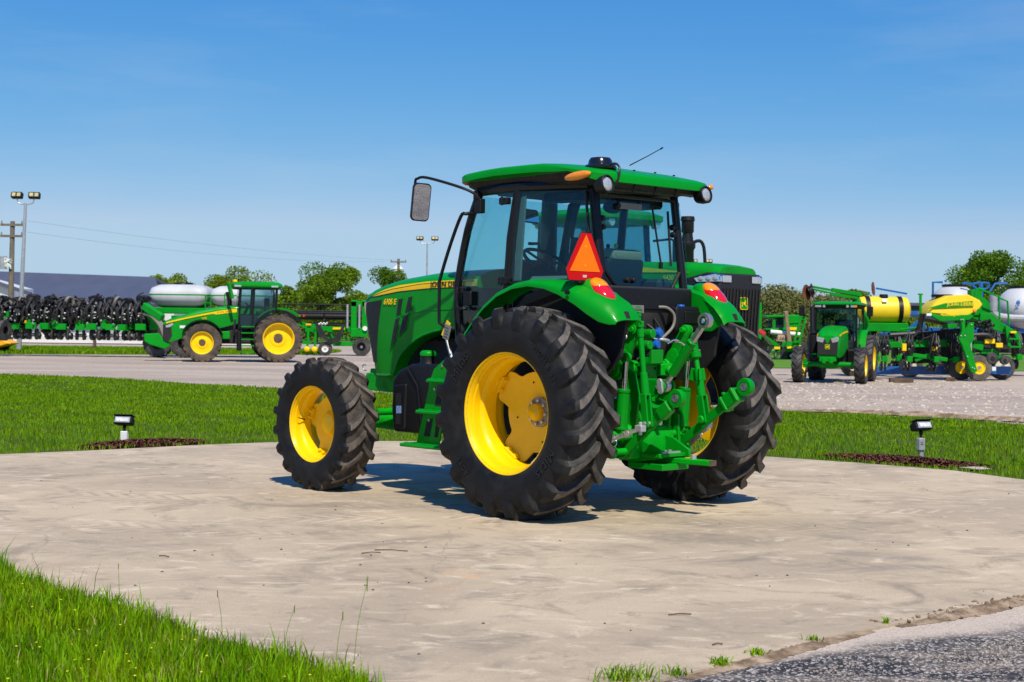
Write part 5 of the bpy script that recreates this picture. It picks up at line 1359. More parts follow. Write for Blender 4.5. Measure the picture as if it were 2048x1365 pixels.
mat('window_far', (0.012, 0.02, 0.035), .12)
FW = {}
def far_wheel(parent, loc, r_, w, rimr, m_t='rubber_far', m_r='yellow_far', side=1, nl=20, steer=0.0, hub='steel', lug=True, dish=.3):
    """simpler wheel for the machines further off; axle along local y"""
    key = (round(r_, 2), round(w, 2), round(rimr, 2), m_t, m_r, side, nl, hub, lug, dish)
    n_ = node('wheel', parent, loc, (0, 0, steer))
    if key not in FW:
        b = MB(); h_ = w / 2; lh = r_ * .05 if lug else 0; rb = r_ - lh
        pr = [(rimr * .97, h_ * .78), (rimr * 1.08, h_ * .95), ((rimr + rb) / 2, h_), (rb * .95, h_ * .93), (rb * .99, h_ * .75), (rb, 0)]
        b.lathe(pr + [(a, -c_) for a, c_ in reversed(pr[:-1])], n=40); b.f = b.f[:-2]
        if lug:
            for hs_ in (1, -1):
                for i in range(nl):
                    th0 = 2 * PI * (i + (.5 if hs_ < 0 else 0)) / nl; rr = []
                    for t_ in (0, .35, .7, 1):
                        y = hs_ * h_ * (-.04 + 1.02 * t_); a = th0 + .30 * t_ ** .8; hw = .045 + .03 * t_; top = r_ * (1 - .02 * t_ ** 4); bs = rb * (.97 - .05 * t_ ** 3)
                        rr.append([(math.cos(a + d_) * q, y, math.sin(a + d_) * q) for d_, q in ((-hw * 1.4, bs), (-hw, top), (hw, top), (hw * 1.4, bs))])
                    b.rings(rr)
        b.xf(Matrix.Scale(side, 4, V(0, 1, 0)))
        me_t = b.mesh('tyre', m_t, ang=40)
        b = MB(); b.lathe([(rimr * .96, h_ * .8), (rimr * 1.03, h_ * .86), (rimr * 1.03, h_ * .80), (rimr * .99, h_ * .7), (rimr * .95, -h_ * .7), (rimr * 1.03, -h_ * .82), (rimr * .93, -h_ * .82), (rimr * .90, -h_ * .6), (rimr * .88, h_ * .1), (rimr * .92, h_ * .6)], n=36, closed=True)
        me_r = b.mesh('rim', m_r, ang=40)
        b = MB(); o_ = h_ * (.6 - 2 * dish); b.lathe([(rimr * .92, o_ + h_ * .15), (rimr * .60, o_), (rimr * .50, o_ + h_ * .25), (rimr * .34, o_ + h_ * .30), (rimr * .33, o_ + h_ * .18), (.001, o_ + h_ * .18)], n=32); b.xf(Matrix.Scale(side, 4, V(0, 1, 0)))
        me_d = b.mesh('disc', m_r, ang=35)
        b = MB(); b.lathe([(rimr * .30, o_ + h_ * .15), (rimr * .28, o_ + h_ * .24), (rimr * .2, o_ + h_ * .26), (.001, o_ + h_ * .2)], n=20); b.xf(Matrix.Scale(side, 4, V(0, 1, 0)))
        me_h = b.mesh('hub', hub, ang=35)
        FW[key] = (me_t, me_r, me_d, me_h)
    for nm, me in zip(('tyre', 'rim', 'disc', 'hub'), FW[key]): link(nm, me, n_)
    return n_

def deer_emblem(parent, o, right, up, s_):
    """yellow leaping deer on a green rounded badge with a yellow edge"""
    r_, u = V(*right).normalized(), V(*up).normalized(); n = r_.cross(u).normalized(); o = V(*o)
    def P(x, y, d): return tuple(o + r_ * x * s_ + u * y * s_ + n * d)
    def plate(poly, d0, d1, m, nm):
        b = MB(); b.rings([[P(x, y, d0) for x, y in poly], [P(x, y, d1) for x, y in poly]]); return b.build(nm, m, parent)
    e = plate([(-.5, -.35), (-.42, -.5), (.42, -.5), (.5, -.35), (.5, .42), (.4, .5), (-.4, .5), (-.5, .42)], 0, .008, 'yellow_far', 'badge')
    plate([(-.44, -.33), (-.38, -.44), (.38, -.44), (.44, -.33), (.44, .38), (.36, .44), (-.36, .44), (-.44, .38)], .008, .011, 'green_far', 'badge_field')
    plate([(-.36, .02), (-.2, .12), (.05, .08), (.14, .2), (.12, .34), (.2, .22), (.32, .2), (.22, .06), (.14, -.06), (.34, -.24), (.3, -.28), (.04, -.10), (-.14, -.08), (-.3, -.30), (-.35, -.26), (-.24, -.06)], .011, .014, 'yellow_far', 'badge_deer')

def hood_loft(sts, name, m, parent, n=10):
    """stations: (x, half width, z bottom, z top, edge radius)"""
    rr = []
    for x, hw, zb, zt, rd in sts:
        half = [(x, hw, zb), (x, hw, (zb + zt - rd) / 2)] + [(x, hw - rd + rd * math.cos(PI / 2 * j / 5), zt - rd + rd * math.sin(PI / 2 * j / 5)) for j in range(6)] + [(x, 0, zt + .015)]
        rr.append(half + [(a, -c_, d_) for a, c_, d_ in reversed(half[:-1])])
    b = MB(); b.rings(rr); return b.build(name, m, parent, ang=30)

# ------------------------------------------------------------------ large row-crop tractor on the left, side on
def far_side_tractor():
    hd = math.atan2(-math.sin(R(14)), -math.cos(R(14)))
    t_ = thing('tractor', 'big green tractor with dusty dual tyres driving past the left planter', 'tractor', (-9.07, 56.6, -.03), hd)
    for y in (1.12, .60, -.60, -1.12):
        far_wheel(t_, (0, y, .90), .905, .44, .585, 'rubber_mud', side=1 if y > 0 else -1, nl=22, hub='wood_old', dish=.42 if abs(y) > .9 else .2)
    for y in (1.08, .66, -.66, -1.08):
        far_wheel(t_, (2.80, y, .715), .72, .36, .42, 'rubber_mud', side=1 if y > 0 else -1, nl=20, hub='wood_old', dish=.25, steer=R(-4))
    hood_loft([(1.45, .40, 1.45, 2.12, .12), (2.2, .40, 1.25, 2.06, .12), (3.0, .39, 1.0, 1.88, .12), (3.6, .37, .85, 1.70, .12), (4.0, .34, .72, 1.56, .12), (4.18, .26, .78, 1.46, .10)], 'hood', 'green_far', t_)
    b = MB(); b.prism([(4.02, .70), (4.21, .80), (4.21, 1.40), (4.06, 1.36), (3.9, 1.30), (3.86, .95)], 'y', -.352, .352); b.build('grille', 'grille_mesh', t_, bevel=.02)
    for sd in (1, -1):
        b = MB(); b.sheet(lambda u, v: (1.5 + u * 2.6, (.408 - .05 * max(0, u - .6) * 2.4) * sd + .004 * sd, 1.92 - .50 * u ** 1.35 + v * (.13 if u < .3 else .08 - .03 * u) - (.05 if u < .3 else 0)), 24, 1, .004 * sd); b.build('hood_stripe', 'yellow_far', t_)
        b = MB(); b.prism([(3.86, 1.44), (4.12, 1.34), (4.12, 1.27), (3.98, 1.27), (3.84, 1.36)], 'y', .345 * sd, .378 * sd); b.build('headlight', 'lens_clear', t_, bevel=.01)
        b = MB(); b.prism([(2.9, 1.50), (3.2, 1.40), (3.1, 1.25), (2.85, 1.38)], 'y', .39 * sd, .402 * sd); b.build('side_vent', 'black_matte', t_)
    text('hood_lettering', 'JOHN DEERE', .085, 'decal_black', t_, (1.95, .416, 1.885), (-1, 0, .1), (.1, 0, 1), xscale=1.2)
    text('model_lettering', '370', .13, 'yellow_far', t_, (2.72, .405, 1.62), (-1, 0, .15), (.15, 0, 1), shear=.2)
    b = MB(); b.box((3.50, .385, 1.30), (.20, .02, .10)); b.build('number_tag', 'decal_white', t_)
    # front weight, axle, fenders
    b = MB(); b.prism([(3.95, .55), (4.15, .45), (4.7, .62), (4.9, .75), (4.9, 1.02), (4.35, 1.05), (4.2, .80), (3.95, .85)], 'y', -.30, .30); b.build('front_weight', 'green_far', t_, bevel=.03)
    b = MB(); b.cyl((2.8, -1.1, .71), (2.8, 1.1, .71), .12, .12, 12); b.cyl((0, -1.1, .9), (0, 1.1, .9), .16, .16, 12); b.build('axles', 'green_far', t_)
    b = MB(); b.box((1.6, 0, .95), (3.6, .55, .55)); b.build('chassis', 'underbody', t_, bevel=.04)
    for sd in (1, -1):
        b = MB(); b.sheet(lambda u, v: (2.80 - .80 * math.cos(R(150 - 130 * u)) * -1 * -1, (.42 + v * .50) * sd, .72 + .84 * math.sin(R(150 - 130 * u))), 14, 3, .03 * sd); b.build('front_mudguard', 'black_plastic', t_)
        b = MB(); b.sheet(lambda u, v: (-.05 + 1.04 * math.cos(R(150 - 118 * u)), (.40 + v * .42) * sd, .92 + 1.06 * math.sin(R(150 - 118 * u))), 16, 4, .04 * sd); b.build('rear_mudguard', 'black_plastic', t_)
        b = MB(); b.sheet(lambda u, v: (-.10 + 1.10 * math.cos(R(135 - 95 * u)), (.38 + v * .22) * sd, .98 + 1.09 * math.sin(R(135 - 95 * u))), 14, 3, .05 * sd); b.build('fender', 'green_far', t_)
        b = MB(); b.box((-.98, .80 * sd, 1.78), (.06, .26, .09)); b.build('tail_lamp', 'lens_red', t_)
    # cab
    for x, z0, z1 in ((1.45, 1.2, 2.82), (.05, 1.85, 2.82), (.95, 1.1, 2.82)):
        for sd in (1, -1):
            b = MB(); b.bar((x, .62 * sd, z0), (x - .08 + (.05 if x < .5 else 0), .60 * sd, z1), .08, .08, (1, 0, 0)); b.build('cab_pillar', 'frame_black', t_, bevel=.015)
    for sd in (1, -1):
        pane('side_glass', [(1.40, .63 * sd, 2.80), (.10, .63 * sd, 2.80), (.02, .65 * sd, 1.95), (.60, .66 * sd, 1.45), (1.42, .66 * sd, 1.30)], 'glass_far', .01, t_)
    pane('windscreen', [(1.42, .58, 2.80), (1.42, -.58, 2.80), (1.50, -.60, 1.9), (1.50, .60, 1.9)], 'glass_far', .01, t_)
    pane('rear_glass', [(.04, .58, 2.80), (.04, -.58, 2.80), (-.02, -.60, 1.9), (-.02, .60, 1.9)], 'glass_far', .01, t_)
    b = MB(); b.box((.72, 0, 1.5), (1.35, 1.1, .5)); b.box((.35, 0, 2.05), (.18, .5, .75)); b.box((.5, 0, 1.85), (.5, .5, .16)); b.build('cab_interior', 'cab_interior', t_, bevel=.03)
    b = MB(); b.tube([(1.25, 0, 1.7), (1.05, 0, 2.1)], .05, 8); b.lathe([(.19, 0), (.21, .015), (.19, .03), (.17, .015)], (1.03, 0, 2.12), (-.6, 0, .8), 18, closed=True); b.build('steering_wheel', 'black_plastic', t_)
    b = MB(); b.rings([rrect(-.12, 1.62, .74, 2.80, .12), rrect(-.18, 1.70, .80, 2.86, .14), rrect(-.18, 1.72, .80, 2.94, .14), rrect(-.05, 1.55, .70, 3.02, .12), rrect(.3, 1.2, .4, 3.05, .1)]); b.build('roof', 'green_far', t_, ang=40)
    b = MB(); b.rings([rrect(-.10, 1.60, .72, 2.76, .12), rrect(-.14, 1.66, .76, 2.83, .14)]); b.build('roof_lip', 'black_plastic', t_)
    for x in (.12, 1.5):
        for sd in (1, -1):
            b = MB(); b.box((x, .80 * sd, 2.86), (.26, .03, .07)); b.build('roof_light', 'lens_clear', t_, bevel=.01)
    b = MB(); b.cyl((1.55, 0, 3.02), (1.55, 0, 3.12), .09, .08, 14); b.build('receiver_dome', 'yellow_far', t_, bevel=.02)
    b = MB(); b.box((1.78, .95, 2.68), (.10, .28, .62), (0, R(14), R(10))); b.bar((1.55, .66, 2.86), (1.75, .92, 2.90), .03, .03); b.build('side_mirror', 'green_far', t_, bevel=.04)
    b = MB(); b.tube([(1.72, -.55, 1.8), (1.72, -.55, 2.3), (1.80, -.55, 2.66)], .09, 10); b.build('exhaust_stack', 'black_plastic', t_)
    # steps
    st_ = node('entry_steps', t_)
    for i in range(5):
        b = MB(); b.box((1.12, .98 - .03 * i, .38 + .24 * i), (.48, .22, .04)); b.build('tread_plate', 'green_far', st_)
    for x in (.88, 1.36):
        b = MB(); b.bar((x, .98, .30), (x, .80, 1.40), .03, .10); b.build('step_side', 'frame_black', st_)
    b = MB(); b.box((1.45, .80, .80), (.14, .35, .75)); b.build('battery_box', 'black_plastic', t_, bevel=.03)
    b = MB(); b.box((2.0, .45, 1.0), (.5, .2, .3)); b.build('fuel_line_cover', 'green_far', t_, bevel=.03)
    b = MB(); b.tube([(1.62, .60, 1.0), (1.60, .72, 1.35), (1.58, .66, 1.6)], .05, 8); b.build('air_hose', 'hose', t_)
    # rear hitch
    b = MB(); b.bar((-.3, .45, .8), (-1.3, .50, .75), .08, .14); b.bar((-.3, -.45, .8), (-1.3, -.50, .75), .08, .14); b.bar((-.6, 0, 1.5), (-1.2, 0, 1.35), .08, .08); b.build('hitch_links', 'green_far', t_)
    return t_
far_side_tractor()

# ------------------------------------------------------------------ smaller tractor facing the camera on the right
def far_front_tractor():
    hd = math.atan2(-.93, -.36)
    t_ = thing('tractor', 'small green cab tractor facing the camera on the right of the lot', 'tractor', (9.72, 43.35, -.03), hd)
    wb = 2.25
    for sd in (1, -1):
        far_wheel(t_, (0, .74 * sd, .675), .68, .40, .36, side=sd, nl=20, dish=.3)
        far_wheel(t_, (wb, .86 * sd, .51), .515, .29, .30, side=sd, nl=18, dish=.15)
    hood_loft([(1.25, .34, 1.0, 1.60, .12), (1.8, .34, .85, 1.58, .13), (2.3, .33, .74, 1.52, .14), (2.62, .30, .72, 1.42, .14), (2.74, .25, .78, 1.32, .12)], 'hood', 'green_far', t_)
    b = MB(); b.prism([(-.265, .80), (.265, .80), (.28, 1.12), (.30, 1.30), (.08, 1.24), (0, 1.10), (-.08, 1.24), (-.30, 1.30), (-.28, 1.12)], 'x', 2.72, 2.775); b.build('grille', 'grille_mesh', t_, bevel=.01)
    for sd in (1, -1):
        b = MB(); b.prism([(.09 * sd, 1.25), (.30 * sd, 1.30), (.295 * sd, 1.17), (.13 * sd, 1.13)], 'x', 2.73, 2.785); b.build('headlight', 'lens_clear', t_, bevel=.008)
        b = MB(); b.sheet(lambda u, v: (1.35 + u * 1.3, (.346 - .04 * u * u) * sd, 1.42 - .12 * u * u + v * .05), 10, 1, .004 * sd); b.build('hood_stripe', 'yellow_far', t_)
        b = MB(); b.sheet(lambda u, v: (.05 + .80 * math.cos(R(150 - 145 * u)), (.46 + v * .30) * sd, .70 + .80 * math.sin(R(150 - 145 * u))), 14, 3, .03 * sd); b.build('fender', 'green_far', t_)
        for x, z1 in ((1.28, 2.16), (-.05, 2.16)):
            b = MB(); b.bar((x + (.06 if x > .5 else 0), .58 * sd, 1.0), (x, .57 * sd, z1), .06, .06, (1, 0, 0)); b.build('cab_pillar', 'frame_black', t_, bevel=.012)
        pane('side_glass', [(1.26, .58 * sd, 2.14), (0, .58 * sd, 2.14), (-.03, .59 * sd, 1.45), (.5, .60 * sd, 1.0), (1.30, .60 * sd, 1.0)], 'glass_far', .01, t_)
        ar = node('side_mirror', t_)
        b = MB(); b.tube([(1.25, .60 * sd, 2.10), (1.38, .82 * sd, 2.18), (1.40, .94 * sd, 2.12)], .014, 6); b.build('mirror_arm', 'black_plastic', ar)
        b = MB(); b.box((1.40, .96 * sd, 2.02), (.05, .17, .28)); b.build('mirror_shell', 'black_plastic', ar, bevel=.02)
        b = MB(); b.box((1.38, .50 * sd, 2.165), (.05, .18, .07)); b.build('roof_light', 'lens_clear', t_, bevel=.012)
        b = MB(); b.cyl((1.37, .33 * sd, 2.165), (1.41, .33 * sd, 2.165), .04, .04, 12); b.build('round_light', 'lens_clear', t_)
    b = MB(); b.box((1.405, .56, 2.165), (.03, .07, .05)); b.build('marker_lamp', 'lens_amber', t_)
    pane('windscreen', [(1.27, .55, 2.14), (1.27, -.55, 2.14), (1.33, -.57, 1.25), (1.33, .57, 1.25)], 'glass_far', .01, t_)
    pane('rear_glass', [(-.06, .55, 2.14), (-.06, -.55, 2.14), (-.1, -.57, 1.3), (-.1, .57, 1.3)], 'glass_far', .01, t_)
    b = MB(); b.rings([rrect(-.10, 1.34, .62, 2.19, .10), rrect(-.16, 1.42, .68, 2.22, .12), rrect(-.16, 1.42, .68, 2.255, .12), rrect(-.02, 1.28, .56, 2.30, .1), rrect(.3, 1, .2, 2.315, .08)]); b.build('roof', 'green_far', t_, ang=40)
    b = MB(); b.rings([rrect(-.08, 1.32, .60, 2.10, .10), rrect(-.14, 1.39, .66, 2.215, .12)]); b.build('roof_lip', 'black_plastic', t_)
    b = MB(); b.box((.6, 0, 1.08), (1.2, .86, .2)); b.box((.25, 0, 1.35), (.5, .46, .16)); b.box((.05, 0, 1.58), (.12, .46, .42)); b.build('cab_interior', 'cab_interior', t_, bevel=.02)
    b = MB(); b.box((.03, 0, 1.86), (.10, .24, .18)); b.build('headrest', 'seat_beige', t_, bevel=.03)
    b = MB(); b.lathe([(.18, 0), (.20, .015), (.18, .03), (.16, .015)], (.98, 0, 1.50), (-.5, 0, .86), 20, closed=True); b.tube([(1.2, 0, 1.3), (.98, 0, 1.5)], .05, 8); b.build('steering_wheel', 'black_plastic', t_)
    b = MB(); b.box((1.06, 0, 1.56), (.02, .14, .07)); b.build('dash_label', 'tag_yellow', t_)
    b = MB(); b.cyl((1.75, -.56, .82), (1.75, -.56, 1.34), .15, .15, 16); b.cyl((1.75, -.56, 1.33), (1.68, -.60, 1.46), .12, .075, 14); b.cyl((1.68, -.60, 1.44), (1.55, -.64, 2.14), .072, .072, 14); b.build('exhaust_muffler', 'black_plastic', t_, bevel=.01)
    b = MB(); b.prism([(1.75, .95), (1.2, .98), (.95, .45), (1.65, .45)], 'y', .36, .62); b.build('fuel_tank', 'black_plastic', t_, bevel=.05)
    b = MB(); b.tube([(wb, -.76, .51), (wb, -.4, .53), (wb, 0, .50), (wb, .4, .53), (wb, .76, .51)], [.07, .07, .11, .07, .07], 10); b.box((wb, .70, .55), (.12, .10, .26)); b.box((wb, -.70, .55), (.12, .10, .26)); b.build('front_axle', 'green_far', t_, bevel=.01)
    b = MB(); b.box((2.60, 0, .68), (.30, .46, .14)); b.box((2.74, .10, .64), (.06, .10, .16)); b.box((2.74, -.10, .64), (.06, .10, .16)); b.box((2.2, 0, .62), (.6, .30, .2)); b.build('front_support', 'green_far', t_, bevel=.015)
    b = MB(); b.box((.9, 0, .72), (2.4, .42, .46)); b.build('chassis', 'underbody', t_, bevel=.03)
    deer_emblem(t_, (2.776, 0, 1.02), (0, 1, 0), (0, 0, 1), .13)
    b = MB(); b.tube([(1.05, .56, 1.95), (1.08, .62, 1.85), (1.10, .62, 1.35)], .014, 6); b.build('grab_rail', 'black_plastic', t_)
    text('hood_lettering', '5075', .05, 'yellow_far', t_, (1.9, 0, 1.602), (0, 1, 0), (-1, 0, .05))
    return t_
far_front_tractor()

# ------------------------------------------------------------------ articulated tracked tractor behind the main one
def track_tractor():
    hd = math.atan2(-.72, .69)
    t_ = thing('tracked_tractor', 'tall green tracked tractor standing behind the main tractor with black grille', 'tractor', (4.33, 28.1, -.03), hd)
    # local x=0 at the nose, the body goes back along -x
    hood_loft([(-2.9, .66, 1.5, 2.80, .16), (-2.0, .66, 1.4, 2.80, .18), (-1.0, .66, 1.25, 2.77, .20), (-.35, .63, 1.15, 2.72, .20), (-.05, .58, 1.12, 2.66, .18)], 'hood', 'green_far', t_)
    b = MB(); b.prism([(-.95, 2.45), (-.30, 2.56), (.0, 2.54), (.03, 2.3), (-.06, 1.0), (-.25, .90), (-.50, 1.1), (-.62, 1.9)], 'y', -.655, .655); b.build('grille_shroud', 'grille_mesh', t_, bevel=.03)
    for y in [(-.54 + .10 * i) for i in range(12)]:
        b = MB(); b.bar((.035, y, 2.25), (-.045, y, 1.02), .018, .03, (1, 0, 0)); b.build('grille_bar', 'black_gloss', t_)
    for sd in (1, -1):
        hl = node('headlight', t_)
        b = MB(); b.prism([(-.62, 2.46), (-.06, 2.54), (.035, 2.50), (.035, 2.36), (-.30, 2.36), (-.52, 2.36)], 'y', .50 * sd, .672 * sd); b.build('lamp_housing', 'chrome', hl, bevel=.02)
        for x in (-.42, -.24, -.07):
            b = MB(); b.ell((x, .672 * sd, 2.435), (.07, .014, .05), 14, 8); b.build('lamp_lens', 'lens_clear', hl)
        b = MB(); b.box((.04, .45 * sd, 2.43), (.02, .26, .13)); b.build('front_lens', 'lens_clear', hl, bevel=.01)
        b = MB(); b.sheet(lambda u, v: (-2.9 + 2.2 * u, .664 * sd, 2.56 + .04 * (1 - u) + v * (.13 - .13 * max(0, u - .3) / .7)), 16, 1, .006 * sd); b.build('hood_stripe', 'yellow_far', t_)
    text('model_lettering', '9420 RX', .135, 'yellow_far', t_, (-1.12, -.668, 2.46), (1, 0, 0), (0, 0, 1), shear=.1)
    deer_emblem(t_, (.015, .10, 1.98), (0, 1, 0), (-.06, 0, 1), .24)
    # cab
    for x in (-2.95, -4.65):
        for sd in (1, -1):
            b = MB(); b.bar((x, .80 * sd, 2.0), (x - (.12 if x > -4 else -.05), .78 * sd, 3.68), .11, .11, (1, 0, 0)); b.build('cab_pillar', 'frame_black', t_, bevel=.02)
    for sd in (1, -1):
        pane('side_glass', [(-3.0, .82 * sd, 3.66), (-4.6, .82 * sd, 3.66), (-4.65, .84 * sd, 2.3), (-2.98, .84 * sd, 2.1)], 'glass_far', .012, t_)
        am = node('side_mirror', t_)
        b = MB(); b.tube([(-2.9, .82 * sd, 3.3), (-2.7, 1.15 * sd, 3.35), (-2.68, 1.3 * sd, 3.30)], .025, 6); b.build('mirror_arm', 'black_plastic', am)
        b = MB(); b.box((-2.68, 1.32 * sd, 3.10), (.08, .24, .50)); b.build('mirror_shell', 'black_plastic', am, bevel=.03)
        for x in (-2.75, -4.75):
            b = MB(); b.cyl((x - .04, .70 * sd, 3.62), (x + .08, .70 * sd, 3.62), .09, .09, 14); b.build('work_light', 'lens_clear', t_)
    pane('windscreen', [(-3.04, .76, 3.66), (-3.04, -.76, 3.66), (-2.92, -.80, 2.85), (-2.92, .80, 2.85)], 'glass_far', .012, t_)
    pane('rear_glass', [(-4.62, .76, 3.66), (-4.62, -.76, 3.66), (-4.68, -.80, 2.6), (-4.68, .80, 2.6)], 'glass_far', .012, t_)
    b = MB(); b.rings([rrect(-4.85, -2.75, .86, 3.62, .15), rrect(-4.92, -2.62, .92, 3.70, .18), rrect(-4.92, -2.62, .92, 3.80, .18), rrect(-4.7, -2.9, .78, 3.90, .15), rrect(-4.3, -3.3, .4, 3.94, .1)]); b.build('roof', 'green_far', t_, ang=40)
    b = MB(); b.box((-3.8, 0, 2.2), (1.7, 1.5, .5)); b.box((-4.0, 0, 2.55), (.5, .5, .2)); b.box((-4.25, 0, 2.95), (.16, .5, .75)); b.build('cab_interior', 'cab_interior', t_, bevel=.03)
    b = MB(); b.lathe([(.19, 0), (.21, .02), (.19, .04), (.17, .02)], (-3.35, 0, 2.85), (-.5, 0, .86), 20, closed=True); b.build('steering_wheel', 'black_plastic', t_)
    # exhaust and intake on the side towards the camera
    b = MB(); b.lathe([(.13, 2.5), (.13, 3.05), (.16, 3.10), (.16, 3.18), (.12, 3.22), (.10, 3.38), (.125, 3.42), (.125, 3.62), (.145, 3.64), (.13, 3.72), (.001, 3.73)], (-1.55, .30, 0), (0, 0, 1), 20); b.build('exhaust_stack', 'black_plastic', t_, ang=35)
    b = MB(); b.tube([(-1.50, .40, 3.20), (-1.40, .50, 3.24), (-1.34, .56, 3.1), (-1.32, .58, 2.7)], .035, 8, smooth=3); b.build('intake_pipe', 'black_plastic', t_)
    # chassis and tracks
    b = MB(); b.box((-2.6, 0, 1.35), (4.6, .9, .7)); b.build('chassis', 'underbody', t_, bevel=.05)
    for x0 in (-1.55, -4.9):
        for sd in (1, -1):
            tr = node('track', t_)
            prof = link_plate((x0 - .85, .36), .36, (x0 + .85, .36), .36)
            oo = [(x0 - 1.0, .0), (x0 + 1.0, .0), (x0 + 1.18, .14), (x0 + 1.2, .42), (x0 + .42, 1.32), (x0, 1.48), (x0 - .42, 1.32), (x0 - 1.2, .42), (x0 - 1.18, .14)]
            b = MB(); b.prism(oo, 'y', (1.12 - .36) * sd, (1.12 + .36) * sd); b.build('belt', 'rubber_far', tr, bevel=.05)
            b = MB()
            for i in range(len(oo)):
                a, c_ = oo[i], oo[(i + 1) % len(oo)]; L_ = math.hypot(c_[0] - a[0], c_[1] - a[1]); k_ = max(1, int(L_ / .17))
                for j in range(k_):
                    q = (a[0] + (c_[0] - a[0]) * (j + .5) / k_, a[1] + (c_[1] - a[1]) * (j + .5) / k_)
                    b.box((q[0], 1.12 * sd, q[1] + .0), (.07, .70, .07), (0, -math.atan2(c_[1] - a[1], c_[0] - a[0]), 0))
            b.build('belt_lugs', 'rubber_far', tr)
            for x, z_, r_ in ((x0, 1.02, .40), (x0 - .82, .38, .28), (x0 + .82, .38, .28)):
                b = MB(); b.cyl((x, (1.12 + .30) * sd, z_), (x, (1.12 + .39) * sd, z_), r_, r_, 20); b.build('track_wheel', 'black_plastic', tr, bevel=.02)
    for sd in (1, -1):
        b = MB(); b.box((-1.4, .98 * sd, 1.62), (1.9, .50, .08)); b.build('mudguard', 'black_plastic', t_, bevel=.03)
    return t_
track_tractor()

# ------------------------------------------------------------------ row unit used by the planters
def row_unit_meshes():
    d = {}
    b = MB(); b.ell((0, 0, .95), (.15, .20, .26), 12, 8); b.cyl((0, -.1, 1.16), (0, -.1, 1.32), .11, .08, 12); b.box((0, .05, .62), (.16, .34, .34)); d['seed_meter'] = b.mesh('seed_meter', 'black_plastic', ang=40)
    b = MB(); b.tube([(.05, -.22, 1.15), (.10, -.34, 1.40), (.14, -.28, 1.52), (.20, -.14, 1.46), (.22, -.08, 1.1)], .035, 8, smooth=3); d['air_hose'] = b.mesh('air_hose', 'hose_grey')
    b = MB(); b.cyl((-.10, .1, .16), (-.04, .1, .16), .20, .20, 18); d['gauge_wheel'] = b.mesh('gauge_wheel', 'rubber_far', bevel=.02)
    b = MB(); b.cyl((.04, .1, .16), (.10, .1, .16), .20, .20, 18); d['gauge_wheel '] = b.mesh('gauge_wheel', 'rubber_far', bevel=.02)
    b = MB(); b.cyl((-.12, .36, .10), (-.08, .36, .10), .13, .13, 14); d['closing_wheel'] = b.mesh('closing_wheel', 'rubber_far', bevel=.01)
    b = MB(); b.cyl((.08, .36, .10), (.12, .36, .10), .13, .13, 14); d['closing_wheel '] = b.mesh('closing_wheel', 'rubber_far', bevel=.01)
    b = MB(); b.cyl((-.13, .1, .16), (.13, .1, .16), .05, .05, 10); b.cyl((-.14, .36, .10), (.14, .36, .10), .03, .03, 8); d['wheel_hub'] = b.mesh('wheel_hub', 'galv')
    b = MB(); b.box((0, -.30, .45), (.20, .16, .22)); b.bar((-.07, -.30, .50), (-.07, .12, .42), .03, .07); b.bar((.07, -.30, .40), (.07, .30, .22), .03, .06); d['unit_frame'] = b.mesh('unit_frame', 'green_far', bevel=.01)
    b = MB(); rr_ = random.Random(3)
    for i in range(16):
        x, y = rr_.uniform(-.16, .16), rr_.uniform(-.35, .2)
        b.tube([(x, y, rr_.uniform(.4, .8)), (x + rr_.uniform(-.12, .12), y - .12, rr_.uniform(.9, 1.1)), (x + rr_.uniform(-.1, .1), y + rr_.uniform(-.1, .2), rr_.uniform(1.15, 1.45))], .022, 6, smooth=3)
    d['wiring'] = b.mesh('wiring', 'hose')
    b = MB()
    for i in range(5): b.ell((rr_.uniform(-.14, .14), -.32 + rr_.uniform(-.06, .02), rr_.uniform(.6, 1.2)), (.035, .035, .03), 8, 6)
    d['bright_fittings'] = b.mesh('bright_fittings', 'galv')
    b = MB(); b.prism([(-.12, 1.26), (.12, 1.26), (.14, 1.5), (-.14, 1.5)], 'y', -.02, .22); b.ell((0, .1, 1.5), (.13, .12, .05), 10, 5); d['mini_hopper'] = b.mesh('mini_hopper', 'black_plastic', bevel=.02)
    return d
RU = row_unit_meshes()
def row_unit(parent, loc, rz=0.0, sc=1.0, skip=(), wide=1.0):
    n_ = node('row_unit', parent, loc, (0, 0, rz)); n_.scale = (sc * wide, sc, sc)
    for k_, me in RU.items():
        if k_ not in skip: ob_ = link(k_.strip(), me, n_)
        if k_ in ('wiring', 'bright_fittings'): ob_['kind'] = 'stuff'
    return n_

# ------------------------------------------------------------------ left planter, folded for the road
PL = thing('planter', 'long folded planter with a row of black units and two white seed tanks', 'planter', (-17.5, 62.5, -.03))
for i in range(12):
    px_x = -22.35 + .655 * i
    row_unit(PL, (px_x + 17.5, -1.6 - .05 * i + (.15 if i % 2 else 0), .72), R(14 * ((i * 7 % 5) / 2 - 1)), 1.10 + .10 * ((i * 5 % 7) / 7), wide=1.6 + .3 * ((i * 3 % 5) / 5), skip=() if i % 3 == 0 else ('air_hose',))
b = MB(); rq_ = random.Random(8)
for i in range(230):
    x, y, z_ = rq_.uniform(-22.6, -14.9), rq_.uniform(60.2, 61.2), rq_.uniform(1.35, 2.35)
    b.tube([(x, y, z_), (x + rq_.uniform(-.16, .16), y - .1, z_ + rq_.uniform(.05, .2)), (x + rq_.uniform(-.3, .3), y, z_ + rq_.uniform(-.35, .3))], rq_.uniform(.02, .055), 5, smooth=2)
wpart('unit_hoses', b, 'hose', PL)['kind'] = 'stuff'
b = MB()
for i in range(60): b.ell((rq_.uniform(-22.6, -14.9), 60.1, rq_.uniform(1.3, 2.2)), (rq_.uniform(.02, .05), .03, rq_.uniform(.02, .05)), 6, 5)
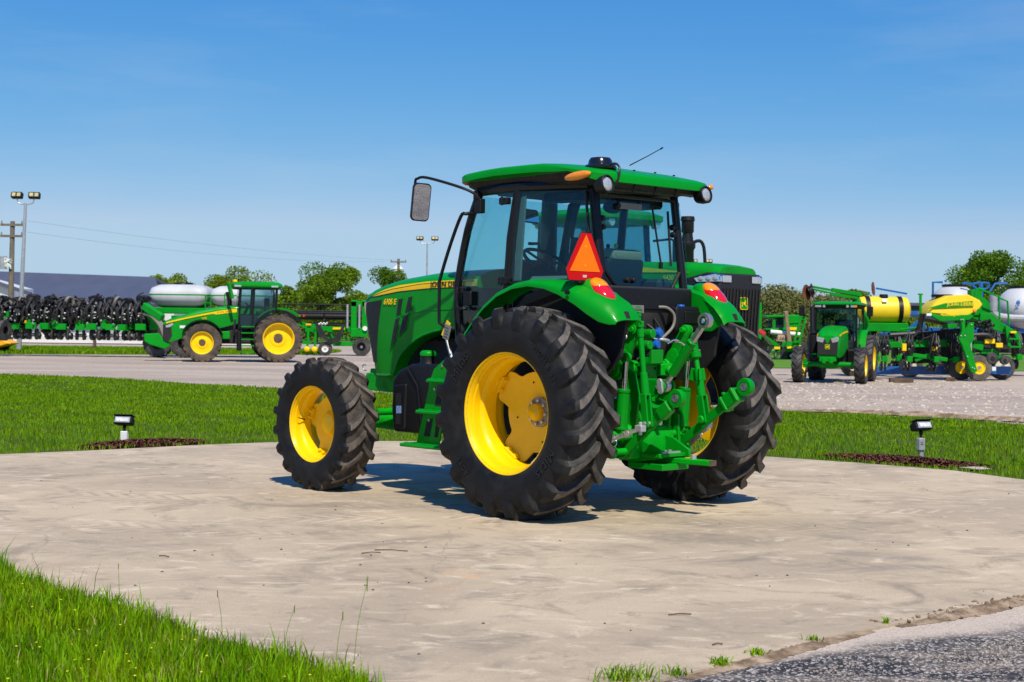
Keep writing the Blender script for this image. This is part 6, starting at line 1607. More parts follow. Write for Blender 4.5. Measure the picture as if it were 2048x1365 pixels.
wpart('bright_fittings', b, 'galv', PL)['kind'] = 'stuff'
b = MB()
for i in range(170): b.box((rq_.uniform(-22.6, -14.9), rq_.uniform(60.4, 61.2), rq_.uniform(1.0, 2.2)), (rq_.uniform(.08, .25), .2, rq_.uniform(.1, .3)), (rq_.uniform(0, 1), rq_.uniform(0, 1), 0))
wpart('unit_castings', b, 'black_plastic', PL)['kind'] = 'stuff'
def box_px(name, m, x0, x1, z0, z1, y0, y1, root, bevel=.02, parent=None):
    b = MB(); b.box(((x0 + x1) / 2, (y0 + y1) / 2, (z0 + z1) / 2), (abs(x1 - x0), abs(y1 - y0), abs(z1 - z0))); return wpart(name, b, m, root, parent, bevel=bevel)
box_px('tool_bar', 'green_far', -22.6, -14.9, 1.28, 1.50, 61.3, 61.6, PL)
box_px('wing_beam', 'green_far', -23.5, -20.6, 1.42, 1.80, 60.5, 60.8, PL)
box_px('wing_beam', 'green_far', -23.5, -20.6, 1.02, 1.20, 60.5, 60.7, PL)
for i in range(6):
    x = -19.85 + 1.0 * i
    box_px('bar_bracket', 'green_far', x, x + .28, 1.12, 1.52, 60.35, 60.75, PL)
for x in (-20.1, -18.0, -15.35):
    box_px('warning_decal', 'orange', x, x + .36, 1.32, 1.44, 60.70, 60.72, PL)
w1 = far_wheel(PL, (-20.55 + 17.5, -2.9, .50 + .55), .42, .26, .17, m_r='black_plastic', nl=12, lug=False, steer=R(72))
# folded wing arm to the tanks
b = MB(); b.bar((-15.106, 60.500, 1.890), (-14.044, 59.500, 1.228), .22, .26); wpart('wing_arm', b, 'green_far', PL, bevel=.03)
b = MB(); b.bar((-14.983, 60.000, 2.090), (-14.108, 59.500, 1.590), .24, .30); wpart('wing_link', b, 'green_far', PL, bevel=.03)
b = MB()
for k_ in range(3): b.tube([(-15.25 + .12 * k_, 60.2, 1.75), (-14.7 + .1 * k_, 59.8, 1.70), (-14.2 + .06 * k_, 59.4, 1.3), (-13.95, 59.2, .8)], .06, 8, smooth=4)
wpart('seed_hoses', b, 'hose_grey', PL)
# tanks
def seed_tank(x0, x1, z0, z1, y0, y1):
    n_ = node('seed_tank', PL)
    b = MB(); xc, yc = (x0 + x1) / 2, (y0 + y1) / 2; hx_, hy_ = (x1 - x0) / 2, (y1 - y0) / 2
    def rg(kx, z_): return [(xc + p_[0], yc + p_[1], p_[2]) for p_ in rrect(-hx_ * kx, hx_ * kx, hy_ * kx, z_, .35 * kx, 6)]
    h_ = z1 - z0
    b.rings([rg(.62, z0), rg(.92, z0 + h_ * .22), rg(1.0, z0 + h_ * .42), rg(1.0, z0 + h_ * .62), rg(.93, z0 + h_ * .84), rg(.70, z1 - .02), rg(.45, z1)])
    wpart('tank_shell', b, 'white_poly', PL, n_, ang=55)
    b = MB(); b.rings([rg(1.006, z0 + h_ * .53), rg(1.006, z0 + h_ * .58)], caps=False); wpart('tank_band', b, 'green_far', PL, n_)
    b = MB(); b.cyl((xc, yc, z1 - .02), (xc, yc, z1 + .09), .42, .38, 20); wpart('tank_lid', b, 'black_plastic', PL, n_, bevel=.02)
    return n_
seed_tank(-15.15, -12.70, 2.04, 3.02, 61.2, 63.6)
seed_tank(-12.6, -10.3, 2.06, 2.98, 61.2, 63.6)
box_px('tank_frame', 'green_far', -15.0, -10.5, 1.80, 2.04, 61.4, 63.4, PL)
box_px('tank_frame', 'green_far', -14.2, -10.6, 1.48, 1.72, 61.4, 63.0, PL)
box_px('under_frame', 'underbody', -15.0, -10.6, .9, 1.5, 61.8, 63.0, PL)
b = MB()
for x in (-12.72, -12.50): b.tube([(x, 61.1, 1.9), (x, 61.1, 2.6)], .03, 6)
for z_ in (2.0, 2.25, 2.5): b.tube([(-12.72, 61.1, z_), (-12.50, 61.1, z_)], .025, 6)
b.tube([(-11.9, 61.0, 1.9), (-11.9, 61.0, 2.62), (-11.8, 61.0, 2.7), (-11.66, 61.0, 2.62), (-11.66, 61.0, 1.9)], .03, 6)
wpart('tank_ladder', b, 'green_far', PL)
for x in (-14.6, -13.5):
    far_wheel(PL, (x + 17.5, -1.6, .62), .62, .45, .26, nl=18, m_r='black_plastic', hub='black_plastic')

# ------------------------------------------------------------------ header implement behind the big tractor
HD = thing('header', 'green harvest header with black reel on a transport frame behind the tractor', 'header', (-8.0, 68.5, -.03))
box_px('main_beam', 'green_far', -9.6, -6.7, 1.05, 1.32, 68.3, 68.7, HD)
box_px('lower_beam', 'green_far', -8.3, -6.6, .42, .62, 68.2, 68.6, HD)
for x in (-7.45, -6.95):
    box_px('upright', 'green_far', x, x + .26, .9, 2.55, 68.1, 68.4, HD)
box_px('cross_plate', 'green_far', -7.45, -6.7, 2.25, 2.5, 68.1, 68.3, HD)
box_px('cross_plate', 'green_far', -7.45, -6.7, .85, 1.25, 68.0, 68.2, HD)
for x in (-7.6, -7.05):
    b = MB(); b.cyl((x, 68.0, 1.25), (x, 68.0, 2.35), .05, .05, 10); wpart('lift_ram', b, 'galv', HD)
b = MB(); b.cyl((-10.8, 69.2, 1.78), (-6.7, 69.2, 1.78), .15, .15, 16); wpart('reel_tube', b, 'black_plastic', HD)
for k_ in range(5):
    a = 2 * PI * k_ / 5 + .4
    b = MB(); b.cyl((-10.8, 69.2 + .5 * math.cos(a), 1.85 + .5 * math.sin(a)), (-6.7, 69.2 + .5 * math.cos(a), 1.85 + .5 * math.sin(a)), .035, .035, 8); bt = wpart('reel_bat', b, 'black_plastic', HD)
    b = MB()
    for j in range(34):
        x = -10.8 + 4.1 * j / 33; b.cyl((x, 69.2 + .5 * math.cos(a), 1.85 + .5 * math.sin(a)), (x + .03, 69.2 + .5 * math.cos(a) - .08, 1.85 + .5 * math.sin(a) - .24), .012, .008, 5)
    wpart('reel_tines', b, 'black_plastic', HD)
for x in (-10.7, -8.8, -6.8):
    b = MB()
    for k_ in range(5):
        a = 2 * PI * k_ / 5 + .4; b.bar((x, 69.2, 1.85), (x, 69.2 + .5 * math.cos(a), 1.85 + .5 * math.sin(a)), .04, .03)
    wpart('reel_spider', b, 'black_plastic', HD)
far_wheel(HD, (-8.62 + 8.0, -.35, .32), .32, .28, .16, m_r='white', nl=10, lug=False, hub='galv', steer=R(0), dish=.1, side=-1)
far_wheel(HD, (-6.95 + 8.0, -.35, .42), .42, .26, .2, m_r='black_plastic', nl=10, lug=False, side=-1)
for x in (-9.4, -9.05):
    b = MB(); b.bar((x, 68.1, 1.2), (x - .05, 68.1, .35), .10, .10); wpart('stand_leg', b, 'green_far', HD)
    b = MB(); b.ell((x - .06, 68.05, .26), (.14, .08, .13), 10, 8); wpart('skid_shoe', b, 'yellow_far', HD)
b = MB()
for k_ in range(5): b.tube([(-9.1 + .05 * k_, 68.0, 1.55 - .03 * k_), (-8.8 + .1 * k_, 67.9, .85 - .05 * k_), (-8.2 + .05 * k_, 67.9, .78 - .04 * k_), (-7.75, 67.95, 1.45 - .04 * k_)], .028, 6, smooth=4)
wpart('hydraulic_hoses', b, 'hose', HD)
b = MB()
for k_ in range(6): b.ell((-8.9 + .07 * k_, 68.0, 1.42 + .04 * (k_ % 2)), (.06, .05, .06), 8, 6)
wpart('coupler_block', b, 'galv', HD)
box_px('warning_strip', 'yellow_far', -8.3, -7.75, 1.18, 1.28, 68.22, 68.27, HD, .005)
box_px('warning_strip', 'orange', -9.55, -9.3, 1.36, 1.44, 68.22, 68.27, HD, .005)
box_px('warning_strip', 'yellow_far', -10.2, -9.85, 1.36, 1.44, 68.22, 68.27, HD, .005)
b = MB(); b.cyl((-6.78, 67.95, 1.25), (-6.78, 67.9, 1.25), .11, .11, 14); wpart('round_decal', b, 'white', HD)
b = MB(); b.bar((-9.9, 68.6, 1.5), (-8.6, 68.4, 1.25), .10, .10); b.bar((-9.6, 68.6, .9), (-6.8, 68.4, .7), .08, .08); b.bar((-8.5, 68.4, 1.3), (-8.2, 68.4, .5), .08, .08); wpart('frame_brace', b, 'green_far', HD)

# ------------------------------------------------------------------ orange and green machine at the left edge
MW = thing('mower', 'orange yellow mower deck with a green arm at the left edge of the lot', 'mower', (-22.6, 64.5, -.03))
b = MB(); b.prism([(-23.9, .30), (-22.7, .12), (-21.75, .42), (-22.2, .62), (-22.9, .95), (-23.9, 1.0)], 'y', 64.1, 65.3); wpart('deck_shell', b, 'orange', MW, bevel=.06)
box_px('arm_frame', 'green_far', -23.9, -22.0, 1.25, 1.55, 64.4, 64.7, MW)
b = MB(); b.bar((-23.6, 64.5, 1.3), (-22.3, 64.4, .9), .12, .18); wpart('lift_arm', b, 'green_far', MW, bevel=.02)
far_wheel(MW, (-23.65 + 22.6, -.5, .30), .34, .24, .16, m_r='black_plastic', nl=12, lug=False, side=-1)
far_wheel(MW, (-22.75 + 22.6, .9, .55), .55, .3, .26, nl=14, lug=False, m_r='black_plastic', side=-1)

# ------------------------------------------------------------------ right planter with the yellow hopper
YP = thing('planter', 'green planter with a yellow lettered hopper on a tall wheel leg', 'planter', (13.0, 45.0, -.03))
hp = node('seed_hopper', YP)
prof = [(12.510, 1.999), (12.569, 2.167), (12.779, 2.383), (13.112, 2.540), (13.737, 2.578), (14.075, 2.415), (14.168, 2.294), (14.109, 2.171), (13.837, 1.985), (13.626, 1.814), (13.276, 1.810), (13.045, 1.960)]
pc = [sum(q[i] for q in prof) / len(prof) for i in (0, 1)]
b = MB(); b.rings([[(pc[0] + (x - pc[0]) * k_, y, pc[1] + (z_ - pc[1]) * k_) for x, z_ in prof] for k_, y in ((.90, 44.36), (.97, 44.42), (1.0, 44.60), (1.0, 45.5), (.9, 45.8), (.7, 45.9))])
wpart('hopper_shell', b, 'yellow_poly', YP, hp, ang=50)
b = MB(); b.rings([[(q[0], q[1], q[2]) for q in [(13.13 + .33 * math.cos(a), 45.1 + .3 * math.sin(a), z_) for a in [2 * PI * i / 20 for i in range(20)]]] for z_ in (2.50, 2.58)]); wpart('hopper_lid', b, 'black_plastic', YP, hp, bevel=.02)
b = MB(); b.prism([(12.439, 2.135), (12.992, 2.300), (13.832, 2.377), (13.850, 2.213)], 'y', 44.325, 44.352); wpart('hopper_stripe', b, 'green_far', YP, hp)
me = text('hopper_lettering', 'JOHN DEERE', .14, 'yellow_poly', hp, tuple(V(*(13.458, 44.320, 2.275)) - V(*YP.location)), (1, 0, .03), (-.03, 0, 1), xscale=1.0, bold=.003)
b = MB(); b.prism([(12.489, 2.026), (12.808, 1.924), (13.700, 1.965), (13.939, 2.104), (13.971, 2.014), (13.702, 1.799), (12.856, 1.750), (12.475, 1.965)], 'y', 44.25, 44.40); wpart('hopper_cradle', b, 'green_far', YP, bevel=.015)
text('frame_lettering', 'MaxEmerge 5', .10, 'yellow_poly', YP, tuple(V(13.12, 44.243, 1.955) - V(*YP.location)), (1, 0, .02), (0, 0, 1), bold=.003)
b = MB(); b.box((12.50, 44.245, 1.955), (.15, .012, .075)); wpart('white_label', b, 'decal_white', YP)
b = MB(); b.prism([(13.070, 1.685), (13.371, 1.689), (13.373, 1.553), (13.087, 1.549)], 'y', 44.3, 44.9); wpart('meter_box', b, 'green_far', YP, bevel=.01)
b = MB(); b.prism([(13.383, 1.853), (13.488, 1.839), (13.508, 1.511), (13.654, 1.737), (13.759, 1.738), (13.767, 1.215), (13.664, 1.064), (13.886, 0.289), (13.797, 0.213), (13.692, 0.257), (13.410, 1.061), (13.303, 1.254), (13.404, 1.464)], 'y', 43.95, 44.12); wpart('wheel_leg', b, 'green_far', YP, bevel=.015)
b = MB()
for q in ((13.369, 43.930, 1.331), (13.489, 43.930, 1.332), (13.362, 43.930, 1.807), (13.422, 43.930, 1.808), (13.677, 43.930, 1.662), (13.573, 43.930, 0.708), (13.727, 43.930, 0.382), (13.787, 43.930, 0.353)): b.ell(q, (.022, .02, .022), 8, 6)
wpart('leg_bolts', b, 'galv', YP)
b = MB(); b.cyl((13.685, 43.980, 1.185), (13.691, 43.980, 0.827), .03, .03, 8); wpart('leg_ram', b, 'galv', YP)
far_wheel(YP, tuple(V(14.03, 44.35, .37) - V(*YP.location)), .385, .26, .19, nl=10, lug=False, m_t=mat('rubber_pale', (.075, .068, .06), .8, col2=(.15, .13, .11), vscale=4), m_r='yellow_far', side=-1, dish=.05)
far_wheel(YP, tuple(V(13.62, 44.75, .37) - V(*YP.location)), .385, .26, .19, nl=10, lug=False, m_r='yellow_far', side=-1, dish=.05)
for (q0, q1, w, h_, mm) in (((12.143, 45.000, 1.064), (13.515, 45.000, 1.111), .25, .22, 'green_far'), ((11.378, 45.600, 1.016), (12.460, 45.600, 1.029), .2, .18, 'green_far'), ((12.483, 44.900, 1.983), (12.355, 44.900, 1.372), .10, .16, 'black_plastic'),
                              ((12.561, 44.900, 1.801), (13.401, 44.900, 1.629), .12, .10, 'wood_old'), ((12.124, 44.800, 0.732), (13.176, 44.600, 0.598), .12, .12, 'green_far'), ((12.249, 44.800, 0.551), (12.945, 44.600, 0.897), .10, .10, 'green_far'),
                              ((11.832, 45.000, 1.487), (12.516, 45.000, 1.587), .06, .06, 'green_far'), ((13.894, 44.500, 1.061), (14.212, 44.500, 0.975), .12, .2, 'green_far'), ((13.892, 44.500, 1.182), (14.210, 44.500, 1.126), .06, .06, 'green_far'), ((14.155, 44.600, 0.852), (14.609, 44.600, 0.872), .10, .14, 'green_far'), ((14.609, 44.600, 0.872), (14.810, 44.600, 0.587), .10, .10, 'green_far')):
    b = MB(); b.bar(q0, q1, w, h_); wpart('frame_bar', b, mm, YP, bevel=.012)
b = MB(); b.prism([(14.233, 2.020), (14.569, 2.039), (14.924, 1.723), (15.155, 1.604), (15.067, 1.405), (14.653, 1.522), (14.344, 1.747), (14.206, 1.821)], 'y', 44.85, 45.0); wpart('walkway_plate', b, 'green_far', YP, bevel=.012)
b = MB(); b.prism([(14.935, 1.647), (15.333, 1.470), (15.447, 1.000), (15.371, 1.000), (15.228, 1.408), (15.060, 1.436), (15.128, 0.997), (15.052, 0.996)], 'y', 44.7, 44.8); ld = wpart('step_ladder', b, 'green_far', YP, bevel=.01)
for py_ in ((15.198, 44.750, 1.256), (15.247, 44.750, 1.014)):
    b = MB(); b.box(py_, (.34, .25, .05)); wpart('ladder_step', b, 'green_far', YP, ld)
b = MB(); b.tube([(14.207, 45.000, 2.767), (14.835, 45.000, 2.531), (14.880, 45.000, 1.662)], .03, 6); b.tube([(14.836, 45.000, 2.500), (15.097, 45.000, 2.396), (15.154, 45.000, 1.680)], .03, 6); b.tube([(14.105, 45.000, 2.430), (14.131, 45.000, 2.735), (14.207, 45.000, 2.767), (14.344, 45.000, 2.738)], .035, 6); wpart('hand_rail', b, 'green_far', YP)
b = MB(); b.lathe([(.36, -.25), (.38, -.15), (.38, .15), (.36, .25)], (14.35, 45.6, 2.16), (0, 1, 0), 24); b.box((14.25, 45.5, 2.35), (.34, .4, .8)); wpart('fan_housing', b, 'green_far', YP, bevel=.02)
b = MB(); b.ell((13.844, 44.200, 2.084), (.06, .05, .06), 10, 6); wpart('amber_lamp', b, 'lens_amber', YP)
for (q, sx, sz) in (((14.373, 44.400, 1.174), .30, .14), ((14.661, 44.400, 1.057), .20, .14), ((12.749, 44.500, 0.927), .16, .12), ((11.802, 44.400, 0.962), .13, .22), ((15.144, 44.600, 1.453), .18, .06)):
    b = MB(); b.box(q, (sx, .10, sz)); wpart('yellow_bracket', b, 'yellow_far', YP, bevel=.01)
for q, r_ in (((14.406, 44.200, 0.667), .175), ((14.815, 44.300, 0.610), .14), ((12.889, 44.600, 0.594), .16), ((14.372, 44.700, 0.671), .16)):
    b = MB(); b.cyl(q, (q[0], q[1] + .12, q[2]), r_, r_, 22); ds = wpart('gauge_wheel', b, 'rubber_far', YP, bevel=.02)
    b = MB(); b.cyl((q[0], q[1] - .02, q[2]), (q[0], q[1] + .02, q[2]), r_ * .35, r_ * .3, 14); wpart('wheel_cap', b, 'black_gloss', YP, ds)
b = MB(); rr_ = random.Random(11)
for i in range(26):
    x, z_ = rr_.uniform(12.2, 14.6), rr_.uniform(1.0, 1.75); y = rr_.uniform(44.5, 45.2)
    b.tube([(x, y, z_), (x + rr_.uniform(-.2, .2), y, z_ - .2), (x + rr_.uniform(-.3, .3), y, z_ - rr_.uniform(.2, .5))], .022, 6, smooth=3)
b.tube([(13.827, 44.300, 1.364), (14.277, 44.300, 1.369), (14.429, 44.300, 1.251)], .06, 8, smooth=3); b.tube([(11.503, 44.900, 1.331), (12.142, 44.900, 1.370), (12.415, 44.900, 1.434)], .07, 8); wpart('black_hoses', b, 'hose', YP)['kind'] = 'stuff'
b = MB()
for i in range(30): b.ell((rr_.uniform(14.0, 14.55), rr_.uniform(44.4, 44.8), rr_.uniform(1.35, 1.8)), (rr_.uniform(.03, .08), .05, rr_.uniform(.03, .07)), 8, 6)
wpart('drive_motor', b, 'black_plastic', YP)
b = MB(); b.prism([(12.246, 1.368), (14.090, 1.591), (14.106, 0.513), (12.337, 0.446)], 'y', 45.5, 45.6); wpart('painted_shade', b, 'underbody', YP)  # dark sheet added as painted shade behind the frame and row units
for i, x in enumerate((11.25, 12.0, 12.75, 13.35)):
    row_unit(YP, (x - 13.0, -.4 + .1 * (i % 2), .28), R(-8 + 6 * i), .80, skip=('air_hose', 'mini_hopper'))
b = MB(); b.bar((12.427, 44.900, 1.647), (12.413, 44.900, 2.560), .07, .07); b.box((12.413, 44.900, 2.575), (.14, .07, .05)); wpart('marker_mast', b, 'green_far', YP, bevel=.01)

# ------------------------------------------------------------------ planter with the yellow liquid tank and folded marker arms
LT = thing('planter', 'green planter carrying a horizontal yellow liquid tank and folded marker arms', 'planter', (11.4, 47.5, -.03))
tk = node('liquid_tank', LT)
b = MB(); b.lathe([(.01, -.86), (.26, -.84), (.40, -.76), (.43, -.6), (.43, .6), (.40, .76), (.26, .84), (.01, .86)], (11.92, 47.5, 2.12), (1, 0, 0), 28); wpart('tank_shell', b, 'yellow_poly', LT, tk, ang=40)
for x in (11.38, 12.42):
    b = MB(); b.lathe([(.437, -.07), (.445, -.07), (.445, .07), (.437, .07)], (x, 47.5, 2.12), (1, 0, 0), 28, closed=True); wpart('tank_strap', b, 'black_plastic', LT, tk)
b = MB(); b.cyl((11.92, 47.4, 2.5), (11.92, 47.4, 2.62), .15, .13, 16); wpart('tank_lid', b, 'black_plastic', LT, tk)
b = MB(); b.box((11.88, 47.1, 2.42), (.16, .02, .12), (R(-35), 0, 0)); wpart('tank_label', b, 'decal_white', LT, tk)
box_px('tank_cradle', 'green_far', 11.1, 12.65, 1.42, 1.70, 47.1, 47.9, LT)
box_px('tool_bar', 'green_far', 10.6, 13.2, 1.02, 1.22, 47.3, 47.6, LT)
for x in (10.9, 11.6, 12.3):
    row_unit(LT, (x - 11.4, -.2, .25), R(10), .80, skip=('air_hose',))
for x in (11.05, 12.9):
    far_wheel(LT, (x - 11.4, .3, .38), .40, .26, .2, nl=10, lug=False, m_r='cream', side=-1, dish=.05)
b = MB(); b.bar((9.464, 46.500, 2.809), (10.159, 46.500, 2.691), .07, .07); wpart('marker_arm', b, 'green_far', LT, bevel=.01)
b = MB(); b.bar((9.465, 46.500, 2.730), (10.082, 46.500, 2.612), .06, .06); wpart('marker_arm', b, 'green_far', LT, bevel=.01)
b = MB(); b.bar((10.048, 46.500, 2.722), (10.980, 46.500, 2.575), .16, .12); wpart('marker_arm', b, 'green_far', LT, bevel=.01)
b = MB(); b.bar((10.003, 46.500, 2.595), (10.871, 46.500, 2.480), .12, .10); wpart('marker_arm', b, 'green_far', LT, bevel=.01)
b = MB(); b.bar((10.869, 46.500, 2.669), (10.890, 46.500, 2.322), .10, .10); wpart('marker_arm', b, 'green_far', LT, bevel=.01)
b = MB(); b.bar((10.889, 46.500, 2.354), (11.318, 47.000, 1.714), .14, .14); wpart('marker_arm', b, 'green_far', LT, bevel=.01)
b = MB(); b.lathe([(.001, -.03), (.2, -.01), (.26, .03), (.2, .02), (.001, .0)], (9.246, 46.500, 2.617), (.75, -.65, .1), 20); b.lathe([(.001, -.03), (.18, -.01), (.24, .03), (.18, .02), (.001, .0)], (9.403, 46.500, 2.682), (.9, -.4, .1), 20); wpart('marker_disc', b, 'rust', LT)
b = MB(); b.cyl((9.299, 46.450, 2.648), (9.455, 46.450, 2.713), .15, .15, 14); wpart('marker_hub', b, 'black_plastic', LT)
box_px('ladder_rail', 'green_far', 7.85, 7.95, 1.0, 2.3, 47.0, 47.1, LT, .01)

# ------------------------------------------------------------------ blue planter with two white bulk tanks behind
BP = thing('planter', 'blue planter with two big white bulk tanks behind the yellow hopper', 'planter', (15.2, 49.5, -.03))
def bulk_tank(xc, yc, zc, rx, rz):
    n_ = node('bulk_tank', BP)
    b = MB(); b.lathe([(.25, -rz), (rx * .55, -rz * .85), (rx * .9, -rz * .35), (rx, 0), (rx * .97, rz * .30), (rx * .80, rz * .70), (rx * .52, rz * .97), (rx * .45, rz * 1.0)], (xc, yc, zc), (0, 0, 1), 32); wpart('tank_shell', b, 'white_poly', BP, n_, ang=50)
    b = MB(); b.cyl((xc, yc, zc + rz), (xc, yc, zc + rz + .07), rx * .55, rx * .55, 24); wpart('tank_lid', b, 'black_plastic', BP, n_, bevel=.02)
    for a in (-118, -62):
        d_ = V(math.cos(R(a)), math.sin(R(a)), 0); o_ = V(xc, yc, zc + rz * .42) + d_ * (rx * .915); up = V(0, 0, 1) - d_ * .75; rt = V(-d_.y, d_.x, 0)
        text('tank_lettering', 'KINZE', .17, 'blue_far', n_, tuple(o_ - V(*BP.location)), tuple(up), tuple(-rt), bold=.004)
    return n_
bulk_tank(14.85, 49.6, 2.40, .76, .56)
bulk_tank(17.15, 49.6, 2.22, .86, .72)
b = MB(); b.tube([(13.963, 49.000, 2.547), (13.955, 49.000, 3.078), (14.271, 49.000, 3.082)], .04, 6); b.tube([(14.935, 49.000, 3.057), (15.218, 49.000, 3.044), (15.437, 49.000, 2.848)], .04, 6); b.tube([(15.284, 49.000, 3.045), (15.516, 49.000, 3.081), (15.815, 49.000, 3.068), (15.784, 49.000, 2.918), (15.553, 49.000, 2.849), (15.319, 49.000, 2.929), (15.284, 49.000, 3.045)], .035, 6, smooth=2); b.tube([(15.852, 49.000, 2.803), (16.015, 49.000, 3.054), (16.413, 49.000, 3.075)], .04, 6); wpart('guard_rail', b, 'blue_far', BP)
b = MB(); b.bar((15.549, 49.000, 3.081), (15.563, 49.000, 2.185), .16, .10); wpart('centre_post', b, 'blue_far', BP, bevel=.01)
box_px('tank_cradle', 'blue_far', 13.9, 17.9, 1.42, 1.58, 49.2, 50.0, BP)
box_px('under_frame', 'underbody', 14.0, 17.9, .75, 1.4, 49.5, 50.2, BP)
b = MB(); b.bar((11.365, 46.000, 0.215), (15.342, 45.400, 0.282), .28, .24); wpart('low_beam', b, 'blue_far', BP, bevel=.015)
b = MB(); b.box((14.783, 45.200, 0.327), (.12, .02, .12)); wpart('beam_label', b, 'decal_white', BP)
far_wheel(BP, tuple(V(15.22, 45.8, .36) - V(*BP.location)), .385, .26, .24, nl=10, lug=False, m_r='cream', side=-1, dish=.0)
far_wheel(BP, tuple(V(14.55, 46.3, .36) - V(*BP.location)), .385, .26, .24, nl=10, lug=False, m_r='cream', side=-1, dish=.0)
b = MB(); b.bar((12.312, 50.000, 2.884), (13.365, 50.000, 2.711), .06, .06); wpart('marker_arm', b, 'blue_far', BP, bevel=.01)
b = MB(); b.bar((13.138, 50.000, 2.047), (13.849, 50.000, 2.056), .14, .12); wpart('marker_arm', b, 'blue_far', BP, bevel=.01)
b = MB(); b.bar((13.018, 49.500, 1.287), (13.714, 49.500, 1.832), .12, .10); wpart('marker_arm', b, 'blue_far', BP, bevel=.01)
b = MB(); b.bar((13.216, 49.500, 1.490), (13.851, 49.500, 1.666), .10, .10); wpart('marker_arm', b, 'blue_far', BP, bevel=.01)
b = MB(); b.lathe([(.001, -.03), (.2, 0), (.24, .04), (.001, .02)], (12.193, 50.000, 2.866), (.9, -.4, .1), 18); wpart('marker_disc', b, 'rust', BP)
b = MB(); b.cyl((15.840, 48.600, 2.678), (15.848, 48.600, 2.151), .13, .13, 14); b.tube([(15.815, 48.600, 2.151), (15.983, 48.600, 1.988), (16.396, 48.600, 1.927), (16.857, 48.600, 1.917)], .12, 10, smooth=3); wpart('air_duct', b, 'galv', BP)
b = MB()
for i in range(40):
    x, z_ = rr_.uniform(10.6, 13.2), rr_.uniform(.9, 1.55); b.tube([(x, 49.2, z_), (x + rr_.uniform(-.3, .3), 49.0, z_ - .15), (x + rr_.uniform(-.4, .4), 49.1, z_ - .3)], .03, 5, smooth=2)
wpart('black_hoses', b, 'hose', BP)['kind'] = 'stuff'
for i in range(14):
    b = MB(); b.box((rr_.uniform(10.8, 13.2), 49.0, rr_.uniform(.9, 1.5)), (rr_.uniform(.1, .3), .12, rr_.uniform(.08, .16))); wpart('row_bracket', b, 'blue_far', BP, bevel=.01)
for x in (14.2, 15.0, 15.8, 16.5):
    row_unit(BP, (x - 15.2, -1.2, .30), R(6), .85, skip=('air_hose',))

# ------------------------------------------------------------------ combine far behind
CB = thing('combine_harvester', 'green combine harvester far behind the small tractor', 'combine', (13.5, 72, -.03))
def slab(name, m, q, y0, y1, root, bevel=.02, parent=None):
    b = MB(); b.prism(q, 'y', y0, y1); return wpart(name, b, m, root, parent, bevel=bevel)
slab('body', 'green_far', [(13.454, 2.157), (14.088, 2.165), (14.097, 1.555), (13.488, 1.498)], 72, 74, CB, .05)
slab('body_rib', 'green_far', [(13.459, 1.791), (14.093, 1.847), (14.094, 1.774), (13.460, 1.718)], 71.95, 72.0, CB, .01)
slab('side_stripe', 'yellow_far', [(13.487, 1.547), (13.975, 1.553), (13.953, 1.406), (13.489, 1.401)], 71.9, 72.0, CB, .01)
cbw = node('cab', CB)
slab('cab_frame', 'green_far', [(12.307, 2.118), (13.307, 2.155), (13.309, 2.033), (12.333, 1.997)], 71.6, 73.0, CB, .03, cbw)
for x0_, x1_ in ((1529, 1532), (1544, 1549), (1566, 1570)): pass
slab('cab_post', 'green_far', [(12.674, 2.050), (12.796, 2.051), (12.805, 1.417), (12.659, 1.415)], 71.7, 71.8, CB, .01, cbw)
slab('cab_post', 'green_far', [(13.211, 2.056), (13.309, 2.058), (13.318, 1.423), (13.220, 1.422)], 71.7, 71.8, CB, .01, cbw)
slab('cab_glass', 'window_far', [(12.796, 2.051), (13.211, 2.056), (13.219, 1.495), (12.780, 1.490)], 71.9, 71.95, CB, 0, cbw)
slab('cab_glass', 'glass_far', [(12.333, 1.997), (12.675, 2.001), (12.659, 1.415), (12.366, 1.411)], 71.9, 71.95, CB, 0, cbw)
slab('cab_base', 'green_far', [(12.316, 1.484), (13.341, 1.521), (13.343, 1.399), (12.318, 1.386)], 71.6, 72.6, CB, .02, cbw)
b = MB(); b.cyl((12.506, 71.400, 1.318), (14.009, 71.400, 1.191), .11, .11, 14); wpart('unload_auger', b, 'white', CB)
slab('canvas_boot', mat('canvas_tan', (.36, .24, .15), .9, var=.4, vscale=3), [(13.072, 2.314), (13.264, 2.340), (13.296, 1.787), (13.454, 0.850), (13.237, 0.847), (13.126, 1.905)], 70.9, 71.1, CB, .03)
slab('carton', mat('carton_tan', (.50, .33, .22), .9), [(12.835, 1.178), (13.270, 1.159), (13.299, 0.846), (12.743, 0.863)], 71.1, 71.3, CB, .01)
text('carton_lettering', 'LARE', .20, 'decal_black', CB, tuple(V(*(13.004, 71.050, 1.001)) - V(*CB.location)), (1, 0, 0), (0, 0, 1))
slab('feeder_frame', 'green_far', [(13.021, 0.845), (13.863, 0.879), (13.866, 0.663), (12.952, 0.579)], 70.8, 71.0, CB, .02)
slab('feeder_stripe', 'yellow_far', [(13.193, 0.606), (13.865, 0.687), (13.867, 0.590), (13.194, 0.510)], 70.7, 70.8, CB, .01)
slab('feeder_stripe', 'yellow_far', [(12.567, 0.599), (12.856, 0.602), (12.857, 0.482), (12.568, 0.478)], 70.7, 70.8, CB, .01)
b = MB(); b.bar((12.356, 71.200, 0.931), (12.941, 71.200, 0.552), .14, .2); wpart('head_arm', b, 'green_far', CB, bevel=.02)
b = MB(); b.bar((12.461, 71.200, 0.353), (13.666, 71.200, 0.464), .10, .12); wpart('head_bar', b, 'green_far', CB, bevel=.02)
b = MB(); rc_ = random.Random(4)
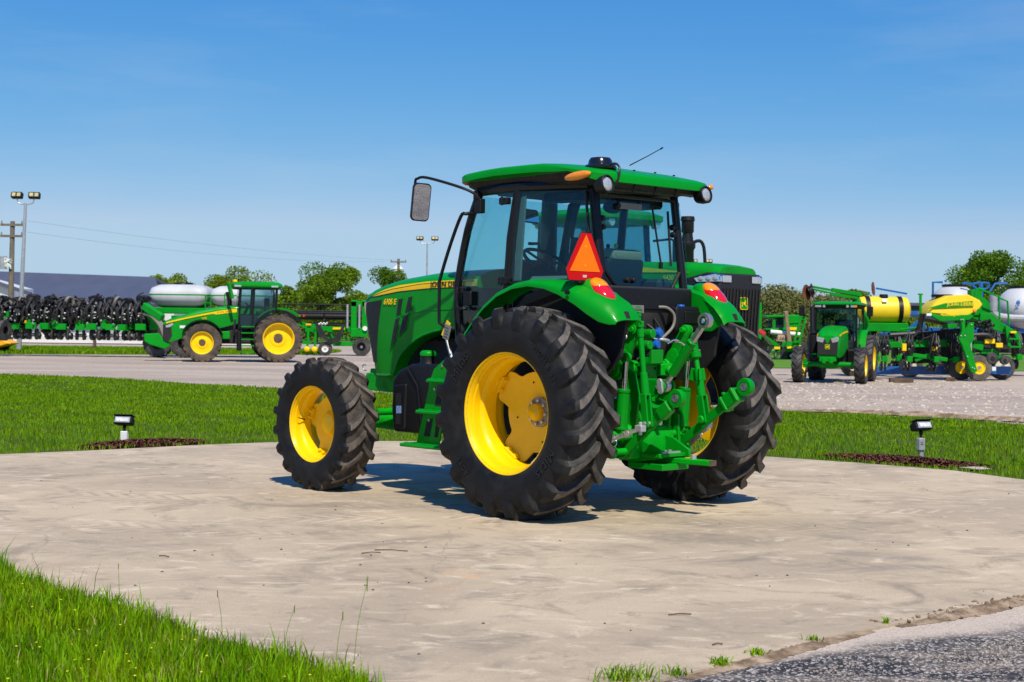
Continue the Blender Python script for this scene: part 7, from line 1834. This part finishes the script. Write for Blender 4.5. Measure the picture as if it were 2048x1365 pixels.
for i in range(12):
    q = V(*(12.770, 70.800, 0.700)) + V(rc_.uniform(-.5, .5), 0, rc_.uniform(-.2, .2)); b.tube([tuple(q), tuple(q + V(-.15, 0, -.25)), tuple(q + V(-.4 + rc_.uniform(-.2, .3), 0, -.5))], .03, 5, smooth=2)
wpart('black_hoses', b, 'hose', CB)['kind'] = 'stuff'
b = MB(); b.bar((13.819, 70.500, 2.103), (13.479, 70.500, 0.808), .09, .09); b.bar((14.035, 70.500, 2.058), (13.718, 70.500, 0.811), .09, .09)
ld2 = wpart('access_ladder', b, 'green_far', CB)
for k_ in range(5):
    b = MB(); b.bar(tuple(V(*(13.797, 70.500, 1.959)).lerp(V(*(13.526, 70.500, 0.904)), k_ / 4)), tuple(V(*(14.013, 70.500, 1.914)).lerp(V(*(13.741, 70.500, 0.883)), k_ / 4)), .05, .05); wpart('ladder_rung', b, 'green_far', CB, ld2)
far_wheel(CB, tuple(V(*(13.534, 71.500, 0.167)) - V(*CB.location)), .50, .4, .25, nl=14, m_r='black_plastic', side=-1)
far_wheel(CB, tuple(V(*(14.262, 73.000, 0.244)) - V(*CB.location)), .62, .4, .3, nl=14, m_r='yellow_far', side=-1)
# tractor rear showing between the tracked tractor and the combine
HT = thing('tractor', 'half hidden green tractor fender with red lamp right of the tracked tractor', 'tractor', (6.35, 41.0, -.03))
far_wheel(HT, (.10, -.6, .66), .68, .46, .34, nl=18, side=-1, steer=R(35))
b = MB(); b.sheet(lambda u, v: (.10 + .78 * math.cos(R(170 - 140 * u)), -.85 + v * .6, .68 + .80 * math.sin(R(170 - 140 * u))), 16, 4, .03); b.build('fender', 'green_far', HT)
b = MB(); b.box((.45, -.88, 1.40), (.20, .06, .11), (0, R(30), 0)); b.build('tail_lamp', 'lens_red', HT, bevel=.02)
b = MB(); b.box((-.6, .3, 1.1), (1.0, 1.2, .9)); b.build('body', 'green_far', HT, bevel=.05)
b = MB(); b.box((-.7, .3, 1.75), (.9, 1.1, .5)); b.build('cab', 'window_far', HT, bevel=.05)
b = MB(); b.box((-.7, .3, 2.02), (1.05, 1.25, .10)); b.build('roof', 'green_far', HT, bevel=.04)
# baulks of timber on the gravel
for i, (q, L_, an) in enumerate((((11.15, 42.2, .03), .68, R(4)), ((13.05, 43.9, .04), .26, R(-8)))):
    b = MB(); b.box((0, 0, .05), (L_, .16, .13)); o = b.build('wood_block', 'wood_old', None, bevel=.012, loc=(q[0], q[1], -.02), rot=(0, 0, an))
    tag(o, ['weathered wooden block lying on the gravel right of the small tractor', 'short wooden chock against the planter wheel'][i], 'wood block', 'wooden blocks on the gravel')
# ================================================================== BUILDINGS
mat('roof_grey', (0.10, 0.11, 0.145), .5, metal=.2, var=.12, vscale=.3, stretch=(3, 1, 1))
mat('wall_pale', (0.60, 0.62, 0.62), .7, var=.08, vscale=.5)
mat('wall_white', (0.72, 0.70, 0.66), .8, var=.08, vscale=.8)
mat('dark_shed', (0.035, 0.05, 0.075), .5, var=.2, vscale=.2)
mat('window_dark', (0.03, 0.035, 0.04), .15)

BG_ = thing('building', 'long low building with a blue grey metal roof behind the left planter', 'building', (-30, 100, -.03))
b = MB(); b.prism([(-52, 0), (-22.7, 0), (-22.7, 2.5), (-52, 2.5)], 'y', 99, 112); wpart('wall', b, 'wall_pale', BG_)
b = MB(); b.rings([[(-53, 97.8, 2.55), (-52, 105.5, 5.25), (-53, 113, 2.55), (-53, 113, 2.4), (-52, 105.5, 5.05), (-53, 97.8, 2.4)], [(-23.0, 97.8, 2.55), (-25.6, 105.5, 4.62), (-23.0, 113, 2.55), (-23.0, 113, 2.4), (-25.6, 105.5, 4.42), (-23.0, 97.8, 2.4)]]); rf = wpart('roof', b, 'roof_grey', BG_)
b = MB(); b.bar((-53, 97.75, 2.50), (-23.0, 97.75, 2.50), .12, .16); wpart('gutter', b, 'dark_shed', BG_, rf)
b = MB(); b.prism([(-34.6, .0), (-32.2, .0), (-32.2, 3.5), (-34.4, 4.1), (-36.8, 3.4), (-36.8, 0)], 'y', 95.2, 99.2); wpart('entry_gable', b, 'wall_pale', BG_)
b = MB(); b.bar((-34.4, 95, 4.2), (-31.0, 95, 3.1), .3, .22); b.bar((-34.4, 95, 4.2), (-37.8, 95, 3.1), .3, .22); wpart('gable_fascia', b, 'roof_grey', BG_)
b = MB(); b.box((-24.6, 98.96, 1.0), (1.1, .05, 1.9)); wpart('door', b, 'window_dark', BG_)
b = MB(); b.box((-23.85, 98.94, 1.1), (.4, .06, 2.2)); wpart('door_post', b, 'galv', BG_)
b = MB(); b.prism([(-26.9, 0), (-25.3, 0), (-25.1, 1.1), (-27.1, 1.1)], 'y', 97.6, 98.8); wpart('skip', b, 'galv', BG_, bevel=.03)
b = MB(); b.box((-36, 94.6, .10), (40, 3.0, .14)); o = b.build('kerb_apron', 'wall_white'); o['kind'] = 'structure'

DS = thing('building', 'dark blue shed far behind the yellow planters', 'building', (36, 128, -.03))
b = MB(); b.prism([(22, 0), (48, 0), (48, 3.75), (22, 3.75)], 'y', 128, 140); wpart('wall', b, 'dark_shed', DS)
b = MB(); b.prism([(21.7, 3.6), (48.3, 3.6), (48.3, 3.85), (21.7, 3.85)], 'y', 127.7, 140.3); wpart('roof_edge', b, 'roof_grey', DS)
SB = thing('building', 'pale shed peeping between the trees left of the main tractor', 'building', (-11, 150, -.03))
b = MB(); b.prism([(-12.6, 0), (-9.2, 0), (-9.2, 4.6), (-10.9, 5.4), (-12.6, 4.6)], 'y', 150, 156); wpart('wall', b, 'wall_pale', SB)
b = MB(); b.cyl((-11.6, 149, 0), (-11.6, 149, 7.0), .55, .55, 16); b.cyl((-11.6, 149, 7.0), (-11.6, 149, 7.5), .6, .1, 16); wpart('silo', b, 'wall_white', SB)

# ================================================================== LAMP POSTS, POLES, WIRES
def lamp_post(label, x, y, ztop, s_=1.0, lean=(0, 0), arm=.32):
    n_ = thing('lamp_post', label, 'lamp post', (x, y, -.03), group='lot floodlight posts')
    L_ = ztop
    b = MB(); b.tube([(0, 0, 0), (lean[0], lean[1], L_)], [.10 * s_, .055 * s_], 10); b.build('pole', 'galv', n_)
    tx = lean[0]
    b = MB(); b.tube([(tx - arm * 1.2, 0, L_ + .22), (tx - arm * 1.1, 0, L_ + .05), (tx - arm * .7, 0, L_ - .02), (tx, 0, L_ - .03), (tx + arm * .7, 0, L_ - .02), (tx + arm * 1.1, 0, L_ + .05), (tx + arm * 1.2, 0, L_ + .22)], .03, 8, smooth=3); b.build('cross_arm', 'galv', n_)
    for sd, rz in ((-1, R(-4)), (1, R(5))):
        h_ = node('floodlight', n_, (tx + arm * 1.25 * sd, -.05, L_ + .38), (R(-18), 0, rz))
        b = MB(); b.box((0, .08, 0), (.52, .24, .28)); b.box((0, .22, 0), (.36, .10, .20)); b.build('lamp_housing', 'black_plastic', h_, bevel=.03)
        for dx in (-.115, .115):
            b = MB(); b.box((dx, -.045, 0), (.17, .02, .17)); b.build('lamp_lens', 'lamp_glass', h_, bevel=.005)
    return n_
mat('lamp_glass', (.62, .52, .25), .2, coat=.6, var=.25, vscale=6)
lamp_post('tall steel lamp post with two floodlights beside the left planter', -22.50, 67.3, 6.80, 1.2, lean=(.25, 0))
lamp_post('thin lamp post with two floodlights rising behind the tractor mirror', -6.4, 110, 7.55, 1.0, arm=.45)
lamp_post('lamp post whose two floodlights show right of the tracked tractor exhaust', 14.05, 110, 6.1, 1.0, arm=.45)

def utility_pole(label, x, y, h_, arms, lean=0.0, tr=False):
    n_ = thing('utility_pole', label, 'utility pole', (x, y, -.03), group='utility poles')
    b = MB(); b.tube([(0, 0, 0), (lean, 0, h_)], [.17, .12], 10); b.build('pole', 'pole_wood', n_)
    for z_, L_ in arms:
        b = MB(); b.box((lean * z_ / h_, -.12, z_), (L_, .10, .12)); ca = b.build('cross_arm', 'pole_wood', n_)
        for dx in (-.45, .45):
            b = MB(); b.cyl((dx * L_ + lean * z_ / h_, -.12, z_ + .06), (dx * L_ + lean * z_ / h_, -.12, z_ + .22), .05, .03, 8); b.build('insulator', 'trim_grey', ca)
    if tr:
        b = MB(); b.cyl((-.35, -.2, h_ * .62), (-.35, -.2, h_ * .72), .22, .22, 14); b.build('transformer', 'galv', n_)
        b = MB(); rq = random.Random(2)
        for i in range(12): b.tube([(-.9 + rq.random() * .9, -.3, h_ * (.62 + .02 * rq.random())), (-.6 + rq.random() * .9, -.35, h_ * (.66 + .05 * rq.random())), (.1, -.2, h_ * (.62 + .05 * rq.random()))], .035, 5, smooth=2)
        b.build('cable_bundle', 'white', n_)
    return n_
utility_pole('wooden utility pole with two crossarms and a cable bundle at the left edge', -26.9, 79, 6.75, ((6.55, 1.2), (5.95, 1.2)), .1, True)
utility_pole('wooden utility pole rising from the trees behind the tractor hood', -10.7, 138, 7.6, ((7.3, 1.5),))
def wire(label, p0, p1, sag, r_=.012):
    b = MB(); n = 24; b.tube([tuple(V(*p0).lerp(V(*p1), i / n) - V(0, 0, sag * 4 * (i / n) * (1 - i / n))) for i in range(n + 1)], r_, 5)
    tag(b.build('power_line', 'trim_grey'), label, 'power line', 'power lines')
wire('upper power line between the two utility poles', (-26.0, 79, 6.75), (-10.0, 138, 7.4), .35, .006)
wire('lower power line between the two utility poles', (-26.0, 79, 6.15), (-12.0, 138, 7.3), .5, .006)
wire('power line leaving the left utility pole towards the frame edge', (-27.7, 79, 6.7), (-46, 92, 7.0), .3, .006)
# posts with a chain along the verge
for i, (x, y) in enumerate(((-20.2, 71.4), (-26.5, 69.2))):
    b = MB(); b.tube([(0, 0, 0), (0, 0, .92)], [.085, .075], 8); o = b.build('fence_post', 'wood_old', None, loc=(x, y, -.02))
    tag(o, ['short brown post standing on the grass verge under the planter', 'short brown post left on the grass verge'][i], 'post', 'verge posts')
b = MB(); b.tube([(-26.5, 69.2, .80), (-23.3, 70.3, .66), (-20.2, 71.4, .80), (-17, 72.4, .66), (-13.8, 73.4, .80)], .014, 5, smooth=5); tag(b.build('chain', 'galv'), 'sagging chain strung between the short brown posts', 'chain')

# ================================================================== LAWN FLOODLIGHTS
def ground_flood(label, loc, rz, kind):
    n_ = thing('floodlight', label, 'floodlight', loc, rz, group='lawn floodlights')
    if kind:      # tall post with junction box
        b = MB(); b.cyl((0, 0, -.05), (0, 0, .22), .020, .020, 12); b.cyl((.03, 0, -.05), (.03, 0, .10), .012, .012, 10); b.build('post', 'galv', n_)
        b = MB(); b.box((-.005, -.005, .145), (.085, .06, .14)); b.build('junction_box', 'galv', n_, bevel=.008)
        b = MB(); b.box((-.015, -.038, .165), (.04, .01, .04)); b.build('box_cover', 'trim_grey', n_, bevel=.004)
        zc = .345
    else:
        b = MB(); b.box((0, 0, .02), (.085, .06, .12)); b.build('junction_box', 'white', n_, bevel=.008)
        zc = .20
    b = MB(); b.cyl((0, 0, zc - .14), (0, 0, zc - .06), .015, .015, 10); b.ell((0, 0, zc - .07), (.024, .024, .024), 10, 6); b.build('knuckle', 'black_plastic', n_)
    h_ = node('lamp_head', n_, (0, 0, zc), (R(-22), 0, 0)); h_.scale = (.74, .74, .74)
    b = MB(); b.rings([[(-.155, -.08, -.06), (.155, -.08, -.06), (.155, -.08, .07), (-.155, -.08, .07)], [(-.165, -.02, -.065), (.165, -.02, -.065), (.165, -.02, .075), (-.165, -.02, .075)], [(-.13, .11, -.045), (.13, .11, -.045), (.13, .11, .055), (-.13, .11, .055)]]); b.build('lamp_housing', 'black_plastic', h_, bevel=.012)
    b = MB(); b.box((0, -.083, .003), (.27, .012, .10)); b.build('lens_frame', 'galv', h_, bevel=.004)
    b = MB(); b.box((0, -.091, .003), (.225, .006, .062)); b.build('lamp_lens', mat('flood_glass', (.78, .80, .80), .12, coat=1.0, var=.3, vscale=25) if 'flood_glass' not in MATS else 'flood_glass', h_)
    b = MB(); b.box((0, -.03, .085), (.34, .14, .012)); b.build('visor', 'black_plastic', h_, bevel=.004)
    return n_
ground_flood('small black floodlight on a white box in the left mulch bed', (-4.72, 18.0, .05), R(-12), False)
ground_flood('black floodlight on a grey junction post in the right mulch bed', (4.66, 16.75, .04), R(28), True)
# pale stone at the mulch edge
b = clod_mesh(77); b.xf(Matrix.Diagonal((.16, .07, .035, 1))); o = b.build('edge_stone', 'stone_loose', ang=60, loc=(4.95, 15.72, .01)); tag(o, 'pale flat stone at the right end of the right mulch bed', 'stone')

# ================================================================== TREES
foliagemat('leaf_mid', (0.115, 0.215, 0.010), (0.175, 0.285, 0.014), .25, island=.35, trans=.3)
foliagemat('leaf_light', (0.185, 0.275, 0.016), (0.25, 0.335, 0.03), .25, island=.30, trans=.35)
foliagemat('leaf_olive', (0.17, 0.175, 0.055), (0.25, 0.25, 0.09), .3, island=.3, trans=.2)
foliagemat('leaf_deep', (0.08, 0.175, 0.008), (0.13, 0.24, 0.012), .3, island=.4, trans=.3)
mat('bark', (0.085, 0.065, 0.05), .95, var=.3, vscale=3)
def tree(label, x, y, h_, cr, cz0, m_leaf, seed, n_leaf=9000, leaf=.22, blobs=34, gap=.25, shape=(1, 1, 1), group='trees behind the lot'):
    g = np.random.default_rng(seed); rt = random.Random(seed)
    n_ = thing('tree', label, 'tree', (x, y, -.03), group=group)
    zc, rz_ = (cz0 + h_) / 2, (h_ - cz0) / 2
    cs = []
    while len(cs) < blobs:
        p_ = g.uniform(-1, 1, 3)
        q = np.linalg.norm(p_)
        if q > 1 or q < gap: continue
        cs.append(p_ * (.80 + .1 * g.random()))
    cs = np.array(cs) * np.array([cr * shape[0], cr * shape[1], rz_]) + np.array([0, 0, zc])
    b = MB()
    top = (rt.uniform(-.1, .1) * cr, 0, zc)
    b.tube([(0, 0, 0), (rt.uniform(-.1, .1), 0, zc * .4), top], [.055 * cr + .06, .045 * cr + .04, .03 * cr], 9, smooth=3)
    for c_ in cs[:16]:
        s0 = rt.uniform(.35, .9); p0 = (top[0] * s0, 0, zc * (.35 + .6 * s0) * .9)
        b.tube([p0, tuple((np.array(p0) + c_) / 2 + np.array([0, 0, .12 * rz_])), tuple(c_)], [.02 * cr + .02, .012 * cr + .012, .008 * cr], 5, smooth=2)
    b.build('trunk', 'bark', n_)
    n_leaf = int(n_leaf * 2.1)
    br = cr * .36 * (.6 + .7 * g.random(blobs))
    k_ = g.integers(0, blobs, n_leaf)
    d_ = g.normal(size=(n_leaf, 3)); d_ /= np.linalg.norm(d_, axis=1)[:, None]
    rad = br[k_] * (.35 + .72 * g.random(n_leaf) ** .55)
    P3 = cs[k_] + d_ * rad[:, None] * np.array([1, 1, .8])
    a1 = g.normal(size=(n_leaf, 3)); a1 /= np.linalg.norm(a1, axis=1)[:, None]
    a2 = np.cross(a1, g.normal(size=(n_leaf, 3))); a2 /= np.linalg.norm(a2, axis=1)[:, None]
    s_ = leaf * (.5 + .8 * g.random(n_leaf))[:, None]
    s_ = s_ * .72
    vv = np.stack([P3 - a1 * s_ * .6, P3 + a2 * s_ * .4, P3 + a1 * s_ * .6, P3 - a2 * s_ * .4], 1).reshape(-1, 3)
    o = link('crown', raw_mesh('crown', vv, 4, np.arange(n_leaf * 4), m_leaf), n_)
    return n_
TR = [
 ('large round tree right of the big side-on tractor', -12.9, 104, 6.1, 2.35, 1.2, 'leaf_mid', 1, 14000, .20, 40),
 ('lower leafy tree left beside the large round tree', -14.9, 112, 4.4, 1.6, .6, 'leaf_light', 2, 7000, .2, 26),
 ('tree with open branches behind the tractor hood', -9.9, 118, 6.3, 2.0, 1.4, 'leaf_deep', 3, 7000, .2, 26),
 ('small tree low between the large tree and the hood', -11.0, 108, 3.6, 1.5, .3, 'leaf_light', 4, 5500, .2, 20),
 ('pale green tree behind the big tractor cab', -21.8, 118, 5.8, 2.9, .8, 'leaf_light', 5, 10000, .22, 30),
 ('rounded light tree behind the white seed tanks', -28.6, 122, 5.6, 2.6, .8, 'leaf_light', 6, 9000, .22, 30),
 ('tree crown showing over the right end of the grey roof', -25.2, 126, 5.4, 2.4, .8, 'leaf_light', 7, 8000, .22, 28),
 ('thin tree top behind the big tractor roof', -18.0, 124, 5.3, 2.4, .6, 'leaf_mid', 8, 7500, .22, 26),
 ('dark tall tree at the right edge of the picture', 29.6, 92, 6.9, 2.3, 1.0, 'leaf_deep', 9, 14000, .18, 40),
 ('second tree touching the right frame edge', 32.6, 94, 6.0, 2.3, 1.0, 'leaf_mid', 10, 10000, .2, 32),
 ('broad olive green bush tree right of the tracked tractor grille', 16.8, 92, 4.05, 2.35, .3, 'leaf_olive', 11, 13000, .17, 40),
 ('olive tree partly hidden behind the small tractor cab', 20.2, 97, 3.9, 2.0, .3, 'leaf_olive', 12, 9000, .18, 30),
 ('small loose tree above the folded green marker arms', 23.3, 100, 4.5, 1.35, 1.6, 'leaf_mid', 13, 4500, .2, 18),
 ('low tree between the yellow tank and the yellow hopper', 27.0, 102, 2.6, 1.6, .3, 'leaf_mid', 14, 5000, .2, 18),
]
for a in TR: tree(*a)
# far hedge lines, one mass each
def hedge(label, x0, x1, y, h_, m_leaf, seed, n_leaf):
    g = np.random.default_rng(seed)
    x = g.uniform(x0, x1, n_leaf); hh = h_ * (.55 + .45 * smooth_noise(np.stack([x, x * 0 + seed], 1), 1.8, seed))
    P3 = np.stack([x, y + g.normal(0, .8, n_leaf), hh * g.random(n_leaf) ** .7], 1)
    a1 = g.normal(size=(n_leaf, 3)); a1 /= np.linalg.norm(a1, axis=1)[:, None]; a2 = np.cross(a1, g.normal(size=(n_leaf, 3))); a2 /= np.linalg.norm(a2, axis=1)[:, None]
    s_ = .22 * (.5 + .8 * g.random(n_leaf))[:, None]
    vv = np.stack([P3 - a1 * s_ * .6, P3 + a2 * s_ * .4, P3 + a1 * s_ * .6, P3 - a2 * s_ * .4], 1).reshape(-1, 3)
    tag(link('hedge', raw_mesh('hedge', vv, 4, np.arange(n_leaf * 4), m_leaf)), label, 'hedge', kind='stuff')
hedge('low green growth along the field behind the left machines', -31, -4, 124, 4.3, 'leaf_light', 21, 30000)
hedge('low olive growth along the field behind the right machines', 11, 48, 112, 2.3, 'leaf_mid', 22, 16000)
hedge('distant green growth behind the main tractor', -6, 14, 135, 2.4, 'leaf_light', 23, 9000)
